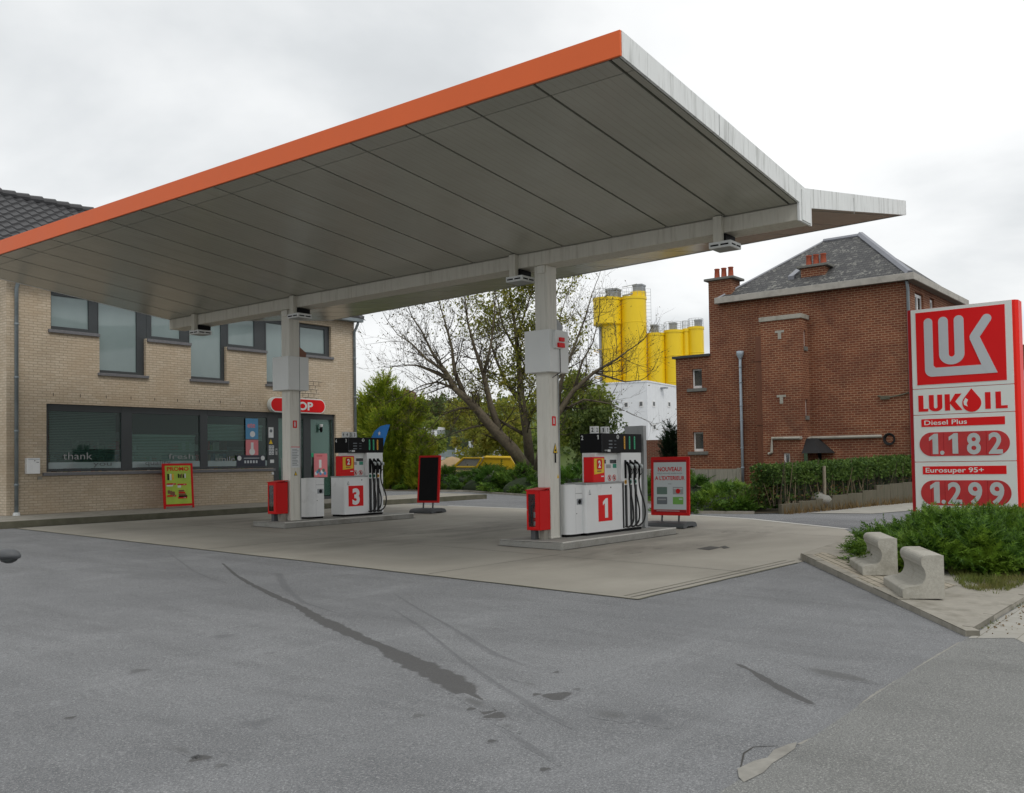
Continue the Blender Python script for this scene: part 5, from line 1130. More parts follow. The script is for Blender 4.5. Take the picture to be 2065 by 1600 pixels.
# blue feather flag beyond pump 3
fb = thing('feather_flag', 'blue feather flag with a white star behind pump 3', 'flag', (22.6, 21.9, gz(22)))
XFl = 22.6
m = MB(); pts = [OX(u, v, XFl) for u, v in ((744, 905), (748, 885), (755, 870), (767, 860), (778, 857), (786, 856.5), (781, 872), (774, 895), (770, 915), (766, 930), (757, 945))]
m.prism(pts, (.012, 0, 0)); fl = m.build('cloth', M['blue'], fb, fixn=True)
c_ = OX(765, 874.5, XFl); m = MB(); sp = []
for q in range(10):
    rr = (.085, .036)[q % 2]; a = math.pi/2+2*math.pi*q/10; sp.append((c_.x-.004, c_.y-rr*math.cos(a)*.9, c_.z+rr*math.sin(a)))
m.prism(sp, (.003, 0, 0)); m.build('star', M['paper'], fl, fixn=True)
q = OX(784, 857, XFl); q2 = OX(757, 945, XFl); m = MB(); m.tube([(XFl+.02, q.y, q.z), (XFl+.02, q2.y, q2.z), (XFl+.02, q2.y+.02, gz(22)+.03)], [.008, .014, .018], 8); m.cyl((XFl+.02, q2.y+.02, gz(22)), (XFl+.02, q2.y+.02, gz(22)+.06), .2, .17); m.build('mast', M['greymetal'], fb)

# ================================================================ wedge-shaped kerbed island with the stone seats
kA, kB = (14.15, 5.78), (9.19, 2.2)
isl = [kB, (9.6, 2.18), (11.65, 2.17), (30, 2.1), (30, 6.6), (20, 6.3), (15.3, 5.9), kA]
m = MB(); hI = lambda y: .045+.0125*(min(y, 6)-2.2)
top = lambda x, y, d=0: (x, y, gz(y)+hI(y)+d)
m.add([top(x, y) for x, y in isl]+[(x, y, gz(y)-.05) for x, y in isl], [tuple(range(len(isl)))]+[(i, i+len(isl), (i+1) % len(isl)+len(isl), (i+1) % len(isl)) for i in range(len(isl))])
# paved part and soil part are sheets laid on top
pav = [(13.9, 5.55), (11.05, 3.46), (11.6, 3.05), (12.2, 3.0), (13.2, 4.2), (14.6, 5.6)]
m.add([top(x, y, .005) for x, y in pav], [tuple(range(len(pav)))], 1)
def kseg(a, b, w_, k=9, col=2):
    a = Vector((*a, 0)); b = Vector((*b, 0)); d = (b-a).normalized(); n_ = Vector((-d.y, d.x, 0)); ln = (b-a).length; c = ln/k
    for i in range(k):
        p0 = a+d*(c*i+.01); p1 = a+d*(c*(i+1)-.01); j = rnd.uniform(-.004, .006); o = n_*rnd.uniform(-.004, .004)-n_*.004
        q = [p0+o, p1+o, p1+o+n_*w_, p0+o+n_*w_]
        lo = [(x.x, x.y, gz(x.y)-.05) for x in q]; hi = [(x.x, x.y, gz(x.y)+hI(x.y)+.008+j) for x in q]
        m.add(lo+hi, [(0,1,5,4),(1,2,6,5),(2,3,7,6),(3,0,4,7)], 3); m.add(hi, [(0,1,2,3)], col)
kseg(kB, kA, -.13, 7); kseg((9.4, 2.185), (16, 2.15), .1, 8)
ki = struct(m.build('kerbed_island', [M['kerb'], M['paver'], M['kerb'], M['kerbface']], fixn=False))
bed = [(12.75, 2.42), (16, 2.3), (30, 2.3), (30, 6.5), (20, 6.0), (16.6, 5.4), (15.4, 4.9), (14.2, 4.1), (12.9, 3.0), (12.1, 2.7)]
m = MB(); m.add([top(x, y, .009) for x, y in bed], [tuple(range(len(bed)))]); struct(m.build('planting_bed', M['soil']))
# two cast concrete seats
def seat(label, p0, ang, length):
    m = MB(); D, Ht, low = .44, .475, .1
    prof = [(0, 0), (0, low), (.04, low+.02), (.12, low+.035)]
    for q in range(8):                                   # hollow of the seat
        a = -math.pi/2+math.pi/2*q/7*1.55; prof.append((.14+.12*math.cos(a)*.9, low+.16+.125*math.sin(a)))
    for q in range(7):                                   # rounded nose of the back
        a = math.pi*1.15-math.pi*.66*q/6; prof.append((.265+.065*math.cos(a), Ht-.068+.066*math.sin(a)))
    prof += [(.31, Ht), (D, Ht-.0), (D, 0)]
    ax = Vector((math.cos(ang), math.sin(ang), 0)); nb = Vector((math.sin(ang), -math.cos(ang), 0)); z = gz(p0[1])+hI(p0[1])+.006
    m.prism([Vector((p0[0], p0[1], z))+nb*a+Vector((0, 0, b)) for a, b in prof], ax*length)
    o = m.build('concrete_bench', M['conc'], bevel=.012, fixn=True)
    return tag(o, label, 'concrete bench', 'cast concrete seats on the kerbed island')
def GP(u, v): q = G(u, v, .075); return (q.x, q.y)
a1, b1 = GP(1739.7, 1160.4), GP(1726.8, 1134); a2, b2 = GP(1820.7, 1205.5), GP(1780, 1176)

an = math.atan2(b2[1]-a2[1], b2[0]-a2[0])
seat('pale concrete seat nearest the kerb corner, with a rolled back edge', a2, R(28), 1.1)
seat('pale concrete seat farther up the kerb, half buried in the juniper', a1, R(28), 1.1)

# the head of a low lamp reaching in from the left
HL = AT(16, 1121, 5.0)
lamp = thing('street_lamp', 'dark grey lamp head with a glass bowl reaching in at the left edge', 'street lamp', (HL.x, HL.y, 0))
base = HL+Vector((-.75*math.sin(YAW), .75*math.cos(YAW), 0)); ax = (HL-base).normalized()
def lampshape(prof, name, mat, sq, parent):
    m = MB(); n_ = 16; vs = []; side = ax.cross(Vector((0, 0, 1))); fs = []
    for s_, w__, zu, zl in prof:
        c = HL+ax*s_
        for j in range(n_):
            a = 2*math.pi*j/n_; z = math.sin(a); vs.append(c+side*(w__*math.cos(a))+Vector((0, 0, zu*z if z > 0 else zl*z)))
    k = len(prof); fs = [(i*n_+j, i*n_+(j+1) % n_, (i+1)*n_+(j+1) % n_, (i+1)*n_+j) for i in range(k-1) for j in range(n_)]
    fs += [tuple(reversed(range(n_))), tuple(range((k-1)*n_, k*n_))]
    m.add(vs, fs); return m.build(name, mat, parent, smooth=True, fixn=True)
hs = lampshape([(-.2, .02, .02, .02), (-.1, .025, .025, .02), (-.05, .035, .032, .022), (0, .045, .037, .02), (.03, .042, .034, .018), (.05, .03, .022, .018), (.064, .012, .006, .014), (.066, .002, .002, .012)], 'lamp_housing', M['darkgrey'], 1, lamp)
lampshape([(-.042, .008, -.012, .02), (-.03, .026, -.012, .034), (-.005, .034, -.012, .042), (.02, .03, -.012, .04), (.042, .016, -.012, .03), (.052, .004, -.012, .02)], 'glass_bowl', M['darkglass'], 1, lamp)
m = MB(); m.tube([HL+ax*-.19, base+Vector((0, 0, .02)), base+Vector((0, 0, -.15)), (base.x, base.y, gz(base.y))], [.018, .025, .03, .035], 10); m.build('post', M['darkgrey'], lamp, smooth=True)
# ================================================================ red brick house behind the hedge
XH = 33.
def zx(u, v, x=XH): return OX(u, v, x).z
def yx(u, v, x=XH): return OX(u, v, x).y
hs_ = thing('brick_house', 'tall red brick house with slate hipped roof and two chimneys behind the hedge', 'house', (38, 13, .3))
yR, yL, yLow = yx(1831, 700), yx(1430, 650), yx(1364, 800)
zG = zx(1640, 588); zLow = zx(1390, 722); zB = .1
XB = OY(1930, 600, yR).x
m = MB()
wins = [(1395, 1415, 745, 784), (1397, 1418, 872, 911)]
hol = []
for a, b, c, d in wins: hol.append((yx(b, c), yx(a, c), zx(a, d), zx(a, c)))
wall(m, 'y', XH, yR, yLow, zB, zLow, hol, .3)
m.box((XH+.001, yR, zLow), (XH+.3, yL, zG))
wall(m, 'x', yR, XH+.3, XB, zB, zG, [(OY(1845, 600, yR).x, OY(1862, 600, yR).x, OY(1850, 628, yR).z, OY(1850, 590, yR).z), (OY(1875, 605, yR).x, OY(1884, 605, yR).x, OY(1880, 630, yR).z, OY(1880, 602, yR).z)], .3)
m.box((XB-.3, yR+.3, zB), (XB, yL, zG)); m.box((XH+.3, yL-.3, zLow-2), (XB-.3, yL-.001, zG)); m.box((XH+.3, yLow-.3, zB), (XH+6, yLow-.001, zLow))
bk = m.build('wall', M['brickred'], hs_, fixn=True)
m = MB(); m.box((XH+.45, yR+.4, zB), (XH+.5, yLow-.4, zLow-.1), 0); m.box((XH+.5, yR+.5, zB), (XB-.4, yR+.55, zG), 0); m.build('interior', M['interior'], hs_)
m = MB(); m.box((XH-.12, yL-.02, zLow), (XH+6, yLow+.1, zLow+.09)); m.build('wing_roof', M['anthra'], hs_)
# upright soldier courses, slightly proud
def soldier(y0, y1, z0, z1, x=XH, nm='soldier_course'):
    m = MB(); y = y0
    while y < y1-.02:
        m.box((x-.006, y, z0), (x+.01, y+.062, z1)); y += .074
    return m.build(nm, M['brickred'], hs_)
soldier(yR+.05, yx(1668, 860), zx(1750, 865), zx(1750, 853)); soldier(yx(1535, 866), yLow-.05, zx(1450, 870), zx(1450, 861))
soldier(yx(1425, 742), yx(1383, 742), zx(1405, 742), zx(1405, 735)); 
for (a, b, c, d), (h0, h1, h2, h3) in zip(wins, hol):
    m = MB(); e = .055; x = XH+.1
    m.box((x, h0, h2), (x+.06, h0+e, h3)); m.box((x, h1-e, h2), (x+.06, h1, h3)); m.box((x, h0+e, h2), (x+.06, h1-e, h2+.1)); m.box((x, h0+e, h3-e), (x+.06, h1-e, h3))
    w_ = m.build('window', M['upvc'], hs_, bevel=.004)
    m = MB(); m.box((x+.02, h0+e, h2+.1), (x+.03, h1-e, h3-e)); m.build('pane', M['houseglass'], w_)
    m = MB(); m.box((XH-.07, h0-.2, h2-.13), (XH+.1, h1+.2, h2-.005)); m.build('sill', M['stonegrey'], w_, bevel=.006)
# gutter / eaves board
OV = .36
m = MB(); g0, g1 = zx(1640, 588, XH-OV), zx(1640, 575, XH-OV)
yGL = yx(1440, 600, XH-OV); yGR = yR-OV
m.box((XH-OV, yGR, g0), (XH-OV+.06, yGL, g1)); m.box((XH-OV+.06, yGR, g0), (XB+OV, yGR+.06, g1)); m.box((XH-OV+.06, yGL-.06, g0), (XH+.4, yGL, g1))
m.build('eaves_gutter', M['gutterconc'], hs_, bevel=.01)
m = MB(); m.box((XH-OV+.061, yGR+.061, g0+.02), (XB+OV-.01, yGL-.061, g0+.05)); m.build('eaves_soffit', M['soffitdk'], hs_)
# hipped slate roof
xm = (XH+XB)/2; 
rl, rr = OX(1661, 485, xm), OX(1735, 478, xm); zr = (rl.z+rr.z)/2
e0 = (XH-OV+.08, yGR+.08, g1-.06); e1 = (XH-OV+.08, yGL-.02, g1-.06); e2 = (XB+OV-.08, yGL-.02, g1-.06); e3 = (XB+OV-.08, yGR+.08, g1-.06)
q0 = (xm, rr.y, zr); q1 = (xm, rl.y, zr)
m = MB(); m.add([e0, e1, e2, e3, q0, q1], [(0, 4, 5, 1), (1, 5, 2), (2, 5, 4, 3), (3, 4, 0), (0, 1, 2, 3)]); rf = m.build('roof', M['slate'], hs_, fixn=True)
m = MB(); m.tube([Vector(e0)+Vector((.1, .1, .05)), Vector(q0)+Vector((0, 0, .03))], [.13, .13], 6); m.tube([q0, q1], [.1, .1], 6); m.tube([q1, Vector(e1)], [.05, .05], 6); m.build('hip_flashing', M['lead'], rf)
# chimneys
def chimney(x0, x1, y0, y1, z0, z1, n=3):
    m = MB(); m.box((x0, y0, z0), (x1, y1, z1)); c = m.build('chimney', M['brickred'], hs_)
    m = MB(); m.box((x0-.12, y0-.14, z1), (x1+.12, y1+.14, z1+.09)); m.build('chimney_cap', M['stonegrey'], c, bevel=.01)
    for k in range(n):
        y = y0+(y1-y0)*(.2+.3*k); m = MB(); m.lathe(((x0+x1)/2, y, z1+.09), [(.13, 0), (.14, .04), (.11, .1), (.095, .38), (.11, .4), (.11, .43), (.08, .43), (.07, .2), (0, .2)], 14); m.build('chimney_pot', M['terracotta'], c, smooth=True)
chimney(XH, XH+.75, yx(1475, 580), yL-.003, zG-.02, zx(1452, 565))
xc = XH+.55
m_y0, m_y1 = yx(1664, 550, xc), yx(1615, 550, xc); chimney(xc, xc+.7, m_y0, m_y1, g1-.3, zx(1640, 539, xc))
m = MB(); xs_ = XH+.55; a, b = OX(1590, 570, xs_), OX(1612, 550, xs_+.5)
m.hexa([(a.x,b.y,a.z-.05),(a.x,a.y,a.z-.05),(b.x+.3,a.y,b.z-.05),(b.x+.3,b.y,b.z-.05),(a.x-.05,b.y,a.z+.22),(a.x-.05,a.y,a.z+.22),(b.x+.3,a.y,b.z+.22),(b.x+.3,b.y,b.z+.22)])
m.build('skylight', M['lead'], rf)
# projecting stair bay
xb = XH-.7; b0, b1 = yx(1617, 760, xb), yx(1536, 760, xb); zt = zx(1580, 645, xb)
m = MB(); 
wz = [(.12, .22, zx(1620, 697, xb), zx(1620, 664, xb)), (.12, .22, zx(1620, 838, xb), zx(1620, 805, xb))]
wall(m, 'x', b0, xb+.2, XH-.001, zB, zt, [(xb+.28, xb+.46, q[2], q[3]) for q in wz], .2)
m.box((xb, b0, zB), (xb+.2, b1, zt)) if False else None
wall(m, 'y', xb, b0+.0, b1, zB, zt, [(yx(1593, 920, xb), yx(1580, 920, xb), zx(1586, 937, xb), zx(1586, 914, xb))], .2)
m.box((xb+.2, b1-.2, zB), (XH-.001, b1, zt)); m.build('stair_bay', M['brickred'], hs_, fixn=True)
m = MB(); m.box((xb-.05, b0-.05, zt), (XH-.002, b1+.05, zt+.16)); m.build('coping', M['conc'], hs_, bevel=.01)
for q in wz:
    m = MB(); m.box((xb+.28, b0+.06, q[2]), (xb+.46, b0+.1, q[3])); w_ = m.build('window', M['upvc'], hs_)
    m = MB(); m.box((xb+.23, b0-.05, q[2]-.15), (xb+.51, b0+.06, q[2]-.004)); m.build('sill', M['stonegrey'], w_)
m = MB(); a, b, c, d = yx(1593, 920, xb), yx(1580, 920, xb), zx(1586, 937, xb), zx(1586, 914, xb)
m.box((xb+.06, a, c), (xb+.1, a+.045, d)); m.box((xb+.06, b-.07, c), (xb+.1, b, d)); m.box((xb+.06, a+.045, c), (xb+.1, b-.07, c+.05)); m.box((xb+.06, a+.045, d-.04), (xb+.1, b-.07, d)); w_ = m.build('window', M['upvc'], hs_)
m = MB(); m.box((xb+.075, a+.045, c+.05), (xb+.085, b-.07, d-.04)); m.build('pane', M['darkglass'], w_)
soldier(yx(1603, 910, xb), yx(1568, 910, xb), zx(1585, 912, xb), zx(1585, 904, xb), xb)
for u, v in ((1572, 673), (1576, 803)):
    p = OX(u, v, xb); m = MB(); m.box((xb-.02, p.y-.17, p.z+.03), (xb-.001, p.y+.17, p.z+.11)); m.box((xb-.022, p.y-.06, p.z-.2), (xb-.001, p.y+.06, p.z+.03)); m.build('wall_anchor', M['conc'], hs_)
# brown flue, drain pipes, awning
m = MB(); ya, yb = yx(1546, 760), yx(1531, 760); m.box((XH-.28, ya, zB), (XH-.003, yb, zx(1538, 680)))
m.box((XH-.31, ya-.03, zx(1538, 730)), (XH-.003, yb+.03, zx(1538, 722))); m.box((XH-.31, ya-.03, zx(1538, 858)), (XH-.003, yb+.03, zx(1538, 850))); m.build('flue', M['brown'], hs_)
m = MB(); xp = XH-.1; p = OX(1492.5, 722, xp); zt_ = p.z; m.tube([(xp, p.y, zt_), (xp, p.y, zB)], .052, 10)
for v in (742, 773, 820, 850, 905, 945): z_ = OX(1494, v, xp).z; m.lathe((xp, p.y, z_), [(.055, 0), (.064, .01), (.064, .05), (.055, .06)], 10)
m.lathe((xp, p.y, zt_-.05), [(.06, 0), (.14, .18), (.14, .3), (.05, .3)], 12); m.build('blue_drainpipe', M['bluepipe'], hs_, smooth=True)
m = MB(); p = OX(1831, 600, XH-.07); m.tube([(XH-.2, p.y, g0), (XH-.07, p.y, g0-.25), (XH-.07, p.y, zB)], .055, 10); m.build('downpipe', M['zinc'], hs_, smooth=True)
m = MB(); xw = xb-.06; A = OX(1556, 913, xw); B = OX(1557, 884.5, xw); C_ = OX(1614, 883.5, xw)
m.tube([A+Vector((0, .12, -.05)), A, B, C_], .055, 8); xw2 = XH-.06; D_ = OX(1625, 884, xw2); E_ = OX(1778, 880, xw2); m.tube([C_, Vector((xw2, C_.y-.06, C_.z)), D_, E_], .055, 8); m.build('white_pipe', M['conc'], hs_)
m = MB(); p = OX(1794, 886, XH-.05)
for q in range(4):
    r = .14+.02*q; m.tube([p+Vector((-.02*q, r*math.cos(2*math.pi*k/20), r*math.sin(2*math.pi*k/20))) for k in range(21)], .016, 6)
tag(m.build('hose_coil', M['awning']), 'coil of dark hose hanging on the brick house wall by the price pylon', 'hose')
y0, y1 = yx(1684, 900, XH), b0-.005; zt_ = zx(1636, 885); z0 = zx(1650, 914, XH-.9); yf_ = yx(1656, 910, XH-.9)
m = MB(); m.hexa([(XH-.9,yf_,z0),(XH-.002,y0,z0),(XH-.002,y1,z0),(XH-.9,y1,z0),(XH-.45,yx(1640, 890, XH-.45),zt_),(XH-.002,yx(1652, 890),zt_),(XH-.002,y1,zt_),(XH-.45,y1,zt_)]); m.build('porch_awning', M['awning'], hs_, fixn=True)
m = MB(); m.box((XH-.02, y0+.5, zB), (XH-.004, y1-.25, z0)); d = m.build('door', M['black'], hs_)
m = MB(); m.box((XH-.95, y1-.2, zB), (XH-.85, y1-.1, z0)); m.build('porch_post', M['net'], hs_)
m = MB(); p = OX(1800, 800, XH-.03); m.tube([p+Vector((0, .5, .05)), p+Vector((-.03, .2, -.03)), p+Vector((-.03, -.2, .02)), p+Vector((0, -.75, .15)), p+Vector((0, -.9, 1.2))], .03, 6); m.box((XH-.08, p.y+.1, p.z-.08), (XH-.003, p.y+.4, p.z+.04)); m.build('cable_run', M['kerbdark'], hs_)
# street side windows and lintels
for (u0, u1, v0, v1), nm in (((1845, 1862, 590, 628), 'window'), ((1875, 1884, 602, 630), 'window')):
    x0, x1 = OY(u0, v0, yR).x, OY(u1, v0, yR).x; z0, z1 = OY(u0, v1, yR).z, OY(u0, v0, yR).z; e = .1
    m = MB(); y_ = yR+.08; m.box((x0, y_, z0), (x0+e, y_+.06, z1)); m.box((x1-e, y_, z0), (x1, y_+.06, z1)); m.box(((x0+x1)/2-.05, y_, z0), ((x0+x1)/2+.05, y_+.06, z1)); m.box((x0+e, y_+.001, z1-e), (x1-e, y_+.059, z1)); w_ = m.build(nm, M['upvc'], hs_)
    m = MB(); m.box((x0+e, y_+.02, z0), (x1-e, y_+.03, z1-e)); m.build('pane', M['houseglass'], w_)

# ---------------------------------------------------------------- concrete panel fence along the back
XF = 32.45; fy0, fy1 = yx(1490, 950, XF), 35.; fz = OX(1450, 946, XF).z
fn = thing('concrete_fence', 'weathered concrete panel fence running behind the junipers to the brick house', 'fence', (XF, (fy0+fy1)/2, .3))
n_ = int((fy1-fy0)/2)+1; L_ = (fy1-fy0)/n_
for k in range(n_):
    a = fy0+L_*k
    m = MB(); m.box((XF-.07, a-.06, -.1), (XF+.09, a+.06, fz+.03)); m.build('post', M['panelconc'], fn, bevel=.01)
    m = MB()
    for q in range(3):
        h0 = .0+(fz-.0)*q/3; m.box((XF-.03, a+.061, h0), (XF+.03, a+L_-.061, h0+fz/3-.006))
    m.build('panel', M['panelconc'], fn)
# retaining wall and hedge
r0, r1 = Vector((24.0, 10.3, 0)), Vector((33.2, 9.05-.02, 0)); rd = (r1-r0).normalized(); rn = Vector((-rd.y, rd.x, 0))
rw_ = thing('retaining_wall', 'low stepped concrete retaining wall at the foot of the hedge', 'wall', (28, 9.7, .15))
hts = [.26, .3, .33, .4, .42, .48, .62, .64, .66, .66]; ln = (r1-r0).length
for k, ht in enumerate(hts):
    p0 = r0+rd*(ln*k/len(hts)+.006); p1 = r0+rd*(ln*(k+1)/len(hts)-.006); q = [p0, p1, p1+rn*.1, p0+rn*.1]
    m = MB(); m.hexa([(x.x, x.y, gz(x.y)-.1) for x in q]+[(x.x, x.y, gz(x.y)+ht) for x in q]); m.build('panel', M['oldpanel'], rw_, bevel=.008)
m = MB(); p = OX(1664, 940, 26.6); m.tube([(26.4, 10.0+.02, .05), (26.42, 10.02, OX(1666, 940, 26.4).z)], .05, 8); tag(m.build('wooden_post', M['wood']), 'weathered wooden post standing in front of the hedge', 'post')
m = MB(); c_ = OX(1652, 1008, 26.35)
rg = random.Random(5); vs = []; nn_, kk = 10, 7
for i in range(kk):
    for j in range(nn_):
        a = 2*math.pi*j/nn_; t_ = math.pi*i/(kk-1); rr = (1+rg.uniform(-.22, .22)); vs.append(c_+Vector((.2*math.sin(t_)*math.cos(a)*rr, .34*math.sin(t_)*math.sin(a)*rr, .2*math.cos(t_)*rr)))
m.add(vs, [(i*nn_+j, i*nn_+(j+1) % nn_, (i+1)*nn_+(j+1) % nn_, (i+1)*nn_+j) for i in range(kk-1) for j in range(nn_)])
tag(m.build('sack', M['bag'], smooth=True, fixn=True), 'crumpled dirty white sack slumped over the retaining wall', 'sack')

# ---------------------------------------------------------------- cement works beyond
DS = 110.
def silo(uL, uR, vt, label, hat=None, top=None, foot=None, hat_u=None):
    uL -= 1; uR += 1
    uc = (uL+uR)/2; c = AT(uc, 900, DS); r = (uR-uL)/2*DS/F; zt = AT(uc, vt, DS).z; z0 = 0
    t_ = thing('cement_silo', label, 'silo', (c.x, c.y, z0), 'yellow silos of the cement works')
    m = MB()
    if foot:
        fr = (foot[1]-foot[0])/2*DS/F; fo = ((foot[0]+foot[1])/2-uc)*DS/F; fc = (c.x+rt2.x*fo, c.y+rt2.y*fo); zs_ = AT(uc, foot[2], DS).z
        m.lathe((fc[0], fc[1], 0), [(fr, z0), (fr, zs_)], 36); m.lathe((c.x, c.y, 0), [(fr*.8, zs_-.25), (r, zs_), (r, zt)], 36)
    else: m.lathe((c.x, c.y, 0), [(r, z0), (r, zt)], 36)
    m.lathe((c.x, c.y, 0), [(r+.06, zt-.25), (r+.06, zt+.05), (0, zt+.2)], 36)
    z_ = zt-3
    while z_ > 2: m.lathe((c.x, c.y, 0), [(r+.001, z_), (r+.03, z_+.03), (r+.03, z_+.08), (r+.001, z_+.11)], 36); z_ -= 3.1
    if top: m.lathe((c.x+rt2.x*.6, c.y+rt2.y*.6, 0), [(r*.62, zt+.1), (r*.62, zt+AT(uc, vt-top, DS).z-zt), (0, zt+.2+AT(uc, vt-top, DS).z-zt)], 30)
    m.build('drum', M['silo'], t_, smooth=False)
    if hat:
        a, b, v0, v1 = hat; cc = AT((a+b)/2, 900, DS); w_ = (b-a)/2*DS/F; za, zb_ = AT((a+b)/2, v1, DS).z, AT((a+b)/2, v0, DS).z
        Mx = Matrix.Translation((cc.x, cc.y, 0)) @ Matrix.Rotation(YAW-R(28), 4, 'Z')
        m = MB(); m.box((-w_*.82, -w_*.82, za-.3), (w_*.82, w_*.82, zb_-.2), 0, Mx); m.box((-w_*.9, -w_*.9, zb_-.2), (w_*.9, w_*.9, zb_), 0, Mx)
        for q in range(4): m.box((-w_*.84, -w_*.84, za+(zb_-za)*q/4), (w_*.84, w_*.84, za+(zb_-za)*q/4+.05), 0, Mx)
        m.build('filter_housing', M['galv'], t_)
    m = MB()
    for k in range(14):
        a = 2*math.pi*k/14; x, y = c.x+r*.97*math.cos(a), c.y+r*.97*math.sin(a); x2, y2 = c.x+r*.97*math.cos(a+.449), c.y+r*.97*math.sin(a+.449)
        m.tube([(x, y, zt), (x, y, zt+1.0)], .018, 4); m.tube([(x, y, zt+1.0), (x2, y2, zt+1.0)], .018, 4); m.tube([(x, y, zt+.5), (x2, y2, zt+.5)], .012, 4)
    m.build('guard_rail', M['galv'], t_)
    return c, r, zt
A_ = silo(1202.5, 1257, 602, 'leftmost yellow silo with a wider drum overhanging its narrower foot', hat=(1229, 1257, 582, 600), foot=(1216, 1257, 655))
silo(1257.5, 1308, 600, 'tallest yellow silo, second from the left, with a stepped neck under its filter', hat=(1283, 1307, 573, 590), top=12)
silo(1308.5, 1343.5, 673, 'short yellow silo just right of the two tall ones', hat=(1317, 1333, 655, 672))
silo(1344.5, 1381.5, 667, 'middle one of the short yellow silos', hat=(1355, 1370, 650, 668))
silo(1382, 1394, 664, 'slim yellow silo with a ladder squeezed between two short ones')
B_ = silo(1393.5, 1423, 660, 'rightmost yellow silo, closest to the brick house chimney', hat=(1406, 1421, 644, 661))
m = MB(); p = AT(1210, 655, DS); m.tube([(p.x, p.y, 0), (p.x, p.y, p.z+.5)], .16, 8); m.tube([(p.x+.5, p.y, 0), (p.x+.5, p.y, p.z)], .1, 8); tag(m.build('support_post', M['galv']), 'thin grey post holding up the overhanging drum of the leftmost silo', 'post')
m = MB(); p = AT(1307, 600, DS); 
for d in (-.22, .22): m.tube([(p.x+d, p.y-d, 2), (p.x+d, p.y-d, p.z+1)], .022, 4)
z_ = 2.
while z_ < p.z+1: m.tube([(p.x-.22, p.y+.22, z_), (p.x+.22, p.y-.22, z_)], .014, 4); z_ += .4
tag(m.build('silo_ladder', M['galv']), 'long caged ladder up the right side of the tallest silo', 'ladder')
m = MB(); a, b = AT(1255, 597, DS), AT(1285, 590, DS); m.tube([a, b], .12, 6); m.tube([a+Vector((0, 0, 1)), b+Vector((0, 0, 1))], .04, 5); tag(m.build('catwalk', M['galv']), 'narrow steel catwalk joining the tops of the two tall silos', 'catwalk')
# white clad building below the silos
DB = 80.; ang = YAW-R(28.4); d1 = Vector((math.cos(ang), math.sin(ang), 0)); d2 = Vector((-d1.y, d1.x, 0))
c0 = AT(1307, 900, DB); c0.z = 0; zt = AT(1307, 770, DB).z
wb = thing('white_building', 'white clad works building with small square windows below the silos', 'building', tuple(c0))
L1, L2 = 7.5, 5.2
Mw = Matrix(((d1.x, d2.x, 0, c0.x), (d1.y, d2.y, 0, c0.y), (0, 0, 1, 0), (0, 0, 0, 1)))
m = MB(); m.box((0, 0, -1), (L1, L2, zt), 0, Mw)
for q in range(12): m.box((L1*q/12, -.012, 0), (L1*q/12+.03, .0, zt-.02), 1, Mw); 
for q in range(9): m.box((-.012, L2*q/9, 0), (0, L2*q/9+.03, zt-.02), 1, Mw)
m.box((-.05, -.05, zt), (L1+.05, L2+.05, zt+.12), 1, Mw); m.build('cladding', [M['sheet'], M['sheet']], wb)
Mi = Mw.inverted()
def onface(u, v, face):
    d = Mi.to_3x3() @ ray(u, v); o = Mi @ EYEV; k = 1 if face == 0 else 0
    t_ = -o[k]/d[k]; return o+d*t_
for u, v, fc in ((1318, 815, 0), (1349, 816, 0), (1319, 862, 0), (1350, 861, 0), (1263, 817, 1), (1293, 815, 1), (1264, 862, 1)):
    p = onface(u, v, fc); s_ = .3 if fc else .32; w1 = .5 if fc == 0 else .2
    m = MB()
    if fc == 0: m.box((p.x-.34, -.04, p.z-.26), (p.x+.34, .02, p.z+.26), 0, Mw)
    else: m.box((-.04, p.y-.2, p.z-.26), (.02, p.y+.2, p.z+.26), 0, Mw)
    w_ = m.build('window', M['upvc'], wb); m = MB()
    if fc == 0: m.box((p.x-.22, -.05, p.z-.16), (p.x+.22, -.04, p.z+.18), 0, Mw)
    else: m.box((-.05, p.y-.13, p.z-.16), (-.04, p.y+.13, p.z+.18), 0, Mw)
    m.build('pane', M['darkglass'], w_)
p = onface(1334, 783, 0); m = MB(); m.box((p.x-.3, -.5, p.z-.06), (p.x+.3, -.02, p.z+.06), 0, Mw); m.build('wall_light', M['galv'], wb)
# low dark brick wall in front of it
p0, p1 = AT(1295, 888, 52), AT(1372, 890, 52); m = MB(); dd = (p1-p0); m.prism([(p0.x, p0.y, 0), (p1.x, p1.y, 0), (p1.x, p1.y, p0.z), (p0.x, p0.y, p0.z)], (.2, .3, 0)); m.box((0, 0, 0), (.01, .01, .01)) if False else None
tag(m.build('yard_wall', M['brickdark'], fixn=True), 'dark brick yard wall below the white works building', 'wall')
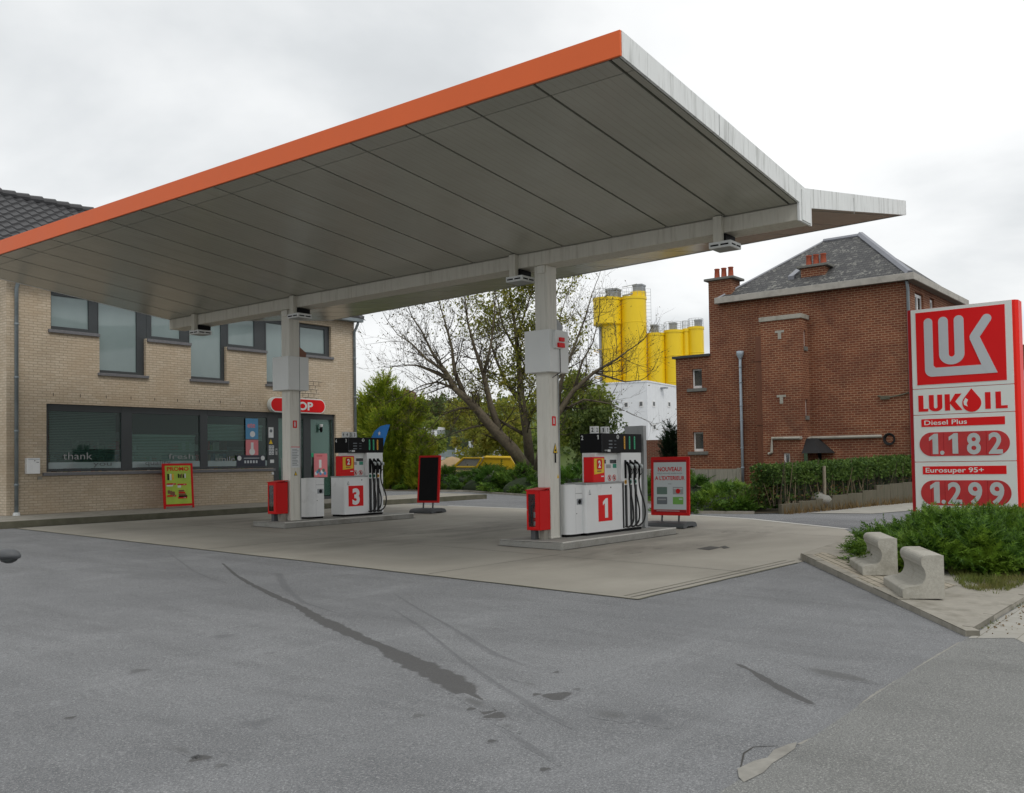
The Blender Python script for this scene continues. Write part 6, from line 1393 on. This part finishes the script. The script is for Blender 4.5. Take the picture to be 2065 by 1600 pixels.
# skips, sand and sheds in the yard behind the fence
def pts_at(D, *uv): return [AT(u, v, D) for u, v in uv]
sk_ = thing('skip', 'yellow skip with sloping ends standing behind the concrete fence', 'skip', tuple(AT(1000, 940, 47)))
P = pts_at(47, (958, 946), (975, 923), (1030, 924), (1046, 948)); m = MB(); m.prism(P, fw*1.8+Vector((0, 0, .05))); m.build('body', M['yellow'], sk_, bevel=.02, fixn=True)
m = MB(); m.tube([P[1], P[2]], .07, 6); m.tube([P[1]-fw*.02, P[0]-fw*.02], .06, 6); m.build('rim', M['yellow'], sk_)
sk2 = thing('skip', 'grey skip with yellow edges standing beside the sand heap', 'skip', tuple(AT(940, 940, 45)))
P = pts_at(45, (908, 948), (935, 924), (972, 924), (958, 948)); m = MB(); m.prism(P, fw*1.8); m.build('body', M['greymetal'], sk2, fixn=True)
m = MB(); m.tube([P[0]-fw*.03, P[1]-fw*.03], .055, 6); m.tube([P[1]-fw*.03, P[2]-fw*.03], .05, 6); m.tube([P[2]-fw*.03, P[3]-fw*.03], .055, 6); m.tube(pts_at(44.9, (905, 942), (960, 942)), .05, 6); m.build('rim', M['yellow'], sk2)
c_ = AT(912, 950, 49); m = MB(); rg = random.Random(9); vs = [c_+Vector((0, 0, .75))]
for i in range(1, 7):
    for j in range(20):
        a = 2*math.pi*j/20; r = 2.1*i/6*(1+rg.uniform(-.08, .08)); vs.append(Vector((c_.x+r*math.cos(a), c_.y+r*math.sin(a), max(.3, c_.z+.75-1.3*(i/6)**1.3+rg.uniform(-.05, .05)))))
m.add(vs, [(0, 1+j, 1+(j+1) % 20) for j in range(20)]+[(1+i*20+j, 1+(i+1)*20+j, 1+(i+1)*20+(j+1) % 20, 1+i*20+(j+1) % 20) for i in range(5) for j in range(20)])
stuff(m.build('sand_heap', M['sand'], smooth=True), 'heap of tan sand beside the skips', 'sand')
P = pts_at(62, (862, 922), (862, 908), (958, 908), (958, 922)); m = MB(); m.prism(P, fw*.3); 
tag(m.build('yard_barrier', M['farwall'], fixn=True), 'pale blue wall across the yard beyond the sand heap', 'wall')
P = pts_at(66, (838, 930), (838, 866), (860, 860), (882, 862), (882, 930)); m = MB(); m.prism(P, fw*5); tag(m.build('white_shed', M['sheet'], fixn=True), 'white shed half hidden behind the small bushy conifer', 'shed')
ns = thing('netting_screen', 'green netting screen hung between poles above the pale blue wall', 'screen', tuple(AT(913, 920, 63)))
P = pts_at(63, (882, 908), (882, 868), (945, 868), (945, 908)); m = MB()
for q in range(40):
    f = q/39; m.tube([P[0].lerp(P[3], f), P[1].lerp(P[2], f)], .012, 3)
for q in range(24):
    f = q/23; m.tube([P[0].lerp(P[1], f), P[3].lerp(P[2], f)], .012, 3)
m.build('net', M['net'], ns)
for u, v0, v1 in ((919.5, 880, 918), (947, 850, 926)): m = MB(); p, q = pts_at(61.8, (u, v1), (u, v0)); m.tube([p, q], .07, 8); m.build('pole', M['papergrey'], ns)
P = pts_at(70, (948, 925), (948, 862), (1000, 858), (1030, 870), (1030, 925)); m = MB(); m.prism(P, fw*6); tag(m.build('grey_shed', M['greymetal'], fixn=True), 'grey shed seen through the branches behind the skips', 'shed')
# distant roof above the conifers, and a house at the right edge of view
P = pts_at(150, (806, 830), (812, 786), (822, 786), (836, 830)); m = MB(); m.prism(P, fw*9+Vector((0, 0, 0))); tag(m.build('distant_house', M['brickdark'], fixn=True), 'distant dark gabled roof just above the bushy conifer', 'house')
nh = thing('neighbour_house', 'ochre house with grey roof just showing right of the price pylon', 'house', tuple(AT(2120, 920, 56)))
a, b = AT(2040, 920, 56), AT(2300, 920, 56); dv = fw.copy(); dv.z = 0; dv.normalize(); z1 = AT(2060, 768, 56).z
q = [a, b, b+dv*8, a+dv*8]; m = MB(); m.hexa([(p.x, p.y, 0) for p in q]+[(p.x, p.y, z1) for p in q]); m.build('wall', M['ochre'], nh)
zr = AT(2060, 738, 56).z; m = MB(); m.hexa([(p.x-dv.x*.4, p.y-dv.y*.4, z1) for p in q]+[(p.x+dv.x*2, p.y+dv.y*2, zr) for p in q[:2]]+[(p.x-dv.x*2, p.y-dv.y*2, zr) for p in q[2:]]); m.build('roof', M['lead'], nh)
cA, cB = AT(2052, 740, 58), AT(2090, 740, 58); zc = AT(2060, 695, 58).z; q = [cA, cB, cB+dv, cA+dv]; m = MB(); m.hexa([(p.x, p.y, z1) for p in q]+[(p.x, p.y, zc) for p in q]); m.build('chimney', M['brickdark'], nh)
q = [a-dv*.1, b-dv*.1, b, a]; z2 = AT(2060, 905, 56).z; m = MB(); m.hexa([(p.x, p.y, 0) for p in q]+[(p.x, p.y, z2) for p in q]); m.build('plinth', M['darkgrey'], nh)
uv_ = (b-a); ln_ = uv_.length; ud = uv_/ln_
for f in (.16, .4, .64, .86):
    p = a+ud*(ln_*f)-dv*.04; q = [p-ud*.5, p+ud*.5, p+ud*.5+dv*.06, p-ud*.5+dv*.06]
    m = MB(); m.hexa([(x.x, x.y, 2.4) for x in q]+[(x.x, x.y, 4.0) for x in q]); w_ = m.build('window', M['upvc'], nh)
    p = p-dv*.02; q = [p-ud*.38, p+ud*.38, p+ud*.38+dv*.02, p-ud*.38+dv*.02]
    m = MB(); m.hexa([(x.x, x.y, 2.52) for x in q]+[(x.x, x.y, 3.88) for x in q]); m.build('pane', M['darkglass'], w_)
# ================================================================ vegetation
rv = random.Random(11)
def rvec(r=rv):
    while True:
        v = Vector((r.uniform(-1, 1), r.uniform(-1, 1), r.uniform(-1, 1)))
        if .05 < v.length < 1: return v.normalized()
def leaf(mb, p, size, d=None, asp=.6, m=0):
    d = d or rvec(); s = d.orthogonal().normalized(); q = rv.uniform(0, 6.28); s = Matrix.Rotation(q, 3, d) @ s
    a = d*size; b = s*size*asp*.5; n_ = d.cross(s)*size*rv.uniform(-.15, .15)
    mb.add([p, p+a*.45+b+n_, p+a, p+a*.45-b+n_], [(0, 1, 2, 3)], m)
def spray(mb, p, d, ln, n=6, droop=.5, wd=.3, m=0):
    """a feathery conifer spray: short scale-leaved side shoots along a drooping tip"""
    d = d.normalized(); s = d.cross(Vector((0, 0, 1))); s = s.normalized() if s.length > .05 else d.orthogonal().normalized(); u = s.cross(d)
    s = (Matrix.Rotation(rv.uniform(-.9, .9), 3, d) @ s)
    pts = []
    for i in range(n+1):
        f = i/n; pts.append(p+d*(ln*f)+Vector((0, 0, -droop*ln*f*f*.5)))
    for i in range(n):
        a, b = pts[i], pts[i+1]; w = wd*ln*(1-.75*i/n)*rv.uniform(.75, 1.2); t_ = (b-a)
        th = ln*.055
        for sg in (-1, 1):
            tip = a+t_*1.5+s*sg*w+Vector((0, 0, rv.uniform(-.1, .1)*ln)); mb.add([a-t_*.1, a+t_*.75, tip], [(0, 1, 2)], m)
    mb.add([pts[-2]-s*th*.6, pts[-2]+s*th*.6, pts[-1]+d*ln*.12], [(0, 1, 2)], m)
def lump(c, rx, ry, rz, seed, nz=10, na=22, amp=.16):
    r = random.Random(seed); ph = [r.uniform(0, 6.28) for _ in range(8)]; vs = []; fs = []
    for i in range(nz+1):
        t_ = math.pi/2*i/nz
        for j in range(na):
            a = 2*math.pi*j/na; k = 1+amp*(math.sin(3*a+ph[0]+2*t_)+.6*math.sin(5*a+ph[1])+.5*math.sin(4*t_+2*a+ph[2]))
            vs.append(Vector((c[0]+rx*math.cos(a)*math.cos(t_)*k, c[1]+ry*math.sin(a)*math.cos(t_)*k, c[2]+rz*math.sin(t_)*(1+amp*math.sin(2*a+ph[3])*math.cos(t_)))))
    for i in range(nz):
        for j in range(na): fs.append((i*na+j, i*na+(j+1) % na, (i+1)*na+(j+1) % na, (i+1)*na+j))
    return vs, fs
def juniper(label, c, rx, ry, rz, n, ln, seed, mat='juniper', group='spreading junipers', name='juniper_shrub', big=False, lobes=()):
    global rv
    rv = random.Random(seed); t_ = thing(name, label, 'shrub', (c[0], c[1], c[2]), group)
    cl = []                                                     # boughs: each a tuft thrown outward and slightly up
    k = max(8, int(n/44))
    for i in range(k):
        a = rv.uniform(0, 6.283); e = math.asin(rv.uniform(0, 1)); q = Vector((math.cos(a)*math.cos(e), math.sin(a)*math.cos(e), math.sin(e)))
        f = rv.uniform(.72, 1.08); cl.append((Vector((c[0]+q.x*rx*f, c[1]+q.y*ry*f, c[2]+q.z*rz*f)), Vector((q.x/rx, q.y/ry, q.z/rz*.7+.22)).normalized()))
    for lx, ly, lrx, lry, lrz, lk in lobes:
        for i in range(lk):
            a = rv.uniform(0, 6.283); e = math.asin(rv.uniform(0, 1)); q = Vector((math.cos(a)*math.cos(e), math.sin(a)*math.cos(e), math.sin(e))); f = rv.uniform(.6, 1.05)
            cl.append((Vector((lx+q.x*lrx*f, ly+q.y*lry*f, c[2]+q.z*lrz*f)), Vector((q.x/lrx, q.y/lry, q.z/lrz*.7+.22)).normalized()))
    m = MB()
    for p, d in cl:
        for j in range(44):
            o = rvec()*rv.uniform(.05, .34)*(.6+ln); o.z *= .55
            dd = (d+rvec()*.55).normalized(); dd.z = dd.z*.5+.1
            spray(m, p+o, dd, ln*rv.uniform(.6, 1.25), 6 if big else 4, rv.uniform(.2, .7), .3)
    m.build('foliage', M[mat], t_)
    m = MB()
    for i in range(16):
        p, d = cl[i % k]; b = Vector((c[0]+rv.uniform(-.3, .3), c[1]+rv.uniform(-.3, .3), c[2]-.05)); mid = b.lerp(p, .55)+Vector((0, 0, .08)); m.tube([b, mid, p], [.03, .02, .008], 5)
    m.build('stems', M['twig'], t_)
    vs, fs = lump((c[0], c[1], c[2]-.02), rx*.72, ry*.72, rz*.66, seed); m = MB(); m.add(vs, fs); m.build('shade_core', M['shade_inner'], t_)  # dark hull closing the view through, coloured as the shaded inside
    return t_
zI = gz(4)+.065
juniper('large spreading juniper in front of the price pylon, behind the concrete seats', (15.35, 3.65, zI), 2.15, 1.3, .58, 7600, .24, 21, big=True, lobes=((15.0, 4.65, .6, .4, .36, 18), (13.9, 3.05, .75, .45, .34, 22), (14.8, 2.9, .9, .45, .36, 20)))
juniper('second low juniper at the pylon foot, right of the large one', (18.6, 3.3, zI), 1.6, 1.0, .42, 1800, .26, 25)
juniper('low juniper mound between the payment board and the hedge', (25.2, 12.6, gz(12.6)), 2.3, 1.5, .62, 2200, .27, 22)
for i, (x, y, rx, ry, rz, lab) in enumerate(((31.0, 29.6, 1.5, 2.0, 1.0, 'juniper mound behind the feather flag, nearest the shop'), (30.9, 26.4, 1.5, 1.9, 1.0, 'juniper mound directly left behind the chalkboard'), (30.3, 23.6, 1.6, 1.9, 1.02, 'juniper mound just right of the chalkboard'),
        (29.6, 20.9, 1.6, 1.9, 1.0, 'juniper mound left of the near column, below the skips'), (29.0, 18.1, 1.6, 1.8, .9, 'juniper mound seen behind pump 1 and its bin'), (28.0, 15.4, 1.6, 1.8, .8, 'juniper mound between pump 1 and the payment board'))):
    juniper(lab, (x, y, gz(y)), rx, ry, rz, 1700, .3, 40+i, 'juniperdk' if i % 2 else 'juniper')
# beds under the junipers and their edging kerb
bed2 = [(22.9, 12.2), (23.6, 10.9), (24.2, 10.45), (33, 9.2), (33, 34), (27.6, 31.0), (28.6, 28.4), (29.4, 26.6), (28.4, 23.6), (27.7, 21.3), (27.2, 18.8), (26.2, 15.6), (24.8, 13.6)]
sheet('planting_bed', bed2, .02, M['soil'])
m = MB()
ed = bed2[6:]+bed2[:2]
for (x0, y0), (x1, y1) in zip(ed, ed[1:]):
    d = Vector((x1-x0, y1-y0)).normalized(); n_ = Vector((-d.y, d.x))*.1
    q = [(x0, y0), (x1, y1), (x1+n_.x, y1+n_.y), (x0+n_.x, y0+n_.y)]; m.hexa([(a, b, gz(b)-.05) for a, b in q]+[(a, b, gz(b)+.07) for a, b in q])
struct(m.build('bed_kerb', M['kerb'], fixn=True))

# conifers by the shop corner
def conifer(name, label, base, tips, mat, seed, ln, per, group='conifers by the shop corner'):
    global rv
    rv = random.Random(seed); t_ = thing(name, label, 'conifer', base, group); m = MB(); tr = MB(); b = Vector(base)
    for (u, v, D, w) in tips:                                   # each leader a plume of upswept sprays
        top = AT(u, v, D); foot = Vector((top.x*.35+b.x*.65, top.y*.35+b.y*.65, b.z)); H = top.z-foot.z
        tr.tube([foot, foot.lerp(top, .5), top], [.07, .045, .01], 6)
        for i in range(per):
            f = rv.random()**.85; p = foot.lerp(top, f); r = w*.8*(1-f)**.85*(.55+.45*min(1, f*5))+.04; a = rv.uniform(0, 6.283); o = Vector((math.cos(a), math.sin(a), 0))
            q = rv.uniform(.45, 1)**.5; spray(m, p+o*r*q+Vector((0, 0, -.1)), o*.8+Vector((0, 0, rv.uniform(.5, 1.3)))+rvec()*.3, ln*rv.uniform(.7, 1.3), 5, rv.uniform(-.2, .3), .24)
    m.build('crown', M[mat], t_); tr.build('trunk', M['bark'], t_); return t_
cB_ = AT(785, 960, 44)
conifer('golden_conifer', 'tall bushy golden-green conifer right of the shop corner', (cB_.x, cB_.y, gz(30)), [(775, 764, 44, 1.1), (757, 785, 44.4, 1.0), (738, 800, 44.6, 1.0), (800, 790, 43.8, 1.05), (826, 806, 44.2, 1.0), (843, 815, 44.6, .9), (725, 820, 45, 1.0), (790, 830, 43, 1.2), (760, 840, 43, 1.2), (820, 850, 43.4, 1.1)], 'thuja', 61, .62, 420)
cC_ = AT(850, 960, 42)
conifer('small_conifer', 'small bushy conifer beside the golden one, above the chalkboard', (cC_.x, cC_.y, gz(28)), [(852, 868, 42, .7), (838, 880, 42, .7), (868, 884, 42, .7), (860, 900, 41.6, .8), (845, 905, 41.6, .8)], 'thuja', 62, .34, 330)
cD_ = AT(1352, 950, 43)
conifer('dark_conifer', 'narrow dark conifer against the left end of the brick house', (cD_.x, cD_.y, gz(20)), [(1352, 858, 43, .45), (1344, 885, 43, .45), (1362, 872, 43.2, .4)], 'darkconifer', 63, .4, 300, None)

# broadleaf trees behind the fence: skeleton limbs, then recursive twigs
def tree(name, label, limbs, D, seed, leafmat_, leafn, leafsize, twig=1., levels=3, depthspread=2.2, group='trees behind the concrete fence', bare_until=.0):
    global rv
    rv = random.Random(seed); b = AT(limbs[0][0][0], limbs[0][0][1], D)
    t_ = thing(name, label, 'tree', (b.x, b.y, gz(25)), group); br = MB(); lf = MB(); tips = []
    def grow(p, d, ln, r, lev):
        n = 4; pts = [p]; rs = [r]; q = p.copy(); dd = d.copy()
        for i in range(n):
            dd = (dd+rvec()*.22+Vector((0, 0, .07))).normalized(); q = q+dd*(ln/n); pts.append(q.copy()); rs.append(r*(1-.72*(i+1)/n))
        br.tube(pts, rs, 3 if lev > 1 else 4, 0 if lev < 1 else 1, caps=False)
        if lev >= levels: tips.append((pts, dd)); return
        kids = rv.randint(3, 5)
        for i in range(kids):
            j = rv.randint(1, n); a = rvec(); cd_ = (dd*.75+a*.75); cd_.z += .12
            grow(pts[j], cd_.normalized(), ln*rv.uniform(.5, .8), max(.005, rs[j]*.7), lev+1)
        tips.append((pts, dd))
    for lm in limbs:
        pts = []; dz = 0
        for i, (u, v, r) in enumerate(lm):
            if i: dz += rv.uniform(-.5, .5)*depthspread*.5
            pts.append((AT(u, v, D+dz), r))
        br.tube([p+rvec()*.05*(0 < i_) for i_, (p, _) in enumerate(pts)], [r*.8 for _, r in pts], 8, 0)
        for i in range(1, len(pts)):
            (a, ra), (c, rc) = pts[i-1], pts[i]; d = (c-a).normalized(); k = int((c-a).length*1.5*twig)+1
            if i == 1 and len(lm) > 4: k = 0
            for _ in range(k):
                f = rv.random(); p = a.lerp(c, f); s = (d*.7+rvec()*.9); s.z += .25
                grow(p, s.normalized(), rv.uniform(.8, 1.9), max(.01, min(.035, (ra+(rc-ra)*f)*.35)), 1)
        grow(pts[-1][0], (pts[-1][0]-pts[-2][0]).normalized(), 1.3, pts[-1][1], 1)
    for pts, d in tips:
        for _ in range(leafn):
            p = pts[rv.randint(1, len(pts)-1)]+rvec()*rv.uniform(0, .28); leaf(lf, p, leafsize*rv.uniform(.6, 1.3), (rvec()+Vector((0, 0, -.25))).normalized())
    br.build('trunk', [M['bark'], M['twig']], t_, smooth=True)
    if lf.v: lf.build('crown', M[leafmat_], t_)
    return t_
# leaning, nearly bare tree
tree('bare_tree', 'large leaning tree with nearly bare fan of branches left of the near column', [
    [(1062, 948, .38), (1036, 908, .32), (990, 858, .27), (950, 815, .22), (918, 783, .17), (898, 752, .11), (872, 712, .07), (850, 672, .045), (832, 640, .025)],
    [(938, 802, .15), (918, 752, .1), (910, 700, .07), (896, 648, .045), (884, 604, .025)],
    [(905, 765, .1), (872, 748, .07), (840, 738, .05), (806, 738, .025)],
    [(898, 750, .09), (860, 722, .06), (828, 694, .04), (800, 672, .02)],
    [(1010, 880, .2), (988, 812, .16), (976, 752, .11), (956, 700, .08), (944, 650, .05), (936, 600, .025)],
    [(976, 752, .09), (990, 690, .06), (994, 640, .04), (1000, 585, .02)],
    [(918, 783, .08), (880, 772, .05), (850, 778, .03), (812, 800, .015)],
    [(960, 825, .07), (925, 822, .05), (890, 838, .03), (860, 870, .012)],
    [(985, 855, .07), (945, 862, .045), (905, 880, .02)]], 40, 71, 'leaf_bronze', 1, .09, 2.2)
# leafy spring tree behind it
tree('leafy_tree', 'upright tree in sparse yellow-green spring leaf behind the near column', [
    [(1070, 948, .3), (1064, 880, .25), (1052, 800, .2), (1044, 720, .14), (1036, 650, .09), (1030, 590, .05), (1026, 548, .03)],
    [(1056, 820, .14), (1020, 770, .1), (1000, 720, .07), (985, 670, .03)],
    [(1048, 760, .12), (1082, 700, .08), (1106, 650, .06), (1120, 600, .03)],
    [(1060, 850, .12), (1100, 800, .09), (1130, 760, .06), (1150, 720, .03)],
    [(1062, 880, .1), (1010, 850, .07), (970, 830, .04), (950, 810, .02)],
    [(1042, 710, .08), (1015, 655, .05), (1004, 610, .03)],
    [(1040, 690, .07), (1060, 630, .05), (1074, 580, .03)]], 42.5, 72, 'leaf_spring', 7, .13, 1.8)
# right-hand tree, bare limbs crossing the silos
tree('branching_tree', 'bare tree whose long limbs reach right across the yellow silos', [
    [(1085, 948, .26), (1098, 890, .22), (1122, 840, .17), (1156, 790, .12), (1200, 752, .08), (1240, 726, .05), (1272, 704, .025)],
    [(1122, 840, .12), (1134, 770, .09), (1156, 700, .06), (1178, 640, .04), (1196, 590, .02)],
    [(1200, 752, .06), (1234, 762, .045), (1262, 772, .03), (1290, 768, .015)],
    [(1156, 790, .07), (1176, 730, .05), (1196, 690, .03), (1206, 650, .02)],
    [(1130, 830, .06), (1180, 806, .05), (1226, 812, .03), (1262, 830, .015)],
    [(1134, 770, .05), (1120, 700, .04), (1128, 640, .025), (1150, 580, .015)]], 38, 73, 'leaf_bronze', 1, .065, 1.5)
# bushy green trees filling in lower down
def bushy(name, label, u0, u1, v0, v1, D, n, mat, seed, size=.24, thick=2.2, group='trees behind the concrete fence', clumps=26, base=None):
    global rv
    rv = random.Random(seed); c = AT((u0+u1)/2, (v0+v1)/2, D); W_ = (u1-u0)/2*D/F; H_ = (v1-v0)/2*D/F
    t_ = thing(name, label, 'tree', (c.x, c.y, base if base is not None else gz(30)), group); m = MB(); tr = MB(); b = Vector((c.x, c.y, base if base is not None else gz(30)))
    tr.tube([b, b.lerp(c, .6)+rvec()*.2, c], [W_*.09+.05, W_*.06+.03, W_*.03+.02], 7)
    for k in range(clumps):
        a = rvec()*rv.uniform(.3, 1)**.6; p = c+rt2*(a.x*W_*.86)+Vector((0, 0, a.z*H_*.86))+fw*(a.y*thick); rr = min(W_, H_)*rv.uniform(.2, .42)
        tr.tube([c.lerp(b, .3), c.lerp(p, .5), p], [W_*.025+.015, .02, .008], 4, caps=False)
        for _ in range(int(n/clumps)):
            o = rvec()*rr*rv.uniform(.35, 1.15); leaf(m, p+o, size*rv.uniform(.6, 1.3))
    m.build('crown', M[mat], t_); tr.build('trunk', M['bark'], t_); return t_
bushy('green_tree', 'dense mid-green bushy tree right of the near column, above pump 1', 1108, 1235, 735, 950, 45, 6500, 'wood1', 81, .2)
bushy('green_tree', 'lower dark green bushy tree directly behind the top of pump 1', 1130, 1262, 800, 960, 43, 4500, 'wood2', 82, .18)
bushy('green_tree', 'pale green rounded tree beyond the netting screen', 880, 985, 795, 930, 72, 6000, 'leaf_spring', 83, .28, 3)
bushy('green_tree', 'green tree between the leaning trunk and the near column', 965, 1075, 800, 945, 52, 4500, 'leaf_spring', 84, .22, 3)
bushy('green_tree', 'low green tree just above the small bushy conifer', 830, 905, 800, 900, 78, 3200, 'wood2', 85, .3, 3)
bushy('green_tree', 'light green tree filling the gap between the netting poles and the leaning trunk', 905, 1010, 842, 945, 55, 4200, 'leaf_spring', 86, .2, 2)
bushy('green_tree', 'light green sapling crown just left of the netting screen', 842, 900, 822, 935, 60, 3000, 'wood1', 87, .2, 2)
# far wooded hill
def hillz(x, y): return 0
m = MB(); prof = [(560, 905), (640, 860), (700, 830), (760, 812), (830, 800), (900, 786), (980, 795), (1060, 800), (1140, 812), (1220, 838), (1320, 870), (1420, 905), (1700, 912), (2100, 912)]
vs = []; 
for k, (D, f) in enumerate(((190, 0), (230, .6), (300, 1.0), (420, .9), (520, 0))):
    for u, v in prof:
        p = AT(u, v, D); zt = EYE+(AT(u, v, 300).z-EYE)*f*.86; vs.append((p.x, p.y, zt if f else .3))
nP = len(prof); m.add(vs, [(k*nP+i, k*nP+i+1, (k+1)*nP+i+1, (k+1)*nP+i) for k in range(4) for i in range(nP-1)]); struct(m.build('hill', M['wood2'], smooth=True))
rv = random.Random(91); m = MB()
for k in range(300):
    i = rv.randint(0, 9); f = rv.random(); u = prof[i][0]*(1-f)+prof[i+1][0]*f; v = prof[i][1]*(1-f)+prof[i+1][1]*f; e = rv.random()
    D = 200+100*e; zt = EYE+(AT(u, v, 300).z-EYE)*(.15+.75*e); p = AT(u, v, D); p = Vector((p.x, p.y, zt)); r = rv.uniform(1.6, 3.2)
    for _ in range(60): a = rvec(); leaf(m, p+Vector((a.x*r, a.y*r, a.z*r*1.25))*rv.uniform(.6, 1.05), rv.uniform(.7, 1.3), None, .8, 1 if k % 3 == 0 else 0)
stuff(m.build('woods', [M['wood2'], M['wood1']]), 'far wooded hillside on the skyline between the shop and the silos', 'woods')
# hedge on the retaining wall
rv = random.Random(95); hg = thing('hedge', 'leafy green hedge with thin dry patches in front of the brick house', 'hedge', (28, 10.6, .4)); m = MB(); dr = MB(); st = MB()
for k in range(26000):
    f = rv.random(); p = r0+rd*(ln*f); hgt = (OX(1545+f*290, 942-22*f, p.x).z)-gz(p.y)
    e = rv.random()**.62; thin = .55+.45*math.sin(f*23+1)*math.sin(f*7)
    if e < .5 and rv.random() < .3+.25*(f > .55): continue
    d = rv.uniform(.12, 1.0); 
    if .18 < e < .5: d = max(d, rv.uniform(.2, 1.))
    z = gz(p.y)+.3+(hgt-.3)*min(1.03, e*(1+.05*math.sin(f*40))); q = p+rn*d
    nd = (rvec()-rn*.5+Vector((0, 0, .3))).normalized(); (leaf(dr, Vector((q.x, q.y, z)), .085, nd, .6) if e < .45 and rv.random() < .33 else leaf(m, Vector((q.x, q.y, z)), rv.uniform(.07, .12), nd, .7))
for k in range(260):
    f = rv.random(); p = r0+rd*(ln*f)+rn*rv.uniform(.1, .8); z0 = gz(p.y)+.2; h_ = rv.uniform(.5, 1.3); a = rvec()*.25
    st.tube([(p.x, p.y, z0), (p.x+a.x*.5, p.y+a.y*.5, z0+h_*.5), (p.x+a.x, p.y+a.y, z0+h_)], [.014, .01, .005], 4, rv.random() < .35)
m.build('foliage', M['hedge'], hg); dr.build('dry_leaves', M['dryleaf'], hg); st.build('stems', [M['twig'], M['deadtwig']], hg)
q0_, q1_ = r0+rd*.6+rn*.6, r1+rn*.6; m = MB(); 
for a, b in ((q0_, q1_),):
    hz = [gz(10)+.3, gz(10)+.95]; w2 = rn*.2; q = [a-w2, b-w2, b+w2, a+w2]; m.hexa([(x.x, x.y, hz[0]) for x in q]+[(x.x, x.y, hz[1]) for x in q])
m.build('shade_core', M['shade_inner'], hg)
# low plants at the hedge's left end and weeds along the retaining wall
rv = random.Random(97); 
for i, (x, y, r, lab) in enumerate(((24.6, 11.6, .7, 'weedy low plant at the left end of the hedge'), (25.9, 11.9, .8, 'leggy low plant against the brick house corner, left of the hedge'))):
    t_ = thing('low_plant', lab, 'plant', (x, y, gz(y)), 'low plants left of the hedge'); m = MB(); st = MB()
    for k in range(420):
        a = rvec(); leaf(m, Vector((x+a.x*r, y+a.y*r, gz(y)+.12+abs(a.z)*.75*r)), rv.uniform(.07, .13), None, .7)
    for k in range(24): a = rvec(); st.tube([(x, y, gz(y)), (x+a.x*r*.9, y+a.y*r*.9, gz(y)+.2+abs(a.z)*.7*r)], [.012, .005], 4)
    m.build('foliage', M['hedge'], t_); st.build('stems', M['deadtwig'], t_)
m = MB()
for k in range(700):
    f = rv.random(); p = r0+rd*(ln*f)-rn*rv.uniform(.02, .25); b = Vector((p.x, p.y, gz(p.y))); h_ = rv.uniform(.06, .34); a = rvec()*.12; s = rvec()*.012
    m.add([b-s, b+s, b+Vector((a.x, a.y, h_))], [(0, 1, 2)])
stuff(m.build('weeds', M['dryleaf']), 'dry weeds sprouting along the foot of the retaining wall', 'weeds')
# grass on the kerbed island
rv = random.Random(99); m = MB(); poly_ = [(11.75, 2.45), (13.2, 2.32), (16, 2.25), (16, 2.7), (14.2, 2.75), (13.4, 3.4), (12.5, 3.1), (11.95, 2.85)]
def inside(x, y, P):
    c = False
    for (a, b), (d, e) in zip(P, P[1:]+P[:1]):
        if (b > y) != (e > y) and x < (d-a)*(y-b)/(e-b)+a: c = not c
    return c
k = 0
while k < 7000:
    x, y = rv.uniform(11.6, 16), rv.uniform(2.2, 3.6)
    if not inside(x, y, poly_): continue
    k += 1
    if math.sin(x*7)*math.sin(y*9+1)+rv.uniform(-.5, .5) < -.35: continue
    b = Vector((x, y, gz(y)+hI(y)+.005)); h_ = rv.uniform(.03, .11)*(1.3 if math.sin(x*5+y*3) > .3 else .8); a = rvec()*h_*.7; s = rvec()*.006; s.z = 0
    m.add([b-s, b+s, b+Vector((a.x, a.y, h_))], [(0, 1, 2)])
for k in range(500):                                             # tufts along the kerb and between pavers
    x = rv.uniform(9.6, 20); b = Vector((x, 2.19+rv.uniform(-.07, .0), gz(2.1)+.005)); h_ = rv.uniform(.01, .045); a = rvec()*.03; s = rvec()*.006
    if math.sin(x*4)+rv.uniform(-.4, .4) < .2: continue
    m.add([b-s, b+s, b+Vector((a.x, a.y, h_))], [(0, 1, 2)])
stuff(m.build('grass', M['grass']), 'patchy yellowing grass beside the nearest concrete seat', 'grass')
rv = random.Random(101); m = MB()
for k in range(130):
    x, y = rv.uniform(9.3, 13.5), 2.12-abs(rv.gauss(0, .12)); leaf(m, Vector((x, y, gz(y)+.012)), rv.uniform(.015, .035), Vector((rv.uniform(-1, 1), rv.uniform(-1, 1), .1)).normalized(), .6)
stuff(m.build('leaf_litter', M['dryleaf']), 'scattered dead leaves along the road side of the kerb', 'leaf litter')
